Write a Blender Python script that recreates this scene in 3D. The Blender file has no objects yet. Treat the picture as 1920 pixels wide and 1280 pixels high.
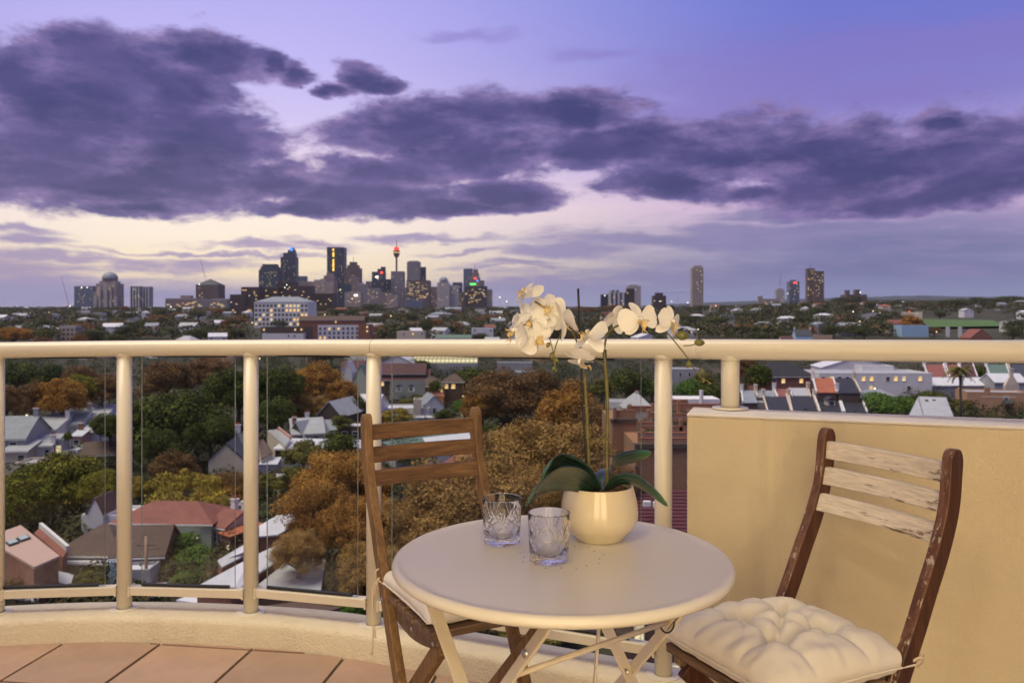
import bpy, bmesh, math, random
import numpy as np
from mathutils import Vector, Matrix, noise

SC = bpy.context.scene
COL = SC.collection
F = 1544.0      # focal length in photo pixels (1920 wide)
HY = 580.0      # horizon row
CZ = 1.15       # eye height above the balcony floor

# ---------------------------------------------------------------- camera
cam_data = bpy.data.cameras.new('camera')
cam = bpy.data.objects.new('camera', cam_data)
COL.objects.link(cam)
cam.location = (0, 0, CZ)
cam.rotation_euler = (math.radians(90), 0, 0)
cam_data.sensor_width = 36.0
cam_data.lens = F / 1920 * 36.0
cam_data.shift_y = -(640 - HY) / 1920
cam_data.clip_start = 0.05
cam_data.clip_end = 60000
cam_data.dof.use_dof = True
cam_data.dof.focus_distance = 1.75
cam_data.dof.aperture_fstop = 9.0
SC.camera = cam

# ---------------------------------------------------------------- colour management
SC.view_settings.view_transform = 'Standard'
SC.view_settings.look = 'None'
SC.view_settings.gamma = 1.0
SC.view_settings.exposure = 0.0
SC.view_settings.use_curve_mapping = False
SC.cycles.use_denoising = True
SC.cycles.max_bounces = 18
SC.cycles.transmission_bounces = 18
SC.cycles.transparent_max_bounces = 16
SC.cycles.diffuse_bounces = 3
SC.cycles.glossy_bounces = 4
SC.cycles.volume_bounces = 0
SC.cycles.sample_clamp_indirect = 6.0


def lin(r, g, b):
    f = lambda c: (c / 255) / 12.92 if c <= 10 else (((c / 255) + 0.055) / 1.055) ** 2.4
    return (f(r), f(g), f(b), 1.0)


class NT:
    """small helper for wiring node trees"""
    def __init__(self, tree):
        self.t = tree
        tree.nodes.clear()

    def n(self, typ, **kw):
        nd = self.t.nodes.new(typ)
        for k, v in kw.items():
            setattr(nd, k, v)
        return nd

    def put(self, sock, v):
        if hasattr(v, 'is_linked') or isinstance(v, bpy.types.NodeSocket):
            self.t.links.new(v, sock)
        elif v is not None:
            if hasattr(sock.default_value, '__len__') and not hasattr(v, '__len__'):
                v = (v,) * len(sock.default_value)
            sock.default_value = v

    def m(self, op, a, b=None, c=None, clamp=False):
        nd = self.n('ShaderNodeMath', operation=op, use_clamp=clamp)
        for i, v in enumerate((a, b, c)):
            if v is not None:
                self.put(nd.inputs[i], v)
        return nd.outputs[0]

    def v(self, op, a, b=None, c=None):
        nd = self.n('ShaderNodeVectorMath', operation=op)
        for i, v in enumerate((a, b, c)):
            if v is not None:
                self.put(nd.inputs[i], v)
        return nd.outputs['Value'] if op in ('LENGTH', 'DOT_PRODUCT', 'DISTANCE') else nd.outputs[0]

    def noise(self, vec, scale, detail=4, rough=0.55, dist=0.0, out='Fac'):
        nd = self.n('ShaderNodeTexNoise')
        if vec is not None:
            self.put(nd.inputs['Vector'], vec)
        nd.inputs['Scale'].default_value = scale
        nd.inputs['Detail'].default_value = detail
        nd.inputs['Roughness'].default_value = rough
        nd.inputs['Distortion'].default_value = dist
        return nd.outputs[out]

    def mix(self, fac, a, b, mode='MIX'):
        nd = self.n('ShaderNodeMix', data_type='RGBA', blend_type=mode)
        nd.clamp_factor = True
        self.put(nd.inputs[0], fac)
        self.put(nd.inputs[6], a)
        self.put(nd.inputs[7], b)
        return nd.outputs[2]

    def ramp(self, fac, stops, interp='LINEAR'):
        nd = self.n('ShaderNodeValToRGB')
        cr = nd.color_ramp
        cr.interpolation = interp
        while len(cr.elements) < len(stops):
            cr.elements.new(0.5)
        for e, (p, c) in zip(cr.elements, stops):
            e.position = p
            e.color = c if len(c) == 4 else (*c, 1)
        self.put(nd.inputs[0], fac)
        return nd.outputs[0]

    def rng(self, v, a, b, c=0.0, d=1.0, smooth=True):
        nd = self.n('ShaderNodeMapRange')
        nd.interpolation_type = 'SMOOTHSTEP' if smooth else 'LINEAR'
        self.put(nd.inputs[0], v)
        for i, x in enumerate((a, b, c, d)):
            nd.inputs[i + 1].default_value = x
        return nd.outputs[0]


# ---------------------------------------------------------------- dusk sky
def build_world():
    w = bpy.data.worlds.new('World')
    SC.world = w
    w.use_nodes = True
    T = NT(w.node_tree)
    tc = T.n('ShaderNodeTexCoord').outputs['Generated']
    d = T.v('NORMALIZE', tc)
    sp = T.n('ShaderNodeSeparateXYZ')
    T.put(sp.inputs[0], d)
    x, y, z = sp.outputs
    az = T.m('ARCTAN2', x, y)
    el = T.m('ARCSINE', z)
    # clear sky: warm side (where the sun went down) and cool side
    def a_of(px): return math.atan((px - 960) / F)
    def e_of(px, py): return math.atan((HY - py) / F * math.cos(a_of(px)))
    k = 1 / math.radians(60)
    fe = T.m('MULTIPLY', el, k, clamp=True)
    def st(lst):
        return [(max(0.0, math.degrees(math.atan((HY - yy) / F)) / 60), lin(*c)) for yy, c in lst]
    warm = T.ramp(fe, st([(580, (202, 184, 192)), (545, (232, 208, 190)), (512, (255, 232, 192)), (455, (255, 238, 216)),
                          (395, (255, 238, 226)), (330, (240, 220, 232)), (240, (208, 196, 238)), (130, (190, 182, 238)),
                          (20, (178, 172, 236)), (-500, (140, 142, 200)), (-1600, (132, 134, 176))]))
    cool = T.ramp(fe, st([(580, (122, 130, 166)), (540, (124, 129, 170)), (470, (146, 138, 180)), (390, (200, 172, 208)),
                          (320, (172, 156, 214)), (220, (132, 126, 196)), (100, (114, 117, 198)), (0, (106, 118, 203)),
                          (-500, (128, 132, 190)), (-1600, (126, 128, 170))]))
    da = T.m('ABSOLUTE', T.m('SUBTRACT', az, a_of(420)))
    wf = T.rng(da, math.radians(3), math.radians(42), 1.0, 0.0)
    sky = T.mix(wf, cool, warm)
    # domain warp
    dd = T.v('MULTIPLY', d, (1, 1, 2.2))
    n1 = T.noise(dd, 4.2, 3, 0.55, 0, 'Color')
    n2 = T.noise(dd, 15.0, 4, 0.6, 0, 'Color')
    wv = T.v('MULTIPLY', T.v('SUBTRACT', n1, (0.5, 0.5, 0.5)), (0.060, 0.045, 0))
    wv2 = T.v('MULTIPLY', T.v('SUBTRACT', n2, (0.5, 0.5, 0.5)), (0.045, 0.030, 0))
    cmb = T.n('ShaderNodeCombineXYZ')
    T.put(cmb.inputs[0], az)
    T.put(cmb.inputs[1], el)
    p = T.v('ADD', T.v('ADD', cmb.outputs[0], wv), wv2)
    fb = T.noise(T.v('MULTIPLY', d, (1, 1, 2.3)), 9.0, 10, 0.64, 0.25)

    def union(lst, sm=0.25):
        acc = None
        for (px, py, rx, ry, *s) in lst:
            c = (a_of(px), e_of(px, py), 0)
            q = T.v('MULTIPLY', T.v('SUBTRACT', p, c), (F / rx * 0.94, F / ry * 0.97, 0))
            L = T.v('LENGTH', q)
            val = T.m('SUBTRACT', 1.0 if not s else s[0], L)
            acc = val if acc is None else T.m('SMOOTH_MAX', acc, val, sm)
        return acc

    big = union([(120, 190, 190, 95), (60, 290, 200, 85), (330, 250, 180, 90), (430, 250, 75, 55), (280, 335, 220, 55),
                 (200, 130, 140, 60), (390, 95, 100, 42), (250, 385, 90, 22), (350, 180, 90, 60), (530, 335, 110, 34),
                 (0, 150, 60, 60),
                 (690, 365, 200, 40), (560, 385, 120, 22), (790, 245, 165, 58), (930, 215, 180, 48), (1070, 215, 140, 40), (1110, 285, 90, 36), (880, 290, 170, 52), (700, 320, 120, 26),
                 (960, 360, 120, 30), (850, 385, 170, 20), (556, 128, 34, 22), (512, 110, 30, 18), (680, 138, 44, 30), (710, 158, 40, 18), (620, 165, 40, 16), 
                 (1210, 270, 120, 52), (1340, 285, 160, 52), (1480, 270, 170, 56), (1260, 335, 130, 34), (1640, 300, 200, 62),
                 (1560, 345, 170, 40), (1800, 270, 140, 62), (1900, 300, 130, 60), (1700, 370, 160, 30), (1420, 350, 100, 22), (1850, 345, 120, 40), (1780, 225, 70, 22)])
    fb2 = T.noise(T.v('MULTIPLY', d, (1, 1, 1.9)), 30.0, 7, 0.68, 0.3)
    f = T.m('ADD', T.m('MULTIPLY', big, 1.3), T.m('ADD', T.m('MULTIPLY', T.m('SUBTRACT', fb, 0.5), 2.1), T.m('MULTIPLY', T.m('SUBTRACT', fb2, 0.5), 0.75)))
    # the same kind of broken cloud goes on round the rest of the sky
    g = T.noise(T.v('MULTIPLY', d, (1, 1, 2.4)), 2.3, 8, 0.6, 0.4)
    away = T.m('MAXIMUM', T.rng(T.m('ABSOLUTE', az), math.radians(38), math.radians(55)), T.rng(el, math.radians(24), math.radians(34)))
    g2 = T.m('SUBTRACT', T.m('MULTIPLY', T.m('MULTIPLY', T.m('SUBTRACT', g, 0.52), 5.0), away), T.m('MULTIPLY', T.m('SUBTRACT', 1.0, away), 3.0))
    f = T.m('MAXIMUM', f, g2)
    dens = T.rng(f, -0.26, 0.30)
    thick = T.rng(f, -0.05, 0.95)
    # high veil, pinkish
    veil = union([(1480, 130, 330, 75), (1300, 215, 220, 40), (1750, 90, 260, 50), (1120, 105, 120, 18), (860, 62, 110, 14), (1650, 170, 200, 40)])
    fv = T.m('ADD', veil, T.m('MULTIPLY', T.m('SUBTRACT', fb, 0.5), 1.8))
    sky = T.mix(T.rng(fv, -0.15, 0.8, 0, 0.5), sky, lin(132, 116, 188))
    # low strata near the horizon
    lowp = T.v('MULTIPLY', d, (1, 1, 7.0))
    fl = T.noise(lowp, 9.0, 9, 0.68, 0.2)
    low = union([(1500, 425, 330, 20), (1250, 448, 280, 22), (1700, 455, 330, 42), (1600, 500, 460, 40), (1300, 520, 420, 26),
                 (1050, 470, 170, 16), (960, 498, 110, 8), (150, 490, 330, 14), (40, 505, 130, 28), (60, 545, 300, 30), (420, 548, 520, 16),
                 (500, 462, 130, 8), (590, 455, 80, 10), (800, 446, 130, 8), (1000, 545, 500, 20), (50, 458, 50, 12), (40, 440, 60, 8), (380, 476, 200, 5),
                 (1480, 395, 150, 12), (880, 472, 90, 7), (960, 505, 140, 6)], 0.12)
    f2 = T.m('ADD', low, T.m('MULTIPLY', T.m('SUBTRACT', fl, 0.5), 2.3))
    lowc = T.mix(wf, lin(104, 110, 154), lin(170, 150, 182))
    lowc = T.mix(T.rng(fl, 0.35, 0.7), lowc, T.mix(wf, lin(134, 126, 170), lin(150, 136, 180)))
    sky = T.mix(T.rng(f2, -0.30, 0.75, 0, 0.85), sky, lowc)
    # fine haze streaks by the horizon
    band = T.rng(T.m('ABSOLUTE', T.m('SUBTRACT', el, 0.012)), 0.0, 0.03, 0.75, 0.0)
    sky = T.mix(band, sky, T.mix(wf, lin(134, 141, 180), lin(152, 150, 186)))
    # clouds: lilac where thin, slate violet where thick, pinker structure inside
    fi = T.noise(T.v('MULTIPLY', d, (1, 1, 2.6)), 6.0, 7, 0.55, 0.5)
    fi2 = T.noise(T.v('MULTIPLY', d, (1, 1, 3.5)), 19.0, 6, 0.6, 0.2)
    deep = T.mix(T.rng(fi, 0.36, 0.66), lin(54, 57, 108), lin(80, 74, 128))
    mid = T.mix(T.rng(fi2, 0.3, 0.7), lin(98, 90, 146), lin(150, 128, 178))
    cl = T.mix(thick, mid, deep)
    cl = T.mix(T.rng(fi2, 0.45, 0.85, 0, 0.45), cl, lin(116, 100, 156))
    cl = T.mix(T.m('MULTIPLY', away, 0.7), cl, lin(124, 120, 142))
    out = T.mix(T.m('MULTIPLY', dens, 0.96), sky, cl)
    # below the horizon: dim ground haze colour
    out = T.mix(T.rng(el, -0.03, -0.004, 1.0, 0.0), out, lin(96, 98, 124))
    bg = T.n('ShaderNodeBackground')
    T.put(bg.inputs[0], out)
    bg.inputs[1].default_value = 1.08
    wo = T.n('ShaderNodeOutputWorld')
    T.t.links.new(bg.outputs[0], wo.inputs[0])
    w.cycles.sampling_method = 'MANUAL'
    w.cycles.sample_map_resolution = 1024


build_world()

# broad soft afterglow from the high sky to the left
sun_d = bpy.data.lights.new('sun', 'SUN')
sun_d.energy = 3.3
sun_d.angle = math.radians(42)
sun_d.color = (1.0, 0.88, 0.68)
sun = bpy.data.objects.new('sun', sun_d)
COL.objects.link(sun)
sun.rotation_euler = Vector((0.45, 0.14, -1.05)).to_track_quat('-Z', 'Y').to_euler()


# ================================================================ helpers
def P(px, py, D):
    """the place seen at a photo pixel at a depth of D metres"""
    return Vector(((px - 960) / F * D, D, CZ - (py - HY) / F * D))


def tagp(o, label=None, cat=None, group=None, kind=None):
    if label: o['label'] = label
    if cat: o['category'] = cat
    if group: o['group'] = group
    if kind: o['kind'] = kind
    return o


def thing(name, label, cat, loc=(0, 0, 0), rz=0.0, group=None):
    o = bpy.data.objects.new(name, None)
    COL.objects.link(o)
    o.location = loc
    o.rotation_euler = (0, 0, rz)
    o.empty_display_size = 0.2
    return tagp(o, label, cat, group)


def link(name, me, parent=None, loc=None, rot=None, scale=None, label=None):
    o = bpy.data.objects.new(name, me)
    COL.objects.link(o)
    if parent is not None: o.parent = parent
    if loc is not None: o.location = loc
    if rot is not None: o.rotation_euler = rot
    if scale is not None: o.scale = scale
    if label: o['label'] = label
    return o


class MB:
    """collects verts and faces, builds one mesh"""
    def __init__(self):
        self.v = []; self.f = []; self.mi = []; self.cur = 0

    def add(self, vs, fs):
        b = len(self.v)
        self.v += [tuple(x) for x in vs]
        for fc in fs:
            self.f.append([b + i for i in fc]); self.mi.append(self.cur)
        return self

    def box(self, c, s, R=None):
        hx, hy, hz = s[0] / 2, s[1] / 2, s[2] / 2
        vs = [Vector((x, y, z)) for x in (-hx, hx) for y in (-hy, hy) for z in (-hz, hz)]
        if R is not None: vs = [R @ q for q in vs]
        c = Vector(c)
        return self.add([c + q for q in vs], [(0, 1, 3, 2), (4, 6, 7, 5), (0, 4, 5, 1), (2, 3, 7, 6), (0, 2, 6, 4), (1, 5, 7, 3)])

    def bar(self, a, b, w, h, up=(0, 0, 1)):
        """a rectangular bar from a to b, w across, h along up"""
        a = Vector(a); b = Vector(b); d = (b - a); L = d.length; d.normalize()
        x = d.cross(Vector(up)).normalized(); u = x.cross(d).normalized()
        R = Matrix((d, x, u)).transposed()
        return self.box((a + b) / 2, (L, w, h), R)

    def tube(self, pts, r, n=10, caps=True):
        pts = [Vector(q) for q in pts]
        rs = r if hasattr(r, '__len__') else [r] * len(pts)
        b = len(self.v); k = len(pts)
        ref = None
        for i, q in enumerate(pts):
            t = (pts[min(i + 1, k - 1)] - pts[max(i - 1, 0)]).normalized()
            if ref is None:
                ref = Vector((0, 0, 1)) if abs(t.z) < 0.9 else Vector((1, 0, 0))
                u = t.cross(ref).normalized()
            else:
                u = (u - t * u.dot(t)).normalized()
            w = t.cross(u)
            for j in range(n):
                a = 2 * math.pi * j / n
                self.v.append(tuple(q + (u * math.cos(a) + w * math.sin(a)) * rs[i]))
        for i in range(k - 1):
            for j in range(n):
                j2 = (j + 1) % n
                self.f.append([b + i * n + j, b + i * n + j2, b + (i + 1) * n + j2, b + (i + 1) * n + j]); self.mi.append(self.cur)
        if caps:
            self.f.append([b + j for j in range(n)][::-1]); self.mi.append(self.cur)
            self.f.append([b + (k - 1) * n + j for j in range(n)]); self.mi.append(self.cur)
        return self

    def lathe(self, prof, n=48, c=(0, 0, 0), close=False):
        b = len(self.v); k = len(prof)
        for (r, z) in prof:
            for j in range(n):
                a = 2 * math.pi * j / n
                self.v.append((c[0] + r * math.cos(a), c[1] + r * math.sin(a), c[2] + z))
        for i in range(k - 1):
            for j in range(n):
                j2 = (j + 1) % n
                self.f.append([b + i * n + j, b + i * n + j2, b + (i + 1) * n + j2, b + (i + 1) * n + j]); self.mi.append(self.cur)
        return self

    def prism(self, poly, axis_a, axis_b, off):
        """extrude polygon (list of 3D points) by vector off"""
        n = len(poly); off = Vector(off)
        vs = [Vector(q) for q in poly] + [Vector(q) + off for q in poly]
        fs = [tuple(range(n))[::-1], tuple(range(n, 2 * n))] + [(i, (i + 1) % n, n + (i + 1) % n, n + i) for i in range(n)]
        return self.add(vs, fs)

    def mesh(self, name, mats, smooth=False, fix=True):
        me = bpy.data.meshes.new(name)
        me.from_pydata(self.v, [], self.f)
        if not isinstance(mats, (list, tuple)): mats = [mats]
        for m_ in mats: me.materials.append(m_)
        if len(mats) > 1: me.polygons.foreach_set('material_index', self.mi)
        if smooth: me.polygons.foreach_set('use_smooth', [True] * len(me.polygons))
        if fix:
            bm = bmesh.new(); bm.from_mesh(me)
            bmesh.ops.recalc_face_normals(bm, faces=bm.faces)
            bm.to_mesh(me); bm.free()
        me.update()
        return me

    def build(self, name, mats, parent=None, smooth=False, bevel=0, loc=None, rot=None, seg=2, label=None, auto=False):
        o = link(name, self.mesh(name, mats, smooth), parent, loc, rot, label=label)
        if bevel:
            md = o.modifiers.new('bevel', 'BEVEL'); md.width = bevel; md.segments = seg; md.limit_method = 'ANGLE'
            md.angle_limit = math.radians(40)
            md.harden_normals = True
            o.data.polygons.foreach_set('use_smooth', [True] * len(o.data.polygons))
        return o


# ---------------------------------------------------------------- materials
def pmat(name, col, rough=0.7, metal=0.0, spec=0.5, var=None, bump=None, coord='Object', stretch=(1, 1, 1), coat=0.0, stops=None, dist=0.0, emit=None, orand=0):
    """Principled material; var=(scale, amount) colour mottling; bump=(scale, strength, distance)"""
    m_ = bpy.data.materials.new(name)
    m_.use_nodes = True
    T = NT(m_.node_tree)
    out = T.n('ShaderNodeOutputMaterial'); b = T.n('ShaderNodeBsdfPrincipled')
    T.t.links.new(b.outputs[0], out.inputs[0])
    c = (*col[:3], 1)
    b.inputs['Base Color'].default_value = c
    b.inputs['Roughness'].default_value = rough
    b.inputs['Metallic'].default_value = metal
    b.inputs['Specular IOR Level'].default_value = spec
    b.inputs['Coat Weight'].default_value = coat
    if var or bump or stops:
        tc = T.n('ShaderNodeTexCoord').outputs[coord]
        v = T.v('MULTIPLY', tc, stretch)
    if var:
        n = T.noise(v, var[0], 6, 0.62, dist)
        n = T.rng(n, 0.28, 0.72, 0, 1, False)
        lo = tuple(x * (1 - var[1]) for x in c[:3]) + (1,)
        hi = tuple(min(1, x * (1 + var[1])) for x in c[:3]) + (1,)
        if stops:
            cc = T.ramp(n, stops)
        else:
            cc = T.mix(n, lo, hi)
        if orand:
            rr_ = T.n('ShaderNodeObjectInfo').outputs['Random']
            cc = T.mix(T.m('MULTIPLY', rr_, orand), cc, tuple(x * 0.55 for x in c[:3]) + (1,))
            st_ = T.noise(v, 1.3, 6, 0.7)
            cc = T.mix(T.rng(st_, 0.5, 0.72, 0, 0.4), cc, tuple(x * 0.6 for x in c[:3]) + (1,))
            T.put(b.inputs['Roughness'], T.rng(st_, 0.3, 0.7, rough - .12, rough + .15))
        T.put(b.inputs['Base Color'], cc)
    if bump:
        nb = T.noise(v, bump[0], 5, 0.6, dist)
        bn = T.n('ShaderNodeBump'); bn.inputs['Strength'].default_value = bump[1]; bn.inputs['Distance'].default_value = bump[2]
        T.put(bn.inputs['Height'], nb)
        T.t.links.new(bn.outputs[0], b.inputs['Normal'])
    if emit:
        b.inputs['Emission Color'].default_value = (*emit[0][:3], 1)
        b.inputs['Emission Strength'].default_value = emit[1]
    return m_


def emat(name, col, s, var=None):
    m_ = bpy.data.materials.new(name); m_.use_nodes = True
    T = NT(m_.node_tree)
    out = T.n('ShaderNodeOutputMaterial'); e = T.n('ShaderNodeEmission')
    e.inputs[0].default_value = (*col[:3], 1); e.inputs[1].default_value = s
    if var:
        tc = T.n('ShaderNodeTexCoord').outputs['Object']
        n = T.noise(tc, var, 2, 0.5)
        T.put(e.inputs[1], T.m('MULTIPLY', T.rng(n, 0.3, 0.7, 0.35, 1.0), s))
    T.t.links.new(e.outputs[0], out.inputs[0])
    return m_


M = {}


def stucco(name, col, sc=150.0, st=0.55, rough=0.82):
    m_ = bpy.data.materials.new(name); m_.use_nodes = True
    T = NT(m_.node_tree)
    out = T.n('ShaderNodeOutputMaterial'); b = T.n('ShaderNodeBsdfPrincipled')
    T.t.links.new(b.outputs[0], out.inputs[0])
    tc = T.n('ShaderNodeTexCoord').outputs['Object']
    n = T.noise(tc, 3.0, 5, 0.6)
    lo = tuple(x * 0.93 for x in col) + (1,)
    cc = T.mix(T.rng(n, 0.3, 0.7), lo, (*col, 1))
    st2 = T.noise(tc, 14.0, 6, 0.7)
    cc = T.mix(T.rng(st2, 0.66, 0.78, 0, 0.16), cc, (0.20, 0.15, 0.09, 1))
    stk = T.noise(T.v('MULTIPLY', tc, (9, 9, 0.7)), 1.0, 5, 0.6)
    cc = T.mix(T.rng(stk, 0.5, 0.75, 0, 0.16), cc, (0.33, 0.25, 0.15, 1))
    T.put(b.inputs['Base Color'], cc)
    b.inputs['Roughness'].default_value = rough
    w1 = T.noise(tc, sc, 2, 0.5, 0.7)
    w2 = T.noise(tc, sc * 0.35, 3, 0.6, 0.6)
    h = T.m('ADD', T.rng(T.m('ABSOLUTE', T.m('SUBTRACT', w1, 0.5)), 0.0, 0.10), T.m('MULTIPLY', w2, 0.7))
    bn = T.n('ShaderNodeBump'); bn.inputs['Strength'].default_value = st; bn.inputs['Distance'].default_value = 0.0035
    T.put(bn.inputs['Height'], h)
    T.t.links.new(bn.outputs[0], b.inputs['Normal'])
    return m_


def wood(name, c1, c2, c3, axis=0, rough=0.55, paint=None, scale=1.0):
    """timber with grain along a local axis; paint=(colour, threshold) chipped old paint over it"""
    m_ = bpy.data.materials.new(name); m_.use_nodes = True
    T = NT(m_.node_tree)
    out = T.n('ShaderNodeOutputMaterial'); b = T.n('ShaderNodeBsdfPrincipled')
    T.t.links.new(b.outputs[0], out.inputs[0])
    tc = T.n('ShaderNodeTexCoord').outputs['Object']
    ran = T.n('ShaderNodeObjectInfo').outputs['Random']
    st = [34, 34, 34]; st[axis] = 3.2
    v = T.v('MULTIPLY', tc, tuple(s * scale for s in st))
    v = T.v('ADD', v, T.m('MULTIPLY', ran, 37.0))
    g = T.noise(v, 1.0, 8, 0.68, 1.2)
    g2 = T.noise(v, 5.5, 4, 0.6, 0.3)
    cc = T.ramp(T.m('ADD', T.m('MULTIPLY', g, 0.75), T.m('MULTIPLY', g2, 0.3)), [(0.33, (*c1, 1)), (0.5, (*c2, 1)), (0.68, (*c3, 1))])
    r = rough
    hgt = g
    if paint:
        pn = T.noise(T.v('MULTIPLY', tc, tuple(s * scale * 1.6 for s in st)), 1.0, 9, 0.75, 0.4)
        pf = T.rng(pn, paint[1] - 0.02, paint[1] + 0.02, 1.0, 0.0)
        pc = T.mix(T.rng(g2, 0.3, 0.7), (*paint[0], 1), tuple(x * 0.72 for x in paint[0]) + (1,))
        cc = T.mix(pf, cc, pc)
        hgt = T.m('ADD', T.m('MULTIPLY', g, 0.4), pf)
    T.put(b.inputs['Base Color'], cc)
    b.inputs['Roughness'].default_value = r
    bn = T.n('ShaderNodeBump'); bn.inputs['Strength'].default_value = 0.35; bn.inputs['Distance'].default_value = 0.0012
    T.put(bn.inputs['Height'], hgt)
    T.t.links.new(bn.outputs[0], b.inputs['Normal'])
    return m_


M['stucco'] = stucco('yellow_cream_stucco', (0.82, 0.69, 0.44), 165.0, 0.50)
M['skylit_cap'] = stucco('pale_skylit_cap_colour', (0.82, 0.76, 0.68), 170, 0.35)  # sky light put into the colour: paler than the stucco face
M['kerb'] = stucco('cream_kerb_paint', (0.76, 0.66, 0.47), 60, 0.45, 0.7)
M['rail'] = pmat('cream_powder_coat', (0.76, 0.69, 0.54), 0.32, 0, 0.5, var=(2.5, 0.03))
M['rubber'] = pmat('black_rubber', (0.012, 0.012, 0.012), 0.5)
M['steel'] = pmat('galvanised_steel', (0.55, 0.54, 0.52), 0.35, 0.9)
M['cream_metal'] = pmat('cream_painted_steel', (0.78, 0.68, 0.50), 0.34, 0, 0.5, var=(30, 0.05))
M['table_top'] = pmat('cream_table_paint', (0.82, 0.765, 0.63), 0.30, 0, 0.6, var=(3, 0.03), bump=(60, 0.05, 0.0005))
M['wood_l'] = wood('oiled_brown_wood', (0.050, 0.023, 0.008), (0.16, 0.080, 0.027), (0.29, 0.155, 0.056), 0)
M['wood_lz'] = wood('oiled_brown_wood_upright', (0.075, 0.038, 0.015), (0.21, 0.115, 0.044), (0.34, 0.20, 0.082), 2)
M['wood_seat'] = wood('weathered_seat_wood', (0.06, 0.035, 0.02), (0.17, 0.105, 0.06), (0.30, 0.20, 0.12), 0, 0.7)
M['wood_rz'] = wood('dark_red_wood_upright', (0.028, 0.011, 0.006), (0.080, 0.029, 0.014), (0.14, 0.058, 0.026), 2, 0.4)
M['wood_worn'] = wood('worn_pale_paint_over_wood', (0.05, 0.025, 0.012), (0.16, 0.09, 0.05), (0.30, 0.19, 0.11), 0, 0.7, paint=((0.80, 0.70, 0.54), 0.60))
M['wood_wornz'] = wood('worn_upright_edge', (0.04, 0.016, 0.008), (0.12, 0.045, 0.02), (0.22, 0.11, 0.06), 2, 0.6, paint=((0.58, 0.48, 0.36), 0.425))
M['tile'] = pmat('terracotta_tile', (0.45, 0.295, 0.205), 0.5, 0, 0.4, var=(6, 0.16), bump=(40, 0.15, 0.001), orand=0.35)
M['grout'] = pmat('grey_grout', (0.13, 0.105, 0.075), 0.9, var=(20, 0.3))
M['cushion'] = pmat('cream_cotton', (0.84, 0.78, 0.66), 0.85, 0, 0.2, bump=(700, 0.35, 0.0008))
M['cord'] = pmat('cream_cord', (0.75, 0.62, 0.44), 0.8)
M['pot'] = pmat('cream_glazed_ceramic', (0.78, 0.66, 0.44), 0.16, 0, 0.6, coat=0.35, var=(20, 0.02))
M['bark'] = pmat('potting_bark', (0.12, 0.07, 0.035), 0.9, var=(90, 0.6), bump=(80, 1.0, 0.006))
M['petal'] = pmat('white_petal', (0.90, 0.88, 0.82), 0.55, 0, 0.3, var=(60, 0.04), bump=(160, 0.15, 0.0006))
M['lip'] = pmat('yellow_lip', (0.80, 0.55, 0.22), 0.5, var=(300, 0.35))
M['stem'] = pmat('green_brown_stem', (0.16, 0.14, 0.035), 0.45, var=(60, 0.3))
M['bud'] = pmat('olive_bud', (0.17, 0.17, 0.045), 0.45, var=(120, 0.35))
M['stake'] = pmat('black_stake', (0.012, 0.011, 0.01), 0.4)
# ================================================================ balcony
def catmull(pts, n=12):
    pts = [Vector(p) for p in pts]
    out = []
    for i in range(len(pts) - 1):
        p0 = pts[max(i - 1, 0)]; p1 = pts[i]; p2 = pts[i + 1]; p3 = pts[min(i + 2, len(pts) - 1)]
        if i == 0: p0 = p1 * 2 - p2
        if i == len(pts) - 2: p3 = p2 * 2 - p1
        for j in range(n):
            t = j / n
            out.append(0.5 * ((2 * p1) + (p2 - p0) * t + (2 * p0 - 5 * p1 + 4 * p2 - p3) * t * t + (3 * p1 - p0 - 3 * p2 + p3) * t ** 3))
    out.append(pts[-1])
    return out


POSTS = [(-2.25, 2.77), (-1.81, 2.892), (-1.381, 2.934), (-0.918, 2.897), (-0.467, 2.784), (0.441, 2.40), (0.612, 2.31), (1.27, 2.05), (1.95, 1.78)]
KERB_H = 0.086


def kerb_profile(path, half, h, depth):
    """swept kerb with rounded top edges along a plan path"""
    mb = MB()
    r = 0.020
    prof = [(-half - 0.004, -0.02), (-half, h - r), (-half + r * 0.3, h - r * 0.3), (-half + r, h), (0, h + 0.002), (half - r, h), (half, h - r), (half, -depth)]
    k = len(path)
    for i, q in enumerate(path):
        t = (path[min(i + 1, k - 1)] - path[max(i - 1, 0)]); t.z = 0; t.normalize()
        nn = Vector((-t.y, t.x, 0))
        for (a, z) in prof:
            mb.v.append(tuple(Vector((q.x, q.y, 0)) + nn * a + Vector((0, 0, z))))
    m_ = len(prof)
    for i in range(k - 1):
        for j in range(m_ - 1):
            mb.f.append([i * m_ + j, i * m_ + j + 1, (i + 1) * m_ + j + 1, (i + 1) * m_ + j]); mb.mi.append(0)
    return mb


# floor slab with separate terracotta tiles
slab = MB().prism([(x, y, -0.207) for x, y in [(-2.25, -1.65)] + POSTS + [(1.95, -1.65)]], 0, 0, (0, 0, 0.2)).build('balcony_floor', M['grout'])
tagp(slab, kind='structure')
_kp = [Vector((x, y, 0)) for x, y in POSTS]
random.seed(5)
th = math.radians(-8.0)
e1 = Vector((math.cos(th), math.sin(th), 0)); e2 = Vector((-math.sin(th), math.cos(th), 0))
org = Vector((-1.21, 2.83, 0)); pitch = 0.332


def clip(poly, a, b):
    """keep the side of line a-b towards the viewer"""
    t = (b - a).normalized(); nn = Vector((t.y, -t.x, 0))
    out = []
    for i in range(len(poly)):
        p, q = poly[i], poly[(i + 1) % len(poly)]
        dp = (p - a).dot(nn); dq = (q - a).dot(nn)
        if dp >= 0: out.append(p)
        if dp * dq < 0: out.append(p + (q - p) * (dp / (dp - dq)))
    return out


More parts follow.
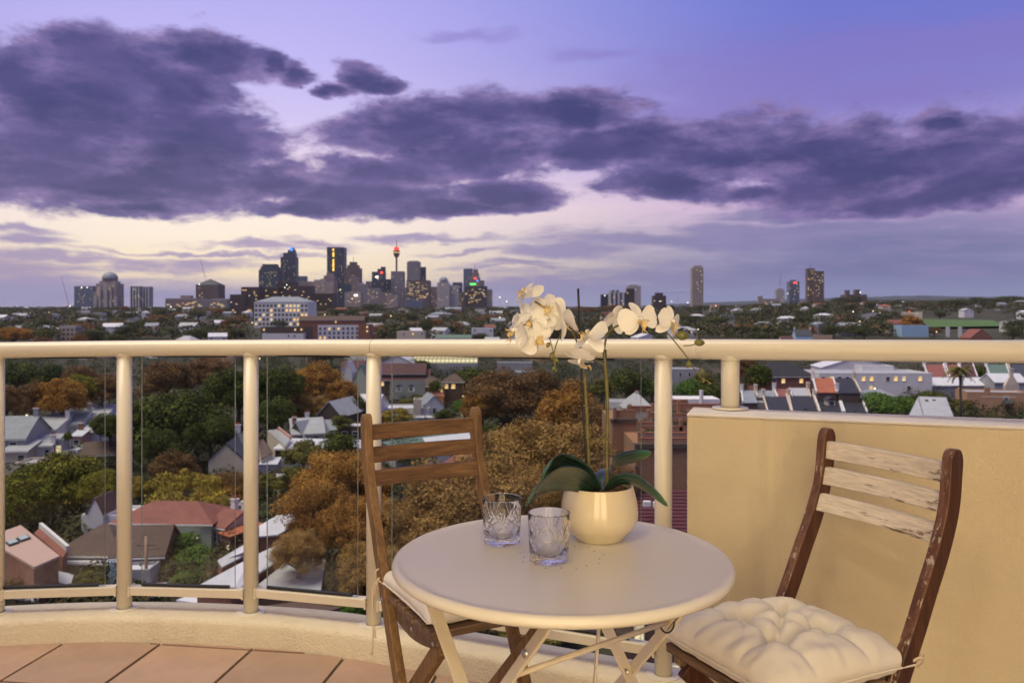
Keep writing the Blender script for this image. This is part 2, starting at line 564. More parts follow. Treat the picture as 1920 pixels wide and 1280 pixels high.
ti = 0
for i in range(-5, 12):
    for j in range(-12, 2):
        c = org + e1 * pitch * (i + 0.5) + e2 * pitch * (j + 0.5)
        if abs(c.x + 0.05) > 2.3 or c.y < -1.2: continue
        hw = pitch / 2 - 0.0055
        poly = [c + e1 * a * hw + e2 * b * hw for a, b in ((-1, -1), (1, -1), (1, 1), (-1, 1))]
        for s in range(len(_kp) - 1):
            if poly: poly = clip(poly, _kp[s], _kp[s + 1])
        if len(poly) < 3: continue
        cc = sum(poly, Vector()) / len(poly)
        mb = MB().prism([q - cc for q in poly], 0, 0, (0, 0, 0.01))
        o = mb.build('tile', M['tile'], slab, bevel=0.002, loc=cc + Vector((0, 0, -0.0085 + random.uniform(-.0006, .0006))))
        ti += 1

kp = catmull([(x, y, 0) for x, y in POSTS], 10)
kerb = kerb_profile(kp, 0.087, KERB_H, 1.2).build('kerb', M['kerb'], smooth=True)
tagp(kerb, 'curved low cream painted kerb under the railing posts at the floor edge', 'kerb')
sealant = kerb_profile(kp, 0.094, 0.006, 0.0).build('joint_line', M['grout'], kerb)

# stucco end wall on the right
A = Vector((0.471, 2.217, 0)); B = Vector((1.95, 1.722, 0))
t = (B - A).normalized(); nrm = Vector((-t.y, t.x, 0))
mb = MB(); Lw = (B - A).length; Wt = 0.155; HT = 0.862
mb.box((Lw / 2, Wt / 2, HT / 2 - 0.2), (Lw, Wt, HT + 0.4))
wall = mb.build('parapet_wall', M['stucco'], bevel=0.006, loc=A, rot=(0, 0, math.atan2(t.y, t.x)), seg=3)
tagp(wall, 'solid ochre yellow stucco parapet wall with sky-lit pale top, behind the right chair', 'wall')
MB().box((Lw / 2, Wt / 2, HT + 0.004), (Lw + 0.002, Wt + 0.002, 0.009)).build('skylit_cap', M['skylit_cap'], wall, bevel=0.004, seg=3)  # thin cap that carries the sky-lit tone of the wall top

# ---- railing
rl = thing('balcony_railing', 'cream metal balcony railing with glass panels around the curved edge', 'railing')
rc = [(657.5, 2.89, -1.95), (653.5, 2.93, -1.37), (652, 2.89, -0.9), (652, 2.784, -0.467), (652.5, 2.6, 0.0), (654, 2.40, 0.441), (655, 2.31, 0.612), (659, 2.05, 1.27), (663, 1.78, 1.95)]
zc = [(x, CZ - (yc - HY) / F * d) for yc, d, x in rc]
zc = [(-2.3, zc[0][1])] + zc
rz = lambda x: float(np.interp(x, [a for a, b in zc], [b for a, b in zc]))
RP = [Vector((q.x, q.y, rz(q.x))) for q in catmull([(x, y, 0) for x, y in POSTS], 14)]


def rail_sweep(pts, a, b, n=20):
    mb = MB(); k = len(pts)
    for i, q in enumerate(pts):
        t = (pts[min(i + 1, k - 1)] - pts[max(i - 1, 0)]); t.z = 0; t.normalize()
        nn = Vector((-t.y, t.x, 0))
        for j in range(n):
            an = 2 * math.pi * j / n
            # flattened top: a slightly squared oval
            cx = math.copysign(abs(math.cos(an)) ** 0.8, math.cos(an)); cz_ = math.copysign(abs(math.sin(an)) ** 0.8, math.sin(an))
            mb.v.append(tuple(q + nn * a * cx + Vector((0, 0, b * cz_))))
    for i in range(k - 1):
        for j in range(n):
            mb.f.append([i * n + j, i * n + (j + 1) % n, (i + 1) * n + (j + 1) % n, (i + 1) * n + j]); mb.mi.append(0)
    return mb


sp_i = min(range(len(RP)), key=lambda i: abs(RP[i].x + 0.455))
rail_sweep(RP[:sp_i + 1], 0.033, 0.0285).build('handrail', M['rail'], rl, smooth=True)
g = (RP[sp_i + 1] - RP[sp_i]).normalized() * 0.0022
rail_sweep([RP[sp_i] + g] + RP[sp_i + 1:], 0.033, 0.0288).build('handrail', M['rail'], rl, smooth=True)
rail_sweep([RP[sp_i] - g, RP[sp_i] + g * 2], 0.0322, 0.0278).build('joint_sleeve', M['rubber'], rl, smooth=True)
PR = 0.0255
for i, (x, y) in enumerate(POSTS):
    base = 0.872 if i in (6, 7) else KERB_H
    if i in (7, 8): continue
    mb = MB().tube([(0, 0, base), (0, 0, rz(x) - 0.012)], PR, 28, True)
    po = mb.build('post', M['rail'], rl, smooth=True, loc=(x, y, 0))
    po.data.polygons.foreach_set('use_smooth', [len(p.vertices) == 4 for p in po.data.polygons])
    MB().lathe([(PR + 0.001, 0.004), (0.049, 0.0035), (0.050, 0.0), ], 36).build('base_flange', M['rail'], po, smooth=False, loc=(0, 0, base + 0.001))
    MB().lathe([(PR + 0.0005, -0.031), (PR + 0.004, -0.027), (PR + 0.0045, -0.018), (PR, -0.012)], 28).build('weld_collar', M['rail'], po, smooth=True, loc=(0, 0, rz(x)))

# glass with edges and dirt
gm = bpy.data.materials.new('dusty_glass'); gm.use_nodes = True
T = NT(gm.node_tree)
out = T.n('ShaderNodeOutputMaterial')
tr = T.n('ShaderNodeBsdfTransparent'); tr.inputs[0].default_value = (0.95, 0.965, 0.95, 1)
gl = T.n('ShaderNodeBsdfGlossy'); gl.inputs['Roughness'].default_value = 0.01
fr = T.n('ShaderNodeFresnel'); fr.inputs[0].default_value = 1.45
m1 = T.n('ShaderNodeMixShader')
T.t.links.new(T.m('MULTIPLY', fr.outputs[0], 0.45), m1.inputs[0]); T.t.links.new(tr.outputs[0], m1.inputs[1]); T.t.links.new(gl.outputs[0], m1.inputs[2])
tc = T.n('ShaderNodeTexCoord').outputs['Object']
spx = T.n('ShaderNodeSeparateXYZ'); T.put(spx.inputs[0], tc)
sp1 = T.rng(T.noise(tc, 420, 2, 0.5), 0.66, 0.74)
sp2 = T.noise(tc, 9, 6, 0.7)
sp3 = T.rng(spx.outputs[2], 0.16, 0.34, 1.0, 0.0)
dirt = T.m('ADD', T.m('MULTIPLY', sp1, 0.05), T.m('MULTIPLY', T.m('MULTIPLY', sp3, T.rng(sp2, 0.35, 0.7)), T.m('ADD', T.m('MULTIPLY', T.rng(T.noise(tc, 260, 3, 0.6), 0.45, 0.6), 0.20), 0.03)))
dirt = T.m('ADD', dirt, T.m('MULTIPLY', T.rng(sp2, 0.5, 0.8), 0.006))
df = T.n('ShaderNodeBsdfDiffuse'); df.inputs[0].default_value = (0.62, 0.58, 0.52, 1)
m2 = T.n('ShaderNodeMixShader')
T.t.links.new(dirt, m2.inputs[0]); T.t.links.new(m1.outputs[0], m2.inputs[1]); T.t.links.new(df.outputs[0], m2.inputs[2])
T.t.links.new(m2.outputs[0], out.inputs[0])
M['glass_edge'] = pmat('green_glass_edge', (0.42, 0.50, 0.42), 0.15, 0, 0.6)


def on_chord(a, b, px):
    """point on the plan line a-b seen in picture column px"""
    k = (px - 960) / F
    # a.x + s dx = k (a.y + s dy)
    dx = b[0] - a[0]; dy = b[1] - a[1]
    s = (k * a[1] - a[0]) / (dx - k * dy)
    return Vector((a[0] + s * dx, a[1] + s * dy, 0))


for (i, x0, x1) in ((0, -250, -60), (1, 5, 197), (2, 266, 441), (3, 501, 671), (4, 735, 1202)):
    a, b = POSTS[i], POSTS[i + 1]
    pa, pb = Vector((*a, 0)), Vector((*b, 0))
    dr = (pb - pa).normalized()
    zt = 0.168 + (0.006 if i == 3 else 0) + (0.004 if i == 4 else 0)
    MB().bar(pa + dr * 0.024 + Vector((0, 0, zt - 0.015)), pb - dr * 0.024 + Vector((0, 0, zt - 0.015)), 0.036, 0.030).build('bottom_rail', M['rail'], rl, bevel=0.003)
    for q, s in ((pa, 1), (pb, -1)):
        MB().bar(q + dr * s * 0.022 + Vector((0, 0, zt - 0.015)), q + dr * s * 0.029 + Vector((0, 0, zt - 0.015)), 0.042, 0.037).build('rail_bracket', M['rail'], rl, bevel=0.002)
    g0 = on_chord(a, b, x0); g1 = on_chord(a, b, x1)
    L = (g1 - g0).length; mid = (g0 + g1) / 2
    zb = zt + 0.003; ztop = rz(mid.x) - 0.026
    mb = MB()
    mb.box((0, 0, (zb + ztop) / 2), (L, 0.007, ztop - zb))
    me = mb.mesh('glass_panel', [gm, M['glass_edge']])
    for p_ in me.polygons:
        if abs(p_.normal.y) < 0.5: p_.material_index = 1
    go = link('glass_panel', me, rl, loc=mid, rot=(0, 0, math.atan2(dr.y, dr.x)))
    MB().box((-0.01, -0.001, zb + 0.003), (L * 0.94, 0.014, 0.008)).build('bottom_gasket', M['rubber'], go, bevel=0.002)
    MB().box((0.004, 0, ztop - 0.002), (L * 0.8, 0.011, 0.007)).build('top_gasket', M['rubber'], go, bevel=0.002)

# ---- the flat behind the viewer: wall, added lit door, unseen slab shaped to block light
bw = MB()
bw.box((-2.0, -1.75, 1.2), (1.7, 0.2, 2.9)); bw.box((2.15, -1.75, 1.2), (1.9, 0.2, 2.9)); bw.box((0, -1.75, 2.42), (2.5, 0.2, 0.46))
o = bw.build('house_wall', M['stucco']); tagp(o, kind='structure')
so = MB().box((-0.1, 0.1, 2.78), (6.0, 3.7, 0.2)).build('light_blocking_ceiling', M['skylit_cap']); tagp(so, kind='structure')  # unseen, added to block overhead light; front edge placed for the sun
dd_ = thing('added_lit_door', 'added wide sliding door with glowing curtains for warm light behind the viewer', 'door', (0, -1.70, 0))
M['added_curtain'] = emat('added_glow_curtain', (1.0, 0.76, 0.44), 5.4)  # unseen glowing panels added for the warm light from behind
M['added_curtain_cloth'] = M['added_curtain']
for s in (-1, 1):
    MB().box((s * 0.61, -0.03, 1.1), (0.98, 0.02, 2.05)).build('added_glow_curtain', M['added_curtain'], dd_)
    fr_ = MB()
    for xx in (0.02, 1.2): fr_.box((s * xx, 0, 1.1), (0.05, 0.06, 2.2))
    fr_.box((s * 0.61, 0, 2.17), (1.2, 0.06, 0.06)); fr_.box((s * 0.61, 0, 0.04), (1.2, 0.06, 0.06))
    fr_.build('added_door_frame', M['rail'], dd_)

M['fill_glass'] = emat('warm_fill_glass', (1.0, 0.84, 0.58), 9.0)  # unseen lamps added overhead to brighten table, kerb and cushion tops
for k, xx in enumerate((-0.75, 0.35)):
    cl_ = thing('added_fill_light', 'added round warm fill light behind the viewer, ' + ('over the open side' if k == 0 else 'nearer the yellow wall'), 'ceiling light', (xx, -0.55, 2.66))
    MB().lathe([(0.0, 0.02), (0.16, 0.02), (0.17, 0.0), (0.16, -0.02), (0.145, -0.02)], 32).build('rim', M['steel'], cl_, smooth=True)
    MB().lathe([(0.0, -0.012), (0.145, -0.012)], 32).build('diffuser', M['fill_glass'], cl_)
    ld = bpy.data.lights.new('added_fill_lamp', 'AREA'); ld.shape = 'DISK'; ld.size = 0.34; ld.energy = 17 if k == 0 else 9; ld.color = (1.0, 0.84, 0.60)
    lo = bpy.data.objects.new('added_fill_lamp', ld); COL.objects.link(lo); lo.parent = cl_; lo.location = (0, 0, -0.03); lo.rotation_euler = (math.radians(22), 0, 0)


# ================================================================ chairs
PROF = [(-0.004, 0.872), (0.001, 0.82), (0.0106, 0.75), (0.040, 0.67), (0.0745, 0.60), (0.108, 0.53), (0.1446, 0.46), (0.235, 0.29), (0.33, 0.13), (0.40, 0.0)]
HWC = 0.1608


def prof_at(z):
    q = sorted(PROF, key=lambda t: t[1])
    return float(np.interp(z, [t[1] for t in q], [t[0] for t in q]))


def stile_mesh(s, mats, front_mat):
    """curved upright with rounded top; x = s*HWC"""
    pts = catmull([(0, a, z) for a, z in PROF], 5)
    mb = MB(); w = 0.0120; d = 0.0195; k = len(pts)
    ring = []
    for i, q in enumerate(pts):
        t = (pts[min(i + 1, k - 1)] - pts[max(i - 1, 0)]).normalized()
        nn = Vector((0, -t.z, t.y))
        if nn.y < 0: nn = -nn
        dd = d
        if i == 0: dd = d * 0.45
        elif i == 1: dd = d * 0.80
        elif i == 2: dd = d * 0.96
        for (a, b) in ((-w, -dd), (w, -dd), (w, dd), (-w, dd)):
            mb.v.append(tuple(q + Vector((s * HWC + a, 0, 0)) + nn * b))
    for i in range(k - 1):
        for j in range(4):
            mb.cur = 1 if j == 2 else 0
            mb.f.append([i * 4 + j, i * 4 + (j + 1) % 4, (i + 1) * 4 + (j + 1) % 4, (i + 1) * 4 + j]); mb.mi.append(mb.cur)
    mb.f.append([0, 1, 2, 3]); mb.mi.append(1)
    mb.f.append([(k - 1) * 4 + j for j in range(4)]); mb.mi.append(0)
    return mb


def make_chair(loc, yaw, label, mats, name='folding_chair'):
    ch = thing(name, label, 'chair', loc, yaw - math.pi / 2)
    up, upf, slat, seat = mats
    for s in (-1, 1):
        stile_mesh(s, None, None).build('upright', [up, upf], ch, bevel=0.0045)
    for z in (0.823, 0.764, 0.705):
        y = prof_at(z) + 0.006
        mb = MB(); n = 14; hh = 0.0205; t_ = 0.007
        tl = Vector((0, (prof_at(z - .03) - prof_at(z + .03)) / -0.06, 1)).normalized()
        for i in range(n + 1):
            x = -HWC + 0.009 + (2 * HWC - 0.018) * i / n
            bow = -0.013 * (1 - (x / HWC) ** 2)
            for (a, b) in ((-t_, -hh), (t_, -hh), (t_, hh), (-t_, hh)):
                v_ = Vector((x, bow + a, 0)) + tl * b
                mb.v.append(tuple(v_))
        for i in range(n):
            for j in range(4):
                mb.f.append([i * 4 + j, i * 4 + (j + 1) % 4, i * 4 + 4 + (j + 1) % 4, i * 4 + 4 + j]); mb.mi.append(0)
        mb.f.append([0, 1, 2, 3]); mb.mi.append(0); mb.f.append([n * 4 + j for j in range(4)]); mb.mi.append(0)
        mb.build('back_slat', slat, ch, bevel=0.003, loc=(0, y, z))
    # seat rails with an arched underside
    for s in (-1, 1):
        mb = MB(); pts = []
        n = 10
        top = [(0.125 + 0.325 * i / n, 0.4330) for i in range(n + 1)]
        bot = [(0.125 + 0.325 * i / n, 0.4330 - 0.022 - 0.026 * math.sin(math.pi * min(1, (i / n) * 1.02)) - (0.008 if 0 < i < n else 0)) for i in range(n + 1)][::-1]
        poly = [(s * (HWC - 0.020) - 0.009, a, b) for a, b in top + bot]
        mb.prism(poly, 0, 0, (0.018, 0, 0))
        mb.build('seat_rail', seat, ch, bevel=0.003)
    for k in range(6):
        y = 0.158 + k * 0.0555
        z = 0.443 - (0.004 if k == 5 else 0.0015 * k)
        o = MB().box((0, 0, 0), (2 * HWC + 0.012 if k > 0 else 2 * HWC - 0.03, 0.043, 0.019)).build('seat_slat', seat, ch, bevel=0.003, loc=(0, y, z))
        for s in (-1, 1):
            MB().lathe([(0.0, 0.0006), (0.0032, 0.0004), (0.0034, 0)], 10).build('screw', M['rubber'], o, loc=(s * (HWC - 0.02), 0, 0.0096))
    # crossing legs
    for s in (-1, 1):
        x = s * (HWC - 0.030)
        MB().bar((x, 0.435, 0.405), (x, 0.02, 0.0), 0.019, 0.040, (0, 1, 0)).build('cross_leg', up, ch, bevel=0.004)
        sx = s * (HWC + 0.0128)
        for (y, z) in ((prof_at(0.435) , 0.43), (prof_at(0.205) - 0.0, 0.205)):
            MB().lathe([(0.0, 0.0025), (0.004, 0.002), (0.006, 0)], 14).build('bolt', M['steel'], ch, loc=(sx, y, z), rot=(0, s * math.pi / 2, 0))
        for (y, z) in ((0.43, 0.412), (0.30, 0.40)):
            MB().lathe([(0.0, 0.0025), (0.004, 0.002), (0.006, 0)], 14).build('bolt', M['steel'], ch, loc=(s * (HWC - 0.0108), y, z), rot=(0, s * math.pi / 2, 0))
    MB().bar((-HWC + 0.01, prof_at(0.13), 0.13), (HWC - 0.01, prof_at(0.13), 0.13), 0.018, 0.034).build('stretcher', up, ch, bevel=0.003)
    MB().bar((-HWC + 0.03, 0.12, 0.10), (HWC - 0.03, 0.12, 0.10), 0.018, 0.034).build('stretcher', up, ch, bevel=0.003)
    return ch


YL = math.radians(-61.9); YR = math.radians(-153.9)
chL = make_chair((-0.245, 2.269, 0), YL, 'brown slatted folding wooden chair behind the table, in front of the glass', (M['wood_lz'], M['wood_lz'], M['wood_l'], M['wood_seat']))
chR = make_chair((0.808, 1.789, 0), YR, 'dark folding wooden chair with flaking pale paint slats beside the yellow wall', (M['wood_rz'], M['wood_wornz'], M['wood_worn'], M['wood_seat']))


def cushion(name, label, ch_loc, yaw, w, d, hgt, seed, tufts, cy):
    R = random.Random(seed)
    n = 104
    rays = [[(R.uniform(0, 6.28), R.uniform(.5, 1)) for _ in range(5)] for _ in tufts]
    vs = []; fs = []
    def shape(u, v):
        x = u * w / 2; y = v * d / 2
        # slightly pulled-in sides with pointed corners
        pin = 1 - 0.035 * (1 - v * v) - 0.0
        piny = 1 - 0.035 * (1 - u * u)
        x *= pin; y *= piny
        e = (max(0, 1 - abs(u) ** 3.2) * max(0, 1 - abs(v) ** 3.2)) ** 0.42
        h = hgt * e
        dip = 0
        for ti_, (tx, ty) in enumerate(tufts):
            r = math.hypot(x - tx, y - ty)
            if r < 0.14:
                for (an_, am_) in rays[ti_]:
                    al = (x - tx) * math.cos(an_) + (y - ty) * math.sin(an_); pe = -(x - tx) * math.sin(an_) + (y - ty) * math.cos(an_) + 0.05 * al * math.sin(al * 40 + an_)
                    if al > 0: dip += 0.26 * am_ * math.exp(-(pe / (0.003 + al * 0.022)) ** 2) * math.exp(-al / 0.045) * min(1, al / 0.006)
            dip += 0.80 * math.exp(-(r / 0.021) ** 1.15)
            # radial creases from each tuft
            an = math.atan2(y - ty, x - tx)
            dip += 0.07 * math.exp(-(r / 0.05) ** 2) * (0.5 + 0.5 * math.cos(7 * an + tx * 50 + ty * 31)) * min(1, r / 0.012)
        # valleys between neighbouring tufts and out to the sides
        for i, (ax, ay) in enumerate(tufts):
            for (bx, by) in tufts[i + 1:]:
                if math.hypot(ax - bx, ay - by) < 0.19:
                    L = Vector((bx - ax, by - ay)); q = Vector((x - ax, y - ay)); s = max(0, min(1, q.dot(L) / L.dot(L)))
                    rr = (q - L * s).length
                    dip += 0.42 * math.exp(-(rr / 0.010) ** 1.3)
            for ex in ((math.copysign(w / 2, ax), ay * 1.15), (ax * 1.15, math.copysign(d / 2, ay))):
                L = Vector((ex[0] - ax, ex[1] - ay)); q = Vector((x - ax, y - ay)); s = max(0, min(1, q.dot(L) / L.dot(L)))
                rr = (q - L * s).length
                dip += 0.34 * math.exp(-(rr / 0.011) ** 1.3) * (1 - 0.3 * s)
        wr = noise.noise(Vector((x * 30 + seed, y * 14, 0))) * 0.13 + noise.noise(Vector((x * 60 + seed, y * 50, 3))) * 0.02
        # puckers along the seam
        edge = max(abs(u), abs(v))
        wr += 0.05 * math.sin((x if abs(v) > abs(u) else y) * 120 + 3 * noise.noise(Vector((x * 20, y * 20, 1)))) * max(0, edge - 0.72) / 0.28
        h = h * (1 + wr) * (1 - min(0.82, dip * 0.72))
        return x, y, h
    for i in range(n + 1):
        for j in range(n + 1):
            u = -1 + 2 * i / n; v = -1 + 2 * j / n
            u = math.sin(u * math.pi / 2) * 0.35 + u * 0.65; v = math.sin(v * math.pi / 2) * 0.35 + v * 0.65
            x, y, h = shape(u, v)
            vs.append((x, y, h * 0.76 + 0.016))
    for i in range(n):
        for j in range(n):
            a = i * (n + 1) + j
            fs.append((a, a + n + 1, a + n + 2, a + 1))
    b = len(vs)
    for k_ in range(b):
        x, y, z = vs[k_]
        vs.append((x * 0.985, y * 0.985, 0.016 - min(0.016, (z - 0.016) * 0.6)))
    for i in range(n):
        for j in range(n):
            a = b + i * (n + 1) + j
            fs.append((a, a + 1, a + n + 2, a + n + 1))
    rim = [i * (n + 1) for i in range(n + 1)] + [n * (n + 1) + j for j in range(1, n + 1)] + [i * (n + 1) + n for i in range(n - 1, -1, -1)] + [j for j in range(n - 1, 0, -1)]
    for i in range(len(rim)):
        a, c_ = rim[i], rim[(i + 1) % len(rim)]
        fs.append((a, c_, b + c_, b + a))
    mb = MB(); mb.add(vs, fs)
    me = mb.mesh(name, M['cushion'], True)
    o = link(name, me)
    fx, fy = math.cos(yaw), math.sin(yaw)
    o.location = (ch_loc[0] + fx * cy, ch_loc[1] + fy * cy, 0.4535)
    o.rotation_euler = (0, 0, yaw - math.pi / 2)
    tagp(o, label, 'cushion')
    # seam piping, tuft buttons
    sm = MB()
    loop = []
    for k_ in range(0, len(rim), 3):
        x, y, z = vs[rim[k_]]
        loop.append((x * 1.004, y * 1.004, 0.016))
    loop.append(loop[0])
    sm.tube(loop, 0.0022, 6, False)
    sm.build('piping', M['cushion'], o, smooth=True)
    for (tx, ty) in tufts:
        z = shape(tx / (w / 2), ty / (d / 2))[2] * 0.76 + 0.016
        MB().lathe([(0.0, 0.003), (0.004, 0.0022), (0.0055, -0.001)], 12).build('tuft_button', M['cushion'], o, smooth=True, loc=(tx, ty, z))
    return o


tf = [(-0.060, -0.058), (0.055, -0.064), (-0.052, 0.062), (0.064, 0.055)]
cuR = cushion('seat_cushion', 'cream tufted seat cushion on the chair by the yellow wall', (0.808, 1.789), YR, 0.345, 0.345, 0.090, 3, tf, 0.297)
cuL = cushion('seat_cushion', 'cream seat cushion mostly hidden under the table edge on the brown chair', (-0.245, 2.269), YL, 0.345, 0.33, 0.075, 8, tf, 0.290)
# ties of the cushions
for (cu, pts) in ((cuR, [[(-0.17, -0.17, 0.02), (-0.178, -0.186, 0.034), (-0.170, -0.20, 0.028), (-0.160, -0.20, 0.016), (-0.166, -0.178, 0.018)],
                         [(-0.168, -0.166, 0.02), (-0.180, -0.178, 0.032), (-0.178, -0.190, 0.020), (-0.168, -0.188, 0.006)],
                         [(0.165, -0.165, 0.02), (0.168, -0.178, 0.03), (0.160, -0.186, 0.016)]]),
                  (cuL, [[(0.14, -0.13, 0.02), (0.165, -0.15, 0.028), (0.188, -0.155, 0.00), (0.190, -0.150, -0.06), (0.187, -0.14, -0.12)],
                         [(0.14, -0.135, 0.02), (0.170, -0.16, 0.015), (0.186, -0.16, -0.03), (0.186, -0.16, -0.10), (0.192, -0.155, -0.165)],
                         [(0.14, -0.14, 0.02), (0.160, -0.15, 0.045), (0.178, -0.165, 0.038), (0.172, -0.17, 0.01), (0.15, -0.15, 0.01)]])):
    for q in pts:
        MB().tube(catmull(q, 6), 0.0024, 6).build('tie_cord', M['cord'], cu, smooth=True)

# ================================================================ table
TX, TY, TZ = 0.0885, 1.470, 0.71
tb = thing('bistro_table', 'round cream metal bistro table with rolled rim and crossed folding legs', 'table', (TX, TY, 0))
R0 = 0.3005
prof = [(0.0, 0), (0.15, 0), (0.27, 0), (0.2835, -0.0003), (0.2865, 0.0008), (0.2905, 0.0022), (0.2945, 0.0014), (0.2985, -0.0018), (R0, -0.007), (R0 - 0.001, -0.0125), (R0 - 0.005, -0.0165), (R0 - 0.011, -0.0175), (R0 - 0.013, -0.012), (R0 - 0.015, -0.0045), (0.0, -0.004)]
MB().lathe(prof, 160, (0, 0, TZ)).build('tabletop', M['table_top'], tb, smooth=True)
hole = MB()
for k in range(18):
    a = 2 * math.pi * k / 18 + 0.1
    r = 0.068 if k % 2 else 0.076
    hole.lathe([(0, 0), (0.0017, 0)], 10, (r * math.cos(a), r * math.sin(a), TZ + 0.0004))
hole.build('drain_holes', pmat('rusty_hole', (0.12, 0.05, 0.025), 0.8), tb)
loc = lambda v: (v[0] - TX, v[1] - TY, v[2])
cp = {'l': Vector((-0.062, 1.39, 0)), 'r': Vector((0.231, 1.62, 0))}
wd = Vector((0.617, -0.787, 0)); px_ = Vector((0.787, 0.617, 0))


def lp(side, w, z, off=0.0):
    return cp[side] + wd * w + px_ * off + Vector((0, 0, z))


for side, o_ in (('l', 0.006), ('r', -0.006)):
    MB().bar(loc(lp(side, -0.205, 0.69, o_)), loc(lp(side, 0.36, 0.0, o_)), 0.006, 0.025, (0, 1, 1)).build('leg', M['cream_metal'], tb, bevel=0.0015)
    MB().bar(loc(lp(side, 0.205, 0.69, -o_)), loc(lp(side, -0.36, 0.0, -o_)), 0.006, 0.025, (0, 1, 1)).build('leg', M['cream_metal'], tb, bevel=0.0015)
    MB().bar(loc(lp(side, -0.215, 0.694)), loc(lp(side, 0.215, 0.694)), 0.025, 0.006).build('apron_bar', M['cream_metal'], tb)
    for (w_, z_) in ((0.0, 0.440), (0.145, 0.62)):
        q = lp(side, w_, z_)
        s = -1
        b_ = MB().lathe([(0.0, 0.004), (0.004, 0.0035), (0.007, 0.001), (0.0075, 0)], 16)
        b_.build('rivet', M['steel'], tb, smooth=True, loc=loc(q - px_ * 0.010), rot=(0, -math.pi / 2, math.atan2(px_.y, px_.x)))
        b2 = MB().lathe([(0.0, 0.004), (0.004, 0.0035), (0.007, 0.001), (0.0075, 0)], 16)
        b2.build('rivet', M['steel'], tb, smooth=True, loc=loc(q + wd * 0.0 - px_ * 0.0101 + Vector((0, 0, 0.0))), rot=(0, -math.pi / 2, math.atan2(px_.y, px_.x)))
MB().tube([loc(lp('l', 0.115, 0.575, 0.0)), loc(lp('r', 0.115, 0.575, 0.0))], 0.0048, 12).build('cross_rod', M['cream_metal'], tb, smooth=True)
MB().tube([loc(lp('l', -0.33, 0.03)), loc(lp('r', -0.33, 0.03))], 0.0048, 12).build('cross_rod', M['cream_metal'], tb, smooth=True)
MB().tube([loc(lp('l', 0.33, 0.03)), loc(lp('r', 0.33, 0.03))], 0.0048, 12).build('cross_rod', M['cream_metal'], tb, smooth=True)
MB().bar(loc((0.195, 1.76, 0.60)), loc((0.133, 1.62, 0.02)), 0.005, 0.012, (0, 1, 1)).build('stay', M['cream_metal'], tb, bevel=0.001)
MB().bar(loc(lp('r', 0.10, 0.565, -0.012)), loc(lp('r', 0.155, 0.634, -0.012)), 0.004, 0.030, (0, 1, 1)).build('hinge_plate', M['cream_metal'], tb, bevel=0.003)
q = lp('r', 0.108, 0.575, -0.014)
ring = [tuple(Vector(loc(q)) + Vector((math.cos(a) * 0.013, -0.004, math.sin(a) * 0.018 - 0.004))) for a in [2 * math.pi * k / 20 for k in range(21)]]
MB().tube(ring, 0.0016, 6, False).build('ring', M['rubber'], tb, smooth=True)

# ================================================================ cut glass tumblers
M['crystal'] = bpy.data.materials.new('cut_crystal'); M['crystal'].use_nodes = True
T = NT(M['crystal'].node_tree)
out = T.n('ShaderNodeOutputMaterial'); g_ = T.n('ShaderNodeBsdfPrincipled')
g_.inputs['Base Color'].default_value = (1, 1, 1, 1); g_.inputs['Roughness'].default_value = 0.0
g_.inputs['Transmission Weight'].default_value = 1.0; g_.inputs['IOR'].default_value = 1.40
T.t.links.new(g_.outputs[0], out.inputs[0])


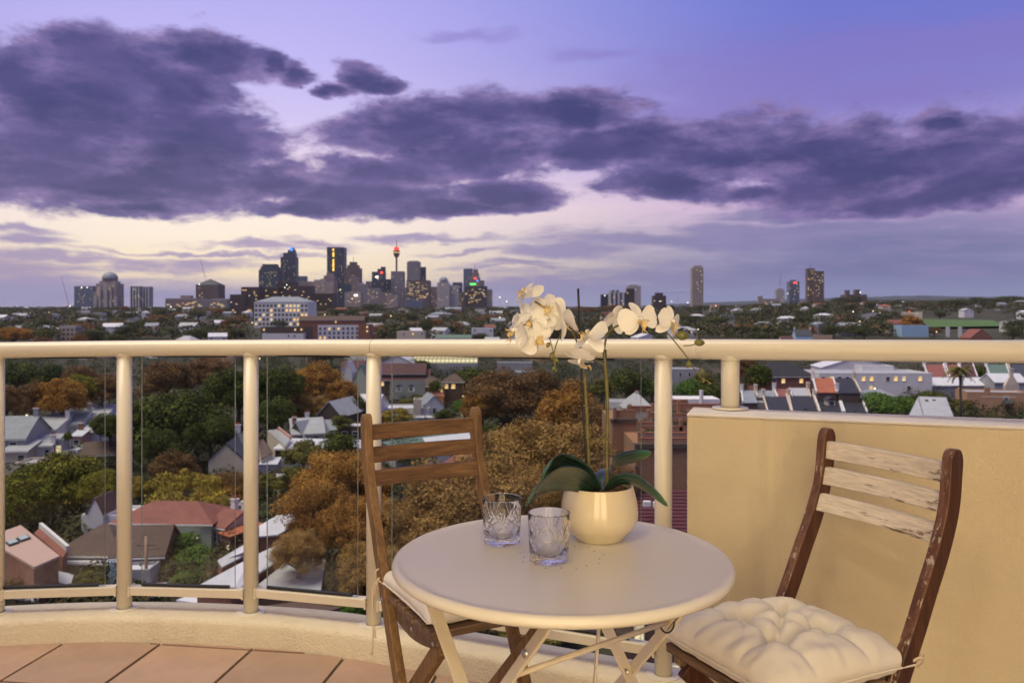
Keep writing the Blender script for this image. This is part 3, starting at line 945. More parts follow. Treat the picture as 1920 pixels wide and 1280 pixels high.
def tumbler(label, x, y, rot, group):
    H_ = 0.0845; n = 264; m_ = 96
    vs = []; fs = []
    def rad(z): return 0.0338 + 0.0034 * (z / H_)
    for i in range(m_ + 1):
        z = H_ * i / m_
        for j in range(n):
            a = 2 * math.pi * j / n
            r = rad(z); cut = 0
            if 0.013 < z < 0.049:
                env = min(1, (z - 0.013) / 0.003, (0.049 - z) / 0.003)
                u = a * 9; v = (z - 0.013) * 2 * math.pi / 0.0170
                g1_ = 1 - min(1, abs(math.sin((u + v) / 2)) / 0.26); g2_ = 1 - min(1, abs(math.sin((u - v) / 2)) / 0.26)
                cut = max(g1_, g2_) * env * 0.0013
            if 0.040 < z < 0.071:
                # fan of long tapering cuts, five fans round the glass
                k = 5; al = (a * k / (2 * math.pi)) % 1.0 - 0.5
                tt = (z - 0.040) / 0.031
                for sl in (-0.42, -0.14, 0.14, 0.42):
                    c_ = sl * (0.15 + 0.95 * tt)
                    wdt = 0.040 * math.sin(math.pi * min(1, max(0, tt)) ** 0.8) + 0.004
                    cut = max(cut, (1 - min(1, abs(al - c_) / wdt)) * 0.0017)
            if z < 0.010:
                cut = max(cut, (0.5 + 0.5 * math.cos(a * 24)) * 0.0012 * (1 - z / 0.010))
            r -= cut
            if z < 0.002: r -= 0.0015 * (1 - z / 0.002)
            vs.append((r * math.cos(a), r * math.sin(a), z))
    for i in range(m_):
        for j in range(n):
            j2 = (j + 1) % n
            fs.append((i * n + j, i * n + j2, (i + 1) * n + j2, (i + 1) * n + j))
    # rim + inside
    inn = [(rad(H_) - 0.0006, H_ + 0.0005), (rad(H_) - 0.0012, H_ + 0.0005), (rad(H_) - 0.0018, H_ - 0.001)] + [(rad(z) - 0.0030, z) for z in (0.07, 0.05, 0.03, 0.018)] + [(0.024, 0.0125), (0.012, 0.0108), (0.0003, 0.0105)]
    prev = m_ * n
    for (r, z) in inn:
        b = len(vs)
        for j in range(n):
            a = 2 * math.pi * j / n
            vs.append((r * math.cos(a), r * math.sin(a), z))
        for j in range(n):
            j2 = (j + 1) % n
            fs.append((prev + j, prev + j2, b + j2, b + j))
        prev = b
    fs.append(tuple(range(prev, prev + n))[::-1])
    # star-cut bottom
    b = len(vs); vs.append((0, 0, 0.002))
    for j in range(n): fs.append((j, b, (j + 1) % n))
    mb = MB(); mb.add(vs, fs)
    me = mb.mesh('crystal_tumbler', M['crystal'], True)
    o = link('crystal_tumbler', me, loc=(x, y, TZ + 0.0012), rot=(0, 0, rot))
    tagp(o, label, 'glass', group)
    return o


tumbler('cut crystal tumbler further from the viewer, at the far left of the pair', -0.019, 1.553, 0.3, 'crystal tumblers on the table')
tumbler('cut crystal tumbler nearer the viewer, overlapping the cream plant pot', 0.0645, 1.441, 0.75, 'crystal tumblers on the table')

# ================================================================ potted orchid
ox, oy = 0.1680, 1.585
orch = thing('potted_orchid', 'white moth orchid with two flower stems in a cream glazed bowl pot', 'potted plant', (ox, oy, TZ + 0.0012))
oL = lambda v: Vector((v[0] - ox, v[1] - oy, v[2] - TZ - 0.0012))
OP = lambda px, py, D: oL(P(px, py, D))
pp = [(0.0, 0.0), (0.042, 0.0), (0.047, 0.002), (0.057, 0.012), (0.0672, 0.024), (0.0728, 0.037), (0.0740, 0.050), (0.0729, 0.064), (0.0702, 0.079), (0.0668, 0.092), (0.0648, 0.099), (0.0640, 0.1010), (0.0624, 0.1010), (0.0612, 0.099), (0.0625, 0.090), (0.066, 0.07)]
pts = catmull([(a, 0, b) for a, b in pp], 4)
MB().lathe([(q.x, q.z) for q in pts], 96).build('pot', M['pot'], orch, smooth=True)
bk = MB(); random.seed(4)
bk.lathe([(0.0, 0.088), (0.03, 0.089), (0.0605, 0.086)], 32)
for k in range(150):
    a = random.uniform(0, 6.28); r = 0.056 * math.sqrt(random.random())
    Rm = Matrix.Rotation(random.uniform(0, 3), 3, 'X') @ Matrix.Rotation(random.uniform(0, 3), 3, 'Z')
    bk.box((r * math.cos(a), r * math.sin(a), 0.090 + random.uniform(-.002, .004)), (random.uniform(.004, .012), random.uniform(.003, .006), .003), Rm)
o = bk.build('bark_chips', M['bark'], orch); o['kind'] = 'stuff'

# leaves
lm = bpy.data.materials.new('glossy_orchid_leaf'); lm.use_nodes = True
T = NT(lm.node_tree); out = T.n('ShaderNodeOutputMaterial'); b = T.n('ShaderNodeBsdfPrincipled')
uv = T.n('ShaderNodeTexCoord').outputs['UV']; su = T.n('ShaderNodeSeparateXYZ'); T.put(su.inputs[0], uv)
vn = T.noise(T.v('MULTIPLY', uv, (34, 1.6, 1)), 1.0, 4, 0.7)
veins = T.rng(vn, 0.42, 0.62)
cc = T.mix(veins, (0.004, 0.018, 0.014, 1), (0.045, 0.10, 0.066, 1))
cc = T.mix(T.rng(su.outputs[1], 0.72, 1.0), cc, (0.05, 0.17, 0.06, 1))
T.put(b.inputs['Base Color'], cc)
b.inputs['Roughness'].default_value = 0.26; b.inputs['Coat Weight'].default_value = 0.35; b.inputs['Coat Roughness'].default_value = 0.2
bn = T.n('ShaderNodeBump'); bn.inputs['Strength'].default_value = 0.5; bn.inputs['Distance'].default_value = 0.0012
T.put(bn.inputs['Height'], vn); T.t.links.new(bn.outputs[0], b.inputs['Normal']); T.t.links.new(b.outputs[0], out.inputs[0])


def strip_leaf(name, pts, wmax, side, mat, parent, fold=0.25, shape=None, nl=28, nw=8, thick=0.0011):
    pts = catmull(pts, 10); n = len(pts)
    me_v = []; uvs = []; fs = []
    for i, q in enumerate(pts):
        s = i / (n - 1)
        t = (pts[min(i + 1, n - 1)] - pts[max(i - 1, 0)]).normalized()
        sd = side(s) if callable(side) else Vector(side)
        w = (sd - t * sd.dot(t)).normalized(); nn = w.cross(t).normalized()
        hw_ = wmax / 2 * (shape(s) if shape else (math.sin(math.pi * (0.10 + 0.86 * s) ** 0.85) ** 0.7))
        for j in range(nw + 1):
            a = -1 + 2 * j / nw
            me_v.append(q + w * hw_ * a - nn * (fold * hw_ * (1 - a * a)))
            uvs.append((j / nw, s))
    for i in range(n - 1):
        for j in range(nw):
            a = i * (nw + 1) + j
            fs.append((a, a + 1, a + nw + 2, a + nw + 1))
    me = bpy.data.meshes.new(name); me.from_pydata([tuple(v) for v in me_v], [], fs)
    me.materials.append(mat)
    ul = me.uv_layers.new(name='UVMap')
    for lp_ in me.loops: ul.data[lp_.index].uv = uvs[lp_.vertex_index]
    me.polygons.foreach_set('use_smooth', [True] * len(fs))
    o = link(name, me, parent)
    md = o.modifiers.new('thick', 'SOLIDIFY'); md.thickness = thick; md.offset = 0
    return o


lsh = lambda s: max(0.03, math.sin(math.pi * min(1, 0.12 + 0.88 * s)) ** 0.55 if s > 0.0 else 0.3)
def lshape(peak, base=0.28):
    def f(s):
        if s < peak: return base + (1 - base) * math.sin(s / peak * math.pi / 2)
        q = (s - peak) / (1 - peak); return max(0.02, math.sqrt(max(0, 1 - q ** 2.6)))
    return f
strip_leaf('leaf', [OP(1122, 922, 1.575), OP(1092, 896, 1.55), OP(1058, 884, 1.52), OP(1033, 884, 1.49), OP(1019, 897, 1.465)], 0.072, (0.34, -0.25, 0.85), lm, orch, 0.30, lshape(0.62, 0.22))
strip_leaf('leaf', [OP(1115, 922, 1.56), OP(1080, 902, 1.51), OP(1042, 898, 1.47), OP(1010, 916, 1.44), OP(986, 949, 1.42)], 0.066, (0.35, -0.45, 0.70), lm, orch, 0.18, lshape(0.45, 0.25))
strip_leaf('leaf', [OP(1128, 920, 1.585), OP(1130, 890, 1.61), OP(1142, 868, 1.64), OP(1180, 857, 1.67), OP(1222, 849, 1.70)], 0.040, lambda s: Vector((1 - 1.0 * s, -0.25, 0.15 + 0.8 * s)), lm, orch, 0.35, lshape(0.35, 0.4))
strip_leaf('leaf', [OP(1135, 922, 1.575), OP(1160, 900, 1.55), OP(1192, 900, 1.53), OP(1222, 920, 1.51), OP(1252, 948, 1.49)], 0.034, (0.05, -0.62, 0.62), lm, orch, 0.30, lshape(0.35, 0.35))
strip_leaf('leaf', [OP(1118, 925, 1.60), OP(1098, 908, 1.66), OP(1070, 902, 1.70), OP(1048, 912, 1.72)], 0.036, (0.1, 0.5, 0.5), lm, orch, 0.2, lshape(0.45, 0.35))

# stems
def stem(pts, r, name='stem', mat='stem'):
    mb = MB().tube(catmull(pts, 8), r, 10)
    return mb.build(name, M[mat], orch, smooth=True)
D0 = 1.585
s1 = [OP(1106, 925, D0), OP(1104, 860, D0), OP(1100, 770, D0), OP(1096, 700, D0), OP(1086, 655, D0), OP(1072, 622, 1.575), OP(1040, 590, 1.56), OP(1003, 565, 1.55)]
s2 = [OP(1139, 925, D0), OP(1138, 850, D0), OP(1139, 760, D0), OP(1136, 700, D0), OP(1132, 655, D0), OP(1141, 624, 1.58), OP(1168, 607, 1.57), OP(1210, 606, 1.565), OP(1250, 622, 1.56), OP(1285, 665, 1.555), OP(1308, 700, 1.555), OP(1332, 718, 1.555)]
sm1 = stem(s1[:4], 0.0031); stem(s1[3:], 0.0017)
sm2 = stem(s2[:5], 0.0033); stem(s2[4:9], 0.0021); stem(s2[8:], 0.0013)
for (lst, xs) in ((s1, (875, 820, 760, 715)), (s2, (880, 820, 765, 705))):
    for yy in xs:
        q = OP(1104 - (875 - yy) * 0.055 if lst is s1 else 1138.5, yy, D0)
        MB().tube([q + Vector((0, 0, -0.002)), q, q + Vector((0, 0, 0.002))], [0.0033, 0.0042, 0.0033], 10).build('stem_node', M['stem'], orch, smooth=True)
stem([OP(1102, 915, D0 + .006), OP(1090, 700, D0 + .012), OP(1084, 541, D0 + .012)], 0.0022, 'stake', 'stake')
stem([OP(1141, 915, D0 + .008), OP(1139, 760, D0 + .010), OP(1135, 655, D0 + .010)], 0.0022, 'stake', 'stake')
stem([OP(1096, 668, D0), OP(1112, 672, D0), OP(1136, 686, D0)], 0.0012)
stem([OP(1060, 610, 1.57), OP(1045, 640, 1.56), OP(1038, 668, 1.56), OP(1041, 690, 1.56)], 0.0012)
stem([OP(1030, 632, 1.56), OP(1036, 655, 1.56), OP(1042, 690, 1.56)], 0.0010)


def bud(px, py, D, r, tip=(0.3, 0, 1), stalk=None):
    prof = [(0.0, -1.0), (0.35, -0.93), (0.75, -0.6), (0.95, -0.15), (0.9, 0.3), (0.65, 0.75), (0.3, 1.05), (0.0, 1.2)]
    mb = MB().lathe([(a * r * 0.82, z * r) for a, z in prof], 14)
    o = mb.build('bud', M['bud'], orch, smooth=True, loc=OP(px, py, D))
    o.rotation_euler = Vector(tip).to_track_quat('Z', 'Y').to_euler()
    if stalk: stem([OP(*stalk, D), OP((stalk[0] + px) / 2, (stalk[1] + py) / 2 + 2, D), OP(px, py, D)], 0.0011)


bud(1279, 629, 1.556, 0.0115, (1, 0, -0.1), (1258, 634)); bud(1311, 642, 1.555, 0.0092, (1, 0, -0.1), (1282, 648))
bud(1291, 682, 1.553, 0.0072, (-0.3, 0, -1), (1296, 678)); bud(1317, 696, 1.553, 0.0058, (0.6, 0, -1), (1308, 700))
bud(1319, 713, 1.553, 0.0042, (0.2, 0, -1), (1316, 708)); bud(1331, 718, 1.553, 0.003, (1, 0, -.5), None)
bud(1035, 667, 1.56, 0.0066, (0, 0, -1), None); bud(1044, 676, 1.56, 0.005, (0.4, 0, -1), None); bud(1038, 690, 1.56, 0.0042, (0, 0, -1), None); bud(1042, 694, 1.56, 0.0032, (0.1, 0, -1), None)
bud(1028, 646, 1.56, 0.0052, (-0.5, 0, -1), None)


# flowers
def petal_mesh(name, L, W, curl, cup, mat, peak=0.62, base=0.12, ripple=0.0):
    nl, nw = 12, 10
    vs = []; fs = []
    for i in range(nl + 1):
        s = i / nl
        if s < peak: w = base + (1 - base) * math.sin(s / peak * math.pi / 2) ** 1.2
        else:
            q = (s - peak) / (1 - peak); w = math.sqrt(max(0.0, 1 - q ** 2.3))
        w = max(w, 0.03)
        for j in range(nw + 1):
            a = -1 + 2 * j / nw
            x = a * W / 2 * w; y = s * L
            z = -curl * s * s * L + cup * (a * a) * W * 0.5 * w + ripple * math.sin(a * 7 + s * 9) * L * s
            vs.append((x, y, z))
    for i in range(nl):
        for j in range(nw):
            a = i * (nw + 1) + j; fs.append((a, a + 1, a + nw + 2, a + nw + 1))
    me = bpy.data.meshes.new(name); me.from_pydata(vs, [], fs); me.materials.append(mat)
    me.polygons.foreach_set('use_smooth', [True] * len(fs))
    return me


PET = [petal_mesh('petal', 0.0385, 0.0450, c, u, M['petal'], 0.60, 0.16, 0.010) for c, u in ((0.18, 0.10), (0.42, -0.10), (0.05, 0.20))]
SEP = [petal_mesh('sepal', 0.0375, 0.0225, c, 0.15, M['petal'], 0.50, 0.30) for c in (0.1, 0.45)]


def lip_mesh():
    mb = MB()
    for a in (-1, 1):
        base = len(mb.v); nl = 6
        for i in range(nl + 1):
            s = i / nl
            for j in range(5):
                t_ = -1 + j / 2
                mb.v.append((a * (0.002 + 0.009 * math.sin(s * 2.2)) + t_ * 0.0035 * math.sin(math.pi * (0.1 + 0.85 * s)), -0.002 - 0.007 * s + 0.0, 0.004 + 0.011 * math.sin(s * 2.4) + t_ * t_ * 0.001))
        for i in range(nl):
            for j in range(4):
                q = base + i * 5 + j; mb.f.append([q, q + 1, q + 6, q + 5]); mb.mi.append(0)
    base = len(mb.v); nl = 8
    for i in range(nl + 1):
        s = i / nl
        for j in range(5):
            t_ = -1 + j / 2
            mb.v.append((t_ * 0.006 * math.sin(math.pi * (0.15 + 0.75 * s)), -0.004 - 0.017 * s, 0.006 + 0.006 * math.sin(s * 3.0) + t_ * t_ * 0.0025))
    for i in range(nl):
        for j in range(4):
            q = base + i * 5 + j; mb.f.append([q, q + 1, q + 6, q + 5]); mb.mi.append(0)
    for a in (-1, 1):
        mb.tube([(a * 0.001, -0.021, 0.008), (a * 0.004, -0.025, 0.010), (a * 0.005, -0.028, 0.014), (a * 0.003, -0.029, 0.017)], [0.0012, 0.0009, 0.0006, 0.0003], 6)
    return mb.mesh('lip', M['lip'], True)


LIP = lip_mesh()
colm = MB().tube([(0, 0.0, 0.0), (0, 0.001, 0.005), (0, 0.0, 0.010), (0, -0.002, 0.012)], [0.003, 0.0036, 0.0034, 0.0015], 10)
COLM = colm.mesh('flower', M['petal'], True)


def flower(px, py, D, face, roll, sc=1.0, v=0):
    fl = link('flower', COLM, orch, loc=OP(px, py, D))
    q = Vector(face).normalized()
    up = Vector((0, 0, 1)); x = up.cross(q)
    if x.length < 0.1: x = Vector((1, 0, 0))
    x.normalize(); y = q.cross(x)
    Rm = Matrix((x, y, q)).transposed() @ Matrix.Rotation(roll, 3, 'Z')
    fl.rotation_euler = Rm.to_euler(); fl.scale = (sc, sc, sc)
    RR = random.Random(int(px * 7 + py))
    for k, a in enumerate((90, -90)):   # two broad side petals
        link('petal', PET[(v + k) % 3], fl, loc=(0, 0, 0.0015), rot=(RR.uniform(-.15, .1), RR.uniform(-.12, .12), math.radians(a + RR.uniform(-12, 4) * (1 if a > 0 else -1))))
    for k, a in enumerate((0, 132, -132)):
        link('sepal', SEP[(v + k) % 2], fl, loc=(0, 0, -0.001), rot=(RR.uniform(-.25, .1), RR.uniform(-.15, .15), math.radians(a + RR.uniform(-6, 6))))
    link('lip', LIP, fl)


# facing vectors: -y is towards the viewer
flower(987, 548, 1.545, (-0.75, -0.35, 0.75), 0.5, 0.86, 0)
flower(1027, 575, 1.555, (0.05, -0.9, 0.45), -0.2, 0.92, 1)
flower(1053, 598, 1.545, (0.75, 0.35, 0.35), 0.4, 1.08, 2)
flower(992, 598, 1.550, (-0.5, -0.75, 0.3), 0.6, 0.98, 0)
flower(968, 618, 1.545, (-0.85, -0.45, -0.05), -0.5, 0.98, 1)
flower(1003, 632, 1.540, (0.15, -0.95, -0.15), 0.9, 0.92, 2)
flower(1018, 590, 1.565, (0.3, -0.55, 0.8), 1.3, 0.95, 0)
flower(1105, 628, 1.550, (-0.55, -0.45, 0.75), 0.25, 1.05, 1)
flower(1088, 672, 1.545, (-0.3, -0.35, -0.75), 0.9, 0.9, 2)
flower(1152, 596, 1.60, (-0.2, 0.7, 0.5), 0.2, 0.82, 0)
flower(1198, 598, 1.550, (0.35, -0.92, 0.12), 0.15, 1.0, 1)
flower(1258, 603, 1.552, (0.6, -0.75, 0.1), -0.2, 0.86, 2)
# ================================================================ the land
def smooth(a, b, x):
    t = max(0.0, min(1.0, (x - a) / (b - a))); return t * t * (3 - 2 * t)


_LD = ([0, 500, 900, 1500, 3000, 5000, 9000, 14000], [-28, -28, -19, -6, 0, 4, 16, 40])
_RD = ([0, 400, 650, 900, 1200, 1600, 3000, 5000, 9000, 14000], [-28, -27, -20, -11, 0, 8, 12, 20, 30, 40])


def terr(x, y):
    y_ = max(1.0, y)
    k = smooth(0.12, 0.45, x / y_) if y > 150 else 0.0
    return float(np.interp(y_, *_LD) * (1 - k) + np.interp(y_, *_RD) * k)


gm_ = pmat('ground_earth_and_grass', (0.05, 0.05, 0.028), 0.95, var=(0.03, 0.5), stops=[(0.0, (0.022, 0.032, 0.010, 1)), (0.5, (0.042, 0.042, 0.018, 1)), (1.0, (0.085, 0.062, 0.035, 1))])
ys = [-400, -100, 0, 40, 80, 120, 160, 200, 260, 330, 400, 480, 560, 650, 750, 850, 950, 1050, 1200, 1350, 1500, 1700, 2000, 2400, 2800, 3300, 4000, 5000, 6500, 8000, 10000, 14000]
mb = MB(); nx = 60
for y in ys:
    hwid = max(500, abs(y) * 0.95 + 300)
    for i in range(nx + 1):
        x = -hwid + 2 * hwid * i / nx
        mb.v.append((x, y, terr(x, y)))
for j in range(len(ys) - 1):
    for i in range(nx):
        a = j * (nx + 1) + i; mb.f.append([a, a + 1, a + nx + 2, a + nx + 1]); mb.mi.append(0)
tagp(mb.build('ground', gm_, smooth=True), kind='structure')


def ridge(name, D, pts, mat, depth=900):
    """a low range of hills; pts are photo px of its crest"""
    mb = MB(); n = 160
    rr = random.Random(name)
    for k, (dy, f_) in enumerate(((-depth, 0.0), (-depth * 0.5, 0.6), (0, 1.0), (depth, 0.2))):
        for i in range(n + 1):
            px = pts[0][0] + (pts[-1][0] - pts[0][0]) * i / n
            py = float(np.interp(px, [p[0] for p in pts], [p[1] for p in pts])) + 1.2 * noise.noise(Vector((px * 0.03, k * 3.1, D))) + 0.8 * noise.noise(Vector((px * 0.12, k, D)))
            q = P(px, py, D)
            zb = 5
            mb.v.append((q.x * (1 + dy / D * 0.9), q.y + dy, zb + (q.z - zb) * f_))
    for j in range(3):
        for i in range(n):
            a = j * (n + 1) + i; mb.f.append([a, a + 1, a + n + 2, a + n + 1]); mb.mi.append(0)
    tagp(mb.build(name, mat, smooth=True), kind='structure')


hm = pmat('wooded_hills', (0.075, 0.085, 0.10), 1.0, 0, 0.0, var=(0.004, 0.45))
ridge('hills', 9500, [(-300, 578), (0, 577), (90, 575), (240, 576), (420, 574), (600, 575), (960, 574), (1100, 575), (1300, 574)], hm, 1500)
ridge('hills.001', 8000, [(1180, 574), (1350, 566), (1500, 560), (1640, 556), (1730, 554), (1800, 556), (1920, 556), (2200, 560)], hm, 1500)
ridge('hills.002', 4200, [(1400, 573), (1500, 566), (1620, 561), (1760, 562), (1920, 561), (2200, 558)], pmat('dark_wooded_hills', (0.05, 0.055, 0.045), 1.0, 0, 0.0, var=(0.01, 0.45)), 700)

# ---------------------------------------------------------------- materials of the town
def leafmat(name, stops, isl=0.36, rough=0.75, cscale=0.9):
    m_ = bpy.data.materials.new(name); m_.use_nodes = True
    T = NT(m_.node_tree); out = T.n('ShaderNodeOutputMaterial'); b = T.n('ShaderNodeBsdfPrincipled')
    ge = T.n('ShaderNodeNewGeometry')
    r = ge.outputs['Random Per Island']
    oi = T.n('ShaderNodeObjectInfo').outputs['Random']
    tc = T.n('ShaderNodeTexCoord').outputs['Object']
    nz = T.noise(T.v('ADD', tc, T.m('MULTIPLY', oi, 30.0)), 4.5 * cscale, 4, 0.6)
    f = T.m('ADD', T.m('MULTIPLY', r, isl), T.m('MULTIPLY', T.rng(nz, 0.3, 0.7), 1.05 - isl))
    f = T.m('ADD', f, T.m('MULTIPLY', T.m('SUBTRACT', oi, 0.5), 0.2))
    cc = T.ramp(f, [(p, (*c, 1)) for p, c in stops])
    T.put(b.inputs['Base Color'], cc)
    b.inputs['Roughness'].default_value = rough
    b.inputs['Specular IOR Level'].default_value = 0.25
    tl = T.n('ShaderNodeBsdfTranslucent'); T.put(tl.inputs[0], cc)
    mx = T.n('ShaderNodeMixShader'); mx.inputs[0].default_value = 0.12
    T.t.links.new(b.outputs[0], mx.inputs[1]); T.t.links.new(tl.outputs[0], mx.inputs[2]); T.t.links.new(mx.outputs[0], out.inputs[0])
    return m_


LM = {  # lowest stops darkened to put deep crown shade into the leaf colour
    'fig': leafmat('dark_fig_leaves', [(0.1, (0.012, 0.018, 0.003)), (0.5, (0.068, 0.092, 0.012)), (0.95, (0.155, 0.175, 0.028))]),
    'plane': leafmat('rust_orange_plane_leaves', [(0.05, (0.065, 0.028, 0.006)), (0.45, (0.34, 0.165, 0.034)), (0.8, (0.50, 0.255, 0.05)), (1.0, (0.42, 0.28, 0.06))]),
    'tan': leafmat('tan_gold_plane_leaves', [(0.05, (0.06, 0.036, 0.012)), (0.45, (0.32, 0.19, 0.056)), (0.8, (0.48, 0.29, 0.085)), (1.0, (0.42, 0.30, 0.11))]),
    'brown': leafmat('brown_autumn_leaves', [(0.05, (0.037, 0.021, 0.008)), (0.5, (0.19, 0.105, 0.040)), (0.95, (0.32, 0.18, 0.065))]),
    'gum': leafmat('olive_gum_leaves', [(0.1, (0.027, 0.030, 0.007)), (0.5, (0.147, 0.143, 0.032)), (0.95, (0.279, 0.241, 0.056))]),
    'lime': leafmat('yellow_green_leaves', [(0.1, (0.031, 0.036, 0.005)), (0.5, (0.186, 0.188, 0.020)), (0.95, (0.372, 0.316, 0.037))]),
    'yellow': leafmat('yellow_autumn_leaves', [(0.05, (0.07, 0.05, 0.010)), (0.45, (0.30, 0.23, 0.036)), (0.95, (0.44, 0.35, 0.06))]),
    'green': leafmat('fresh_green_leaves', [(0.1, (0.019, 0.042, 0.006)), (0.5, (0.093, 0.180, 0.027)), (0.95, (0.186, 0.301, 0.050))]),
    'far': leafmat('dark_far_foliage', [(0.1, (0.015, 0.020, 0.006)), (0.5, (0.070, 0.082, 0.024)), (0.95, (0.13, 0.13, 0.04))], isl=.35),
    'farrust': leafmat('rust_far_foliage', [(0.1, (0.050, 0.025, 0.011)), (0.5, (0.20, 0.10, 0.040)), (0.95, (0.32, 0.17, 0.06))], isl=.35),
}
M['trunk'] = pmat('grey_brown_bark', (0.11, 0.085, 0.06), 0.9, var=(3, 0.3))
M['wpale'] = pmat('white_painted_render', (0.72, 0.71, 0.70), 0.8, var=(0.6, 0.08))
M['wcream'] = pmat('cream_render', (0.60, 0.52, 0.42), 0.8, var=(0.6, 0.10))
M['wgrey'] = pmat('grey_render', (0.36, 0.36, 0.37), 0.8, var=(0.6, 0.12))
M['wpink'] = pmat('pink_render', (0.55, 0.30, 0.25), 0.8, var=(0.6, 0.1))
M['wmint'] = pmat('pale_green_render', (0.44, 0.50, 0.38), 0.8, var=(0.6, 0.1))
M['wblue'] = pmat('pale_blue_render', (0.35, 0.52, 0.68), 0.8, var=(0.6, 0.08))
M['wolive'] = pmat('yellow_green_boards', (0.42, 0.40, 0.10), 0.8, var=(0.6, 0.1))
M['wdark'] = pmat('dark_brown_render', (0.10, 0.075, 0.06), 0.8, var=(0.6, 0.2))
M['wtan'] = pmat('tan_render', (0.40, 0.27, 0.17), 0.8, var=(0.6, 0.12))


def brickmat(name, c1, c2, mortar, s=1.0, squash=0.5):
    m_ = bpy.data.materials.new(name); m_.use_nodes = True
    T = NT(m_.node_tree); out = T.n('ShaderNodeOutputMaterial'); b = T.n('ShaderNodeBsdfPrincipled')
    tc = T.n('ShaderNodeTexCoord').outputs['Object']
    nrm_ = T.n('ShaderNodeTexCoord').outputs['Normal']
    sp_ = T.n('ShaderNodeSeparateXYZ'); T.put(sp_.inputs[0], tc)
    cb = T.n('ShaderNodeCombineXYZ')
    T.put(cb.inputs[0], T.m('ADD', sp_.outputs[0], sp_.outputs[1])); T.put(cb.inputs[1], sp_.outputs[2])
    br = T.n('ShaderNodeTexBrick')
    T.put(br.inputs['Vector'], cb.outputs[0])
    br.inputs['Color1'].default_value = (*c1, 1); br.inputs['Color2'].default_value = (*c2, 1); br.inputs['Mortar'].default_value = (*mortar, 1)
    br.inputs['Scale'].default_value = s; br.inputs['Mortar Size'].default_value = 0.012
    br.inputs['Brick Width'].default_value = 0.24; br.inputs['Row Height'].default_value = 0.086
    n = T.noise(tc, 0.7, 5, 0.6)
    cc = T.mix(T.rng(n, 0.3, 0.75, 0, 0.5), br.outputs[0], T.mix(0.5, br.outputs[0], (c1[0] * .35, c1[1] * .35, c1[2] * .35, 1)))
    T.put(b.inputs['Base Color'], cc); b.inputs['Roughness'].default_value = 0.9
    T.t.links.new(b.outputs[0], out.inputs[0]); return m_


M['brick'] = brickmat('red_brown_brick', (0.26, 0.085, 0.045), (0.33, 0.12, 0.065), (0.28, 0.2, 0.15))
M['tanbrick'] = brickmat('tan_orange_brick', (0.32, 0.155, 0.082), (0.39, 0.20, 0.105), (0.32, 0.22, 0.15))
M['obrick'] = brickmat('orange_brick', (0.46, 0.25, 0.13), (0.54, 0.30, 0.165), (0.45, 0.32, 0.22))
M['dbrick'] = brickmat('dark_brick', (0.085, 0.045, 0.032), (0.12, 0.062, 0.042), (0.10, 0.08, 0.065))


def roofmat(name, c, kind='iron', rough=0.55, amt=0.22):
    """corrugated sheet or tile courses as fine relief"""
    m_ = bpy.data.materials.new(name); m_.use_nodes = True
    T = NT(m_.node_tree); out = T.n('ShaderNodeOutputMaterial'); b = T.n('ShaderNodeBsdfPrincipled')
    tc = T.n('ShaderNodeTexCoord').outputs['Object']
    wv = T.n('ShaderNodeTexWave', wave_type='BANDS', bands_direction='X' if kind == 'iron' else 'Y')
    T.put(wv.inputs[0], tc); wv.inputs['Scale'].default_value = 1.6 if kind == 'iron' else 1.3
    wv.inputs['Distortion'].default_value = 0.0 if kind == 'iron' else 0.25
    n = T.noise(tc, 0.55, 6, 0.7); n2 = T.noise(tc, 4.0, 4, 0.7)
    f = T.m('ADD', T.m('MULTIPLY', n, 0.6), T.m('MULTIPLY', n2, 0.4))
    lo = tuple(x * (1 - amt * 1.4) for x in c) + (1,); hi = tuple(min(1, x * (1 + amt)) for x in c) + (1,)
    cc = T.mix(T.rng(f, 0.3, 0.7), lo, hi)
    cc = T.mix(T.m('MULTIPLY', wv.outputs[1], 0.22), cc, tuple(x * 0.45 for x in c) + (1,))
    T.put(b.inputs['Base Color'], cc); b.inputs['Roughness'].default_value = rough
    bn = T.n('ShaderNodeBump'); bn.inputs['Strength'].default_value = 0.5; bn.inputs['Distance'].default_value = 0.04
    T.put(bn.inputs['Height'], wv.outputs[1]); T.t.links.new(bn.outputs[0], b.inputs['Normal'])
    T.t.links.new(b.outputs[0], out.inputs[0]); return m_


M['rwhite'] = roofmat('white_iron_roof', (0.70, 0.71, 0.75), amt=0.08)
M['rgrey'] = roofmat('grey_iron_roof', (0.46, 0.47, 0.49), amt=0.14)
M['rsteel'] = roofmat('blue_grey_iron_roof', (0.29, 0.32, 0.35), amt=0.18)
M['rslate'] = roofmat('dark_slate_roof', (0.055, 0.062, 0.075), 'tile', 0.6)
M['rblack'] = roofmat('charcoal_tile_roof', (0.03, 0.03, 0.036), 'tile', 0.6)
M['rbrown'] = roofmat('brown_tile_roof', (0.115, 0.072, 0.055), 'tile', 0.75)
M['rred'] = roofmat('faded_red_tile_roof', (0.27, 0.095, 0.07), 'tile', 0.75)
M['rorange'] = roofmat('orange_tile_roof', (0.42, 0.13, 0.055), 'tile', 0.7)
M['rpink'] = roofmat('pink_terracotta_sheet_roof', (0.58, 0.39, 0.32), 'iron', 0.6, 0.05)
M['rplum'] = roofmat('plum_tile_roof', (0.10, 0.035, 0.04), 'tile', 0.7)
M['rgreen'] = roofmat('green_iron_roof', (0.13, 0.20, 0.15), amt=0.1)
M['trim'] = pmat('white_trim', (0.72, 0.70, 0.67), 0.7, var=(1, 0.06))
M['wdarkglass'] = pmat('dark_window_glass', (0.03, 0.035, 0.045), 0.12, 0, 0.7)
M['lit'] = emat('warm_lit_window', (1.0, 0.62, 0.22), 1.5, 1.4)
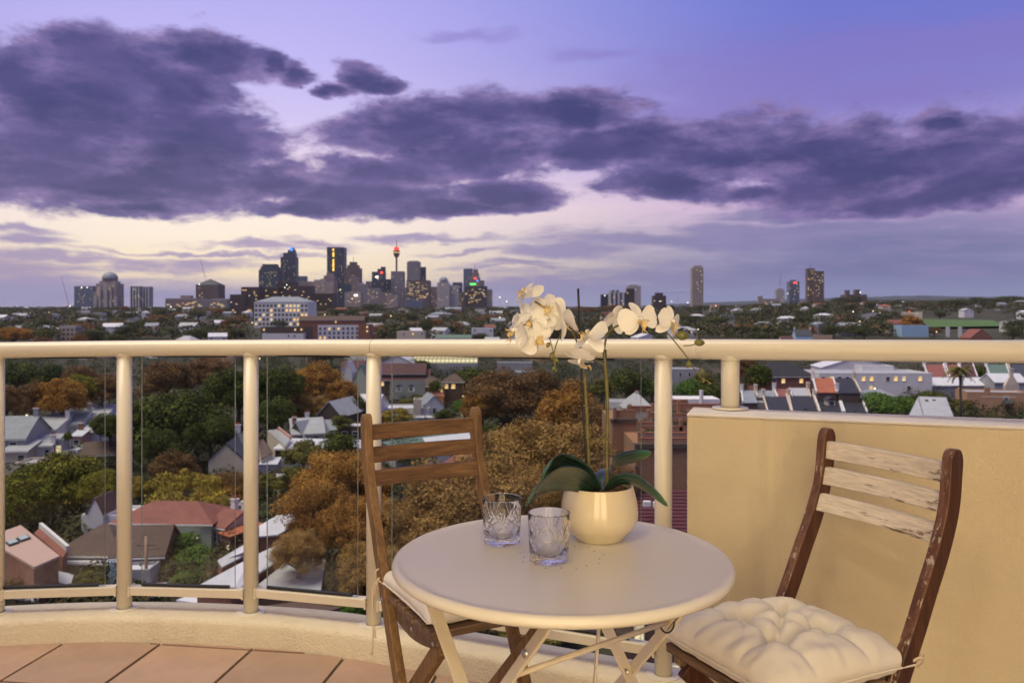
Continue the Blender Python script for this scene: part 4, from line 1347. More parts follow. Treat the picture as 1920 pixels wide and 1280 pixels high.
M['lit2'] = emat('pale_lit_window', (1.0, 0.80, 0.48), 1.15, 1.4)
M['asphalt'] = pmat('asphalt', (0.055, 0.053, 0.052), 0.9, var=(0.4, 0.25))
M['lawn'] = pmat('sports_field_grass', (0.075, 0.15, 0.035), 0.95, var=(0.02, 0.15))

# ---------------------------------------------------------------- trees
def leaf_cloud(name, pts, nrm, size, rng, mat, tri=False):
    """one small folded leaf spray per point"""
    n = len(pts)
    r1 = rng.normal(size=(n, 3)); nn = nrm + 0.55 * r1
    nn /= np.linalg.norm(nn, axis=1)[:, None] + 1e-9
    a = rng.normal(size=(n, 3)); u = np.cross(nn, a); u /= np.linalg.norm(u, axis=1)[:, None] + 1e-9
    w = np.cross(nn, u)
    s = size * (0.6 + 0.8 * rng.random(n))[:, None]
    asp = (0.6 + 0.5 * rng.random(n))[:, None]
    if tri:
        vs = np.stack([pts - u * s, pts + w * s * asp, pts + u * s], 1).reshape(-1, 3); k = 3
    else:
        vs = np.stack([pts - u * s, pts - w * s * asp + nn * s * .25, pts + u * s, pts + w * s * asp - nn * s * .1], 1).reshape(-1, 3); k = 4
    me = bpy.data.meshes.new(name)
    me.vertices.add(n * k); me.vertices.foreach_set('co', vs.astype(np.float32).ravel())
    me.loops.add(n * k); me.loops.foreach_set('vertex_index', np.arange(n * k, dtype=np.int32))
    me.polygons.add(n)
    me.polygons.foreach_set('loop_start', np.arange(0, n * k, k, dtype=np.int32))
    me.polygons.foreach_set('loop_total', np.full(n, k, dtype=np.int32))
    me.materials.append(mat); me.update(); me.validate()
    return me


def crown(kind, seed, nleaf, size, mat, tri=False):
    """crown in unit radius, z from -0.75 to about 0.8 (0 = centre)"""
    rng = np.random.default_rng(seed)
    cfg = {'fig': (46, 0.30, 0.72, 0.15), 'plane': (60, 0.24, 0.80, 0.55), 'gum': (26, 0.24, 0.70, 0.35), 'open': (34, 0.22, 0.75, 0.45), 'ball': (14, 0.42, 0.60, 0.2)}[kind]
    nl, lr, rad, fill = cfg
    # lobe centres over an egg-shaped hull
    c = rng.normal(size=(nl * 3, 3)); c /= np.linalg.norm(c, axis=1)[:, None]
    c = c[c[:, 2] > -0.55][:nl]
    rr = rad * (0.62 + 0.42 * rng.random(len(c)))[:, None]
    c = c * rr
    c[:, 2] *= 0.82 if kind != 'plane' else 0.95
    if kind == 'gum': c[:, 2] = c[:, 2] * 0.8
    lrs = lr * (0.55 + 0.85 * rng.random(len(c)))
    pick = rng.choice(len(c), nleaf, p=lrs ** 2 / np.sum(lrs ** 2))
    d = rng.normal(size=(nleaf, 3)); d /= np.linalg.norm(d, axis=1)[:, None]
    flat = 0.55 if kind == 'gum' else 0.85
    rad_ = lrs[pick] * (1 - fill * rng.random(nleaf) ** 1.6)
    wob = 1 + 0.28 * np.sin(d[:, 0] * 9 + pick) * np.sin(d[:, 1] * 8 + pick * 2) * np.sin(d[:, 2] * 7)
    p = c[pick] + d * (rad_ * wob)[:, None] * np.array([1, 1, flat])
    # drop most sprays that hang low in the middle, cut the crown base ragged
    keep = (p[:, 2] > -0.62 - 0.2 * rng.random(nleaf)) & ~((d[:, 2] < -0.5) & (rng.random(nleaf) < 0.6))
    p = p[keep]; d = d[keep]
    return leaf_cloud('crown', p, d + np.array([0, 0, 0.25]), size, rng, mat, tri), c


def trunk_mesh(c, seed, thick=0.07):
    """unit trunk in crown coordinates: from z=-1.6 up, limbs to lobe centres"""
    R = random.Random(seed)
    mb = MB()
    mb.tube([(0, 0, -2.2), (0.02, 0.01, -1.4), (0.0, 0.03, -0.7), (0.02, 0, -0.3)], [thick * 1.25, thick, thick * 0.85, thick * 0.6], 7)
    idx = list(range(len(c))); R.shuffle(idx)
    for i in idx[:9]:
        q = Vector(c[i]); st = Vector((0, 0.01, R.uniform(-0.85, -0.35)))
        mid = st.lerp(q, 0.5) + Vector((R.uniform(-.06, .06), R.uniform(-.06, .06), -0.06))
        mb.tube([st, mid, q], [thick * 0.5, thick * 0.28, thick * 0.08], 5, False)
    return mb.mesh('trunk', M['trunk'], True)


PROTO = {}


def proto(key, kind, mat, nleaf, size, nvar=2, tri=False, thick=0.07):
    PROTO[key] = []
    for s in range(nvar):
        me, c = crown(kind, hash_(key) + s * 11, nleaf, size, LM[mat], tri)
        PROTO[key].append((me, trunk_mesh(c, s, thick)))


def hash_(s): return sum((i + 1) * ord(ch) for i, ch in enumerate(s)) % 9973


proto('fig', 'fig', 'fig', 26000, 0.024, 2)
proto('fign', 'fig', 'lime', 30000, 0.022, 2)
proto('plane', 'plane', 'plane', 30000, 0.020, 2)
proto('planeN', 'plane', 'plane', 80000, 0.0125, 1)
proto('tan', 'plane', 'tan', 70000, 0.0135, 1)
proto('brown', 'plane', 'brown', 26000, 0.020, 2)
proto('gum', 'gum', 'gum', 12000, 0.024, 2, thick=0.045)
proto('yellow', 'open', 'yellow', 17000, 0.024, 2, thick=0.04)
proto('green', 'ball', 'green', 9000, 0.036, 2)
proto('lime', 'fig', 'lime', 14000, 0.03, 1)
proto('dgreen', 'ball', 'fig', 9000, 0.036, 2)
proto('fargreen', 'fig', 'far', 3600, 0.05, 3, True)
proto('farrust', 'fig', 'farrust', 3600, 0.05, 2, True)
_tn = [0]


def tree_at(key, x, y, zg, r, ht, label, name='tree', cat='tree', group=None, vz=None):
    """crown radius r, total height ht"""
    v = PROTO[key][_tn[0] % len(PROTO[key])]; _tn[0] += 1
    t = thing(name, label, cat, (x, y, zg), 0, group)
    vz = vz or min(r * 0.95, ht * 0.52)
    rot = (0, 0, (_tn[0] * 2.399) % 6.283)
    link('crown', v[0], t, loc=(0, 0, ht - vz * 0.86), scale=(r, r, vz), rot=rot)
    link('trunk', v[1], t, loc=(0, 0, ht - vz * 0.86), scale=(r, r, vz), rot=rot)
    return t


def T_(key, px, ytop, wpx, ht, label, name='tree', cat='tree', group=None, rat=None, D=None):
    """tree whose crown top shows at (px, ytop), wpx wide, ht metres tall"""
    if D is None:
        best = None
        for k in range(900):
            d_ = 45 * (4000 / 45) ** (k / 899)
            e_ = abs(HY + (CZ - terr((px - 960) / F * d_, d_) - ht) / d_ * F - ytop)
            if best is None or e_ < best[0] - 1e-4: best = (e_, d_)
        D = best[1]
    x = (px - 960) / F * D; r = wpx / 2 / F * D * 1.04
    zg = terr(x, D)
    if rat: vz = r * rat
    else: vz = None
    return tree_at(key, x, D, zg, r, CZ - (ytop - HY) / F * D - zg, label, name, cat, group, vz)


# ---------------------------------------------------------------- houses
def unit_frame():
    mb = MB()
    mb.box((-0.5, -0.045, 0), (0.10, 0.09, 1.1)); mb.box((0.5, -0.045, 0), (0.10, 0.09, 1.1))
    mb.box((0, -0.045, 0.5), (0.9, 0.09, 0.10)); mb.box((0, -0.06, -0.52), (1.15, 0.12, 0.10)); mb.box((0, -0.03, 0), (0.9, 0.05, 0.05))
    return mb
WFR = {k: unit_frame().mesh('window', M[k]) for k in ('trim', 'wdark')}
PANE = {k: MB().box((0, -0.012, 0), (0.9, 0.02, 0.96)).mesh('pane', M[v]) for k, v in (('d', 'wdarkglass'), ('l', 'lit'), ('p', 'lit2'))}


def window(parent, loc, w, h, lit='d', rz=0.0, frame='trim'):
    o = link('window', WFR[frame], parent, loc=loc, rot=(0, 0, rz), scale=(w, 1, h))
    link('pane', PANE[lit], o)
    return o


def house(px, ye, wpx, dep, h, yaw, kind, rh, roof, wall, label, wins='', chim=(), name='house', cat='house', D=None, over=0.3, group=None, side=''):
    """front wall centred at column px with its eaves on row ye. wins: one letter per window (d dark, l lit, p pale, - none), / next storey"""
    if D is None:
        D = 150.0
        for _ in range(30):
            zg = terr((px - 960) / F * D, D); D = (CZ - (zg + h)) * F / (ye - HY)
    x = (px - 960) / F * D; zg = terr(x, D); w = wpx / F * D
    ze = CZ - (ye - HY) / F * D - zg
    ya = math.radians(yaw)
    o = thing(name, label, cat, (x, D, zg), ya, group)
    mb = MB()
    hw = w / 2
    mb.box((0, dep / 2, ze / 2 - 0.5), (w, dep, ze + 1.0))
    if kind == 'gx':
        for sx in (-1, 1): mb.prism([(sx * hw - (0.1 if sx > 0 else 0), 0.001, ze - .001), (sx * hw - (0.1 if sx > 0 else 0), dep - .001, ze - .001), (sx * hw - (0.1 if sx > 0 else 0), dep / 2, ze + rh - .001)], 0, 0, (0.1, 0, 0))
    if kind == 'gy':
        for sy in (0, dep - 0.1): mb.prism([(-hw + .001, sy, ze - .001), (hw - .001, sy, ze - .001), (0, sy, ze + rh - .001)], 0, 0, (0, 0.1, 0))
    mb.build('wall', wall if not isinstance(wall, str) else M[wall], o)
    rm = M[roof]; rb = MB(); t_ = 0.16
    def slab4(a, b, c, d):
        a, b, c, d = map(Vector, (a, b, c, d)); nn = (b - a).cross(d - a).normalized()
        if nn.z < 0: nn = -nn
        rb.prism([a, b, c, d], 0, 0, nn * t_)
    ov = over
    if kind == 'gx':
        sl = rh / (dep / 2)
        slab4((-hw - ov, -ov, ze - sl * ov), (hw + ov, -ov, ze - sl * ov), (hw + ov, dep / 2, ze + rh), (-hw - ov, dep / 2, ze + rh))
        slab4((-hw - ov, dep + ov, ze - sl * ov), (hw + ov, dep + ov, ze - sl * ov), (hw + ov, dep / 2 + .01, ze + rh), (-hw - ov, dep / 2 + .01, ze + rh))
    elif kind == 'gy':
        sl = rh / hw
        slab4((-hw - ov, -ov, ze - sl * ov), (-hw - ov, dep + ov, ze - sl * ov), (0, dep + ov, ze + rh), (0, -ov, ze + rh))
        slab4((hw + ov, -ov, ze - sl * ov), (hw + ov, dep + ov, ze - sl * ov), (0.01, dep + ov, ze + rh), (0.01, -ov, ze + rh))
    elif kind == 'hip':
        ins = min(hw, dep / 2) * 0.9
        q = [(-hw - ov, -ov, ze), (hw + ov, -ov, ze), (hw + ov, dep + ov, ze), (-hw - ov, dep + ov, ze)]
        r1 = (-hw + ins, dep / 2, ze + rh); r2 = (hw - ins, dep / 2, ze + rh)
        q2 = [(a, b, c - 0.14) for a, b, c in q]
        rb.add(q + [r1, r2] + q2, [(0, 1, 5, 4), (1, 2, 5), (2, 3, 4, 5), (3, 0, 4), (6, 7, 1, 0), (7, 8, 2, 1), (8, 9, 3, 2), (9, 6, 0, 3), (9, 8, 7, 6)])
    elif kind == 'skil':
        sl = rh / dep
        slab4((-hw - ov, -ov, ze - sl * ov), (hw + ov, -ov, ze - sl * ov), (hw + ov, dep + ov, ze + rh), (-hw - ov, dep + ov, ze + rh))
        mb2 = MB().prism([(-hw + .01, 0.05, ze), (-hw + .01, dep, ze), (-hw + .01, dep, ze + rh)], 0, 0, (w - .02, 0, 0)); mb2.build('wall', M[wall] if isinstance(wall, str) else wall, o)
    else:
        rb.box((0, dep / 2, ze + 0.05), (w - 0.5, dep - 0.5, 0.1))
        for (c, s) in (((0, 0.1, ze + .2), (w, 0.2, .5)), ((0, dep - .1, ze + .2), (w, .2, .5)), ((-hw + .1, dep / 2, ze + .2), (.2, dep - .4, .5)), ((hw - .1, dep / 2, ze + .2), (.2, dep - .4, .5))):
            MB().box(c, s).build('parapet', M[wall] if isinstance(wall, str) else wall, o)
    ro = rb.build('roof', rm, o)
    if kind in ('gx', 'hip', 'skil') and wpx > 34:
        MB().box((0, -ov - 0.06, ze - (0.12 if kind == 'hip' else rh / (dep / (2 if kind == 'gx' else 1)) * ov + 0.05)), (w + 2 * ov, 0.12, 0.16)).build('gutter', M['trim'], o)
    for ci in chim:
        cx, cy = ci[0] * hw, ci[1] * dep
        if kind == 'gx': zr = ze + rh * (1 - abs(cy - dep / 2) / (dep / 2))
        elif kind == 'gy': zr = ze + rh * (1 - abs(cx) / hw)
        elif kind == 'skil': zr = ze + rh * cy / dep
        else: zr = ze + rh * 0.6
        m3 = ci[2] if len(ci) > 2 else 'brick'
        c_ = MB().box((cx, cy, zr + 0.45), (0.8, 0.55, 1.9)).build('chimney', M[m3], ro if False else o)
        MB().box((cx, cy, zr + 1.45), (0.95, 0.7, 0.14)).build('chimney_cap', M['trim'], c_)
        for s in (-.18, .18):
            MB().tube([(cx + s, cy, zr + 1.5), (cx + s, cy, zr + 1.95)], [0.12, 0.09], 8).build('chimney_pot', M['rorange'], c_)
    for row, lets in enumerate(wins.split('/')):
        n = len(lets)
        for k, ch in enumerate(lets):
            if ch == '-': continue
            xx = -hw + w * (k + 0.5) / n
            ww = min(1.2, w / n * 0.55)
            window(o, (xx, 0, ze - 1.3 - 2.9 * row), ww, 1.35, ch)
    for k, ch in enumerate(side):
        if ch != '-': window(o, (hw, dep * (k + .5) / len(side), ze - 1.3), 1.1, 1.3, ch, math.pi / 2)
    return o


def corner(px, py, hh):
    """ground-plan corner at photo pixel whose roof stands hh above the ground"""
    D = 150.0
    for _ in range(30):
        zg = terr((px - 960) / F * D, D); D = (CZ - (zg + hh)) * F / (py - HY)
    return P(px, py, D)


def polyhouse(cs, roof, wall, label, name='house', cat='house', para=(), dormer=None, thick=0.16, group=None, wins=()):
    """house from its roof corners (px, py, height above ground), walls straight down"""
    pts = [corner(*c) for c in cs]
    c0 = sum(pts, Vector()) / len(pts)
    zg = terr(c0.x, c0.y)
    o = thing(name, label, cat, (c0.x, c0.y, zg), 0, group)
    base = Vector((c0.x, c0.y, zg))
    L = [p - base for p in pts]
    rb = MB().prism([p + Vector((0, 0, 0.02)) for p in L], 0, 0, (0, 0, thick)); 
    ro = rb.build('roof', M[roof], o)
    n = len(L); ctr = sum(L, Vector()) / n
    ins = [p + (ctr - p) * 0.03 for p in L]
    wb = MB(); wb.add(ins + [Vector((p.x, p.y, -0.8)) for p in ins], [(i, (i + 1) % n, n + (i + 1) % n, n + i) for i in range(n)] + [tuple(range(n))])
    wb.build('wall', M[wall], o)
    for (i, j, *m_) in para:
        a, b = L[i], L[j]
        MB().bar(a + Vector((0, 0, 0.25)), b + Vector((0, 0, 0.25)), 0.34, 0.75).build('party_wall', M[m_[0] if m_ else 'wpale'], o)
        if len(m_) > 1:
            q = a.lerp(b, m_[1])
            c_ = MB().box(q + Vector((0, 0, 1.0)), (0.75, 0.9, 2.1)).build('chimney', M[m_[0]], o)
            MB().box(q + Vector((0, 0, 2.1)), (0.95, 1.1, 0.16)).build('chimney_cap', M['trim'], c_)
            for s in (-.22, .22): MB().tube([q + Vector((s, 0, 2.1)), q + Vector((s, 0, 2.6))], [.13, .1], 8).build('chimney_pot', M['rorange'], c_)
    for (i, j, s, dz, w, h, ch) in wins:
        a, b = ins[i], ins[j]; q = a.lerp(b, s) + Vector((0, 0, dz)); d = b - a
        window(o, q, w, h, ch, math.atan2(d.y, d.x))
    return o, L, base


def car(px, py, yaw, col, label, D=None, kind='sedan'):
    zg0 = -28
    D = (CZ - zg0 - 0.7) * F / (py - HY) if D is None else D
    x = (px - 960) / F * D
    o = thing('parked_car', label, 'car', (x, D, terr(x, D)), math.radians(yaw))
    paint = pmat('car_paint', col, 0.25, 0.1, 0.6, coat=0.5)
    if kind == 'ute': side = [(-2.4, .45), (-2.4, 1.0), (-0.3, 1.05), (-0.1, 1.6), (0.9, 1.6), (1.4, 1.08), (2.3, .95), (2.4, .45)]
    else: side = [(-2.2, .4), (-2.2, .95), (-1.7, 1.05), (-1.1, 1.45), (0.5, 1.45), (1.2, 1.0), (2.15, .88), (2.2, .4)]
    MB().prism([(a, -0.85, z) for a, z in side], 0, 0, (0, 1.7, 0)).build('body', paint, o, bevel=0.08)
    gz = MB()
    for s in (-0.865, 0.865 - 0.02): gz.box((0.2 if kind != 'ute' else 0.4, s + .01, 1.22), (1.5 if kind != 'ute' else .95, 0.03, 0.3))
    gz.build('side_window', M['wdarkglass'], o)
    for sx in (-1.4, 1.45):
        for sy in (-0.8, 0.8):
            w_ = MB().tube([(sx, sy - 0.1, .33), (sx, sy + .1, .33)], .33, 16).build('wheel', M['rubber'], o)
            MB().tube([(sx, sy - 0.105, .33), (sx, sy + .105, .33)], .18, 12).build('rim', M['steel'], w_)
    for sy in (-.6, .6): MB().box((2.2, sy, .75), (.08, .35, .14)).build('headlight', M['trim'], o)
    return o


def road(name, pts, w, mat='asphalt'):
    pp_ = [corner(px, py, 0.05) for px, py in pts]; mb = MB(); k = len(pp_)
    for i, q in enumerate(pp_):
        t = (pp_[min(i + 1, k - 1)] - pp_[max(i - 1, 0)]).normalized(); nn = Vector((-t.y, t.x, 0)).normalized() * w / 2
        for s in (-1, 1):
            v_ = q + nn * s; mb.v.append((v_.x, v_.y, terr(v_.x, v_.y) + 0.06))
    for i in range(k - 1): mb.f.append([2 * i, 2 * i + 1, 2 * i + 3, 2 * i + 2]); mb.mi.append(0)
    tagp(mb.build(name, M[mat]), kind='structure')


M['lampglow'] = emat('street_light_glow', (1.0, 0.82, 0.45), 3.0)
M['lampwhite'] = emat('white_light_glow', (1.0, 0.93, 0.8), 3.5)
M['redglow'] = emat('red_light_glow', (1.0, 0.06, 0.03), 4.0)
M['greenglow'] = emat('green_light_glow', (0.1, 1.0, 0.15), 2.0)
M['blueglow'] = emat('blue_sign_glow', (0.08, 0.28, 1.0), 1.6)
M['pole'] = pmat('dark_pole', (0.06, 0.055, 0.05), 0.7)
_lm = {}


def lamp(px, py, D, label, mat='lampglow', r=None, hgt=7.0, name='street_lamp'):
    q = P(px, py, D); zg = terr(q.x, q.y)
    o = thing(name, label, 'street lamp', (q.x, q.y, zg))
    r = r or max(0.16, D / F * 1.7)
    z = max(2.0, q.z - zg)
    MB().tube([(0, 0, 0), (0, 0, z - r)], [max(.08, D / 9000), max(.06, D / 12000)], 8).build('pole', M['pole'], o)
    if mat not in _lm: _lm[mat] = MB().lathe([(0.0, -1), (0.6, -.8), (0.95, -.3), (0.95, .3), (0.6, .8), (0, 1)], 12).mesh('lamp_head', M[mat], True)
    link('lamp_head', _lm[mat], o, loc=(0, 0, z), scale=(r, r, r * 0.9))
    return o
# ================================================================ streets seen through the glass
road('road', [(300, 1150), (400, 1040), (470, 955), (560, 935), (700, 905)], 9)
road('road.001', [(455, 955), (465, 900), (480, 860), (560, 800), (760, 745)], 7)
road('road.002', [(700, 830), (830, 800), (860, 740), (850, 705)], 8)
road('road.003', [(1380, 830), (1560, 790), (1900, 790)], 8)

# ---- bay 1 (left): terraces, big pepper tree, skylight roof
house(2, 822, 84, 11, 6.2, 8, 'gx', 3.2, 'rsteel', 'wgrey', 'blue grey gabled house at the left edge, above the yellow green tree', wins='dd', chim=((0.9, .5, 'wgrey'),))
house(62, 806, 78, 10, 5.6, 12, 'skil', 1.6, 'rgrey', 'wpale', 'pale terrace house with long light iron roof, next to the blue grey gable', wins='-d-', chim=((0.95, .8, 'wpale'),))
house(112, 796, 66, 11, 5.6, 14, 'skil', 1.9, 'rsteel', 'wpale', 'white terrace house with dull blue grey roof, in the middle of the terrace row', wins='--', chim=((0.9, .9, 'wcream'), (-0.9, .7, 'wpale')))
house(158, 787, 66, 11, 5.6, 14, 'skil', 1.9, 'rgrey', 'wpale', 'white terrace house with brightest iron roof, at the far end of the row', wins='--', chim=((0.2, .95, 'wcream'),))
house(205, 778, 40, 9, 5.6, 14, 'gx', 1.5, 'rgrey', 'wcream', 'cream house behind the first white post, at the end of the terrace row', wins='d')
house(28, 846, 42, 6, 4.4, 10, 'skil', 0.9, 'rgrey', 'wcream', 'cream rear wing with lean-to roof, below the blue grey gable', wins='-d')
house(72, 836, 44, 7, 4.6, 12, 'skil', 1.0, 'rgrey', 'wpale', 'white rear wing with lean-to roof beside the round bush', wins='--d', chim=((0.95, .2, 'wpale'),))
house(110, 828, 18, 5, 5.0, 12, 'flat', 0.2, 'rgrey', 'wgrey', 'narrow dark grey rear wing beside the small dark tree', wins='p')
house(143, 818, 17, 6, 5.0, 12, 'skil', 0.6, 'rwhite', 'wpink', 'narrow pink rear wing of a terrace house', wins='d', chim=((-0.6, .8, 'brick'),))
house(163, 812, 22, 6, 4.6, 12, 'skil', 0.8, 'rgrey', 'wpale', 'small white rear wing right of the pink one', wins='d')
house(183, 852, 54, 8, 3.6, 18, 'gx', 1.6, 'rbrown', 'wtan', 'low olive brown gabled shed above the yellow green tree')
house(128, 848, 34, 6, 3.0, 10, 'flat', 0.2, 'rwhite', 'wpale', 'low white flat roofed shed above the yellow green tree')
house(48, 872, 42, 5, 3.0, 0, 'flat', 0.2, 'rgrey', 'wcream', 'low cream outbuilding half hidden by the yellow green tree')
house(193, 972, 84, 5, 4.2, -3, 'flat', 0.3, 'rwhite', 'wpale', 'long stained white corrugated shed beneath the yellow green tree')
house(178, 962, 30, 4, 5.0, -3, 'gy', 1.8, 'rbrown', 'wpale', 'small white gable end poking above the stained white shed', over=0.1)
house(160, 1040, 132, 8, 3.6, -2, 'hip', 2.2, 'rbrown', 'brick', 'low brick house with wide dark brown hipped roof at the lower left', wins='-d--d-')
house(170, 1054, 96, 3, 3.0, -4, 'skil', 0.4, 'rwhite', 'wolive', 'yellow green shed with white lean-to roof in front of the brown hipped roof')
house(212, 1062, 22, 3, 2.8, -4, 'flat', 0.2, 'rwhite', 'wblue', 'tiny blue and white shed beside the first white post')
o, L, b_ = polyhouse([(-30, 1012, 5.6), (39, 988, 6.2), (112, 1046, 5.4), (64, 1067, 5.0)], 'rpink', 'brick', 'brick house with flat pink roof and two skylights at the lower left', thick=0.22)
for k, (s, t2) in enumerate(((0.40, 0.62), (0.57, 0.50))):
    pa = L[0].lerp(L[3], s + .02); pb = L[1].lerp(L[2], s + .02)
    q = L[0].lerp(L[3], .36 + 0.0).lerp(L[1].lerp(L[2], .36), 0.36 + 0.34 * k)
    ax = (L[2] - L[1]).normalized(); ay = (L[0] - L[1]).normalized(); nz = ax.cross(ay).normalized()
    if nz.z < 0: nz = -nz
    Rm = Matrix((ax, nz.cross(ax), nz)).transposed()
    sk = MB().box(q + nz * 0.34, (1.25, 0.95, 0.2), Rm).build('skylight', M['rslate'], o)
    MB().box(q + nz * 0.455, (1.05, 0.75, 0.03), Rm).build('pane', pmat('pale_skylight_glass', (0.42, 0.50, 0.47), 0.25), sk)
polyhouse([(64, 1002, 5.2), (76, 990, 5.6), (127, 1034, 4.6), (118, 1048, 4.2)], 'rred', 'brick', 'narrow red tiled roof with white edge right behind the pink roof', para=((1, 2, 'trim'),))
polyhouse([(84, 1088, 2.6), (106, 1072, 3.0), (138, 1080, 3.0), (132, 1100, 2.6)], 'rwhite', 'brick', 'small white patio roof at the very bottom left')
polyhouse([(10, 1120, 2.6), (40, 1090, 2.8), (84, 1095, 2.8), (70, 1130, 2.6)], 'rgrey', 'dbrick', 'small grey yard roof below the pink roof')

# ---- bay 2: red hipped roof, lane, long white roofs
house(303, 980, 190, 7.0, 4.6, -3, 'hip', 1.75, 'rred', 'wmint', 'long pale green house with faded red hipped roof under the yellow tree', wins='d--d--', chim=())
polyhouse([(222, 986, 3.6), (365, 990, 3.6), (372, 1012, 3.0), (330, 1022, 3.0), (222, 1022, 3.0)], 'rwhite', 'wpale', 'white lean-to roof along the front of the pale green house')
house(408, 985, 44, 5, 4.2, -30, 'gx', 1.2, 'rred', 'wcream', 'small cream house with red roof and barred verandah at the lane', wins='dddd', chim=((-0.4, .6, 'wpale'), (0.5, .7, 'wpale')))
house(424, 1003, 34, 4, 3.6, -42, 'skil', 0.5, 'rorange', 'brick', 'red brick lane building with terracotta lean-to roof and pale doors', wins='-p')
house(258, 1040, 92, 6, 3.6, 6, 'gx', 2.2, 'rbrown', 'brick', 'brick house with dark brown gabled roof behind the timber power pole', chim=())
house(250, 1076, 60, 3, 2.6, 4, 'flat', .2, 'rwhite', 'wgrey', 'small grey yard shed at the foot of the power pole')
polyhouse([(366, 1104, 5.2), (470, 1048, 5.6), (552, 1008, 5.8), (546, 1038, 5.0), (480, 1080, 4.8), (432, 1120, 4.8)], 'rwhite', 'brick', 'longest white iron roof running diagonally behind the second post')
polyhouse([(486, 988, 5.4), (520, 968, 5.8), (580, 964, 5.8), (560, 982, 5.2), (521, 1005, 5.0), (486, 1008, 5.0)], 'rwhite', 'brick', 'bright white iron roof beside the road, left of the big golden tree')
polyhouse([(408, 1053, 4.4), (460, 1022, 4.8), (470, 1030, 4.8), (462, 1042, 4.2), (416, 1066, 4.0)], 'rwhite', 'brick', 'short white iron roof over red brick, behind the longest white roof')
polyhouse([(330, 1128, 3.4), (372, 1112, 3.6), (440, 1112, 3.6), (430, 1142, 3.2)], 'rwhite', 'brick', 'white roof seen under the bottom rail between two posts')
polyhouse([(470, 1110, 4.0), (545, 1050, 4.6), (610, 1052, 4.6), (600, 1120, 4.0)], 'rgrey', 'dbrick', 'grey sheet roof partly under the big golden tree')
polyhouse([(490, 1140, 3.6), (560, 1130, 3.6), (640, 1142, 3.4), (560, 1165, 3.4)], 'rbrown', 'brick', 'brown roof seen under the bottom rail near the third post')
fn = thing('lane_fence', 'dark timber paling fence along the lane beside the green shrubs', 'fence', tuple(corner(372, 1050, 0)))
b0 = corner(330, 1075, 0.0) - Vector(fn.location); b1 = corner(402, 1012, 0.0) - Vector(fn.location)
pm_ = MB().box((0, 0, .9), ((b1 - b0).length / 46 * .9, .03, 1.8)).mesh('paling', M['wdark'])
for k in range(46):
    q = b0.lerp(b1, (k + .5) / 46); link('paling', pm_, fn, loc=q, rot=(0, 0, math.atan2((b1 - b0).y, (b1 - b0).x)))
pl = thing('power_pole', 'grey timber power pole with a cross arm at the lower left', 'power pole', tuple(corner(274, 1120, 0)))
q = P(274, 1005, pl.location.y); h_ = q.z - pl.location.z
MB().tube([(0, 0, 0), (0, 0, h_)], [.19, .14], 12).build('pole', M['wtan'], pl, smooth=True)
MB().bar((-0.9, 0, h_ - .9), (0.9, 0, h_ - .9), .1, .1).build('cross_arm', M['wdark'], pl)
MB().bar((0, 0, h_ - 1.4), (1.6, -0.4, h_ - 1.1), .06, .06).build('lamp_arm', M['pole'], pl)
car(447, 955, 4, (0.75, 0.75, 0.75), 'white utility truck parked under the trees by the road', kind='ute')
car(255, 1121, 12, (0.04, 0.045, 0.05), 'dark car under the bottom rail at the left', D=83)
car(310, 1122, 8, (0.6, 0.6, 0.62), 'silver car under the bottom rail left of the white roof', D=83)

house(424, 862, 64, 8, 4.4, 6, 'gy', 2.6, 'rslate', 'wcream', 'beige gable end house left of the second post', over=.15)
house(447, 832, 32, 6, 6.0, 6, 'gx', 1.4, 'rslate', 'wpale', 'white house with dark roof just left of the second post', wins='d', chim=((-.5, .5, 'wpale'),))
house(470, 905, 60, 5, 3.2, 0, 'flat', .3, 'rgrey', 'dbrick', 'low dark brick building behind the second post')

# ---- bay 3
house(578, 812, 58, 8, 5.2, 20, 'gx', 2.4, 'rgrey', 'wcream', 'white roofed house with dormer and tall white chimney in front of the orange tree', wins='dd', chim=((0.1, .6, 'wpale'), (-.8, .3, 'brick')))
house(555, 818, 34, 8, 4.6, -24, 'gy', 2.8, 'rgrey', 'wdark', 'dark gable end joined to the white roofed house', over=.2)
house(612, 806, 34, 6, 4.6, 20, 'gx', 1.6, 'rsteel', 'wgrey', 'blue grey roofed wing at the right of the white roofed house', wins='dd')
polyhouse([(500, 808, 5.6), (522, 806, 6.6), (545, 824, 5.4), (535, 838, 4.8)], 'rgrey', 'wcream', 'steep grey roof with a skylight and pink edge, beside the glass edge', para=((1, 2, 'wpink'),))
house(560, 842, 92, 6, 4.2, -6, 'skil', .8, 'rwhite', 'dbrick', 'long low white roof over dark brick amid the olive trees', wins='-d-d-')
polyhouse([(484, 828, 5.4), (494, 824, 6.2), (512, 850, 5.2), (490, 862, 4.8)], 'rbrown', 'wcream', 'maroon roofed house just right of the second post')
polyhouse([(484, 872, 4.0), (498, 860, 4.2), (528, 858, 4.2), (520, 872, 3.8)], 'rwhite', 'wgrey', 'small white roof just right of the second post')
house(617, 780, 50, 12, 5.2, -14, 'gy', 3.2, 'rgrey', 'wdark', 'dark brown gable end below the orange tree', over=.2)
house(668, 766, 78, 9, 5.2, -10, 'gx', 3.0, 'rwhite', 'wpale', 'broad pale roofed house right behind the third post', wins='-d-d')
house(656, 803, 40, 7, 4.6, 5, 'flat', .3, 'rwhite', 'dbrick', 'dark brick shop with flat cream roof left of the third post', wins='dd')
house(672, 842, 34, 6, 4.0, 5, 'skil', .6, 'rgrey', 'wgrey', 'small grey cottage beside the golden tree top')
house(520, 900, 70, 5, 3.2, -4, 'flat', .3, 'rgrey', 'dbrick', 'dark brick garage beside the road behind the olive tree', wins='-p-')
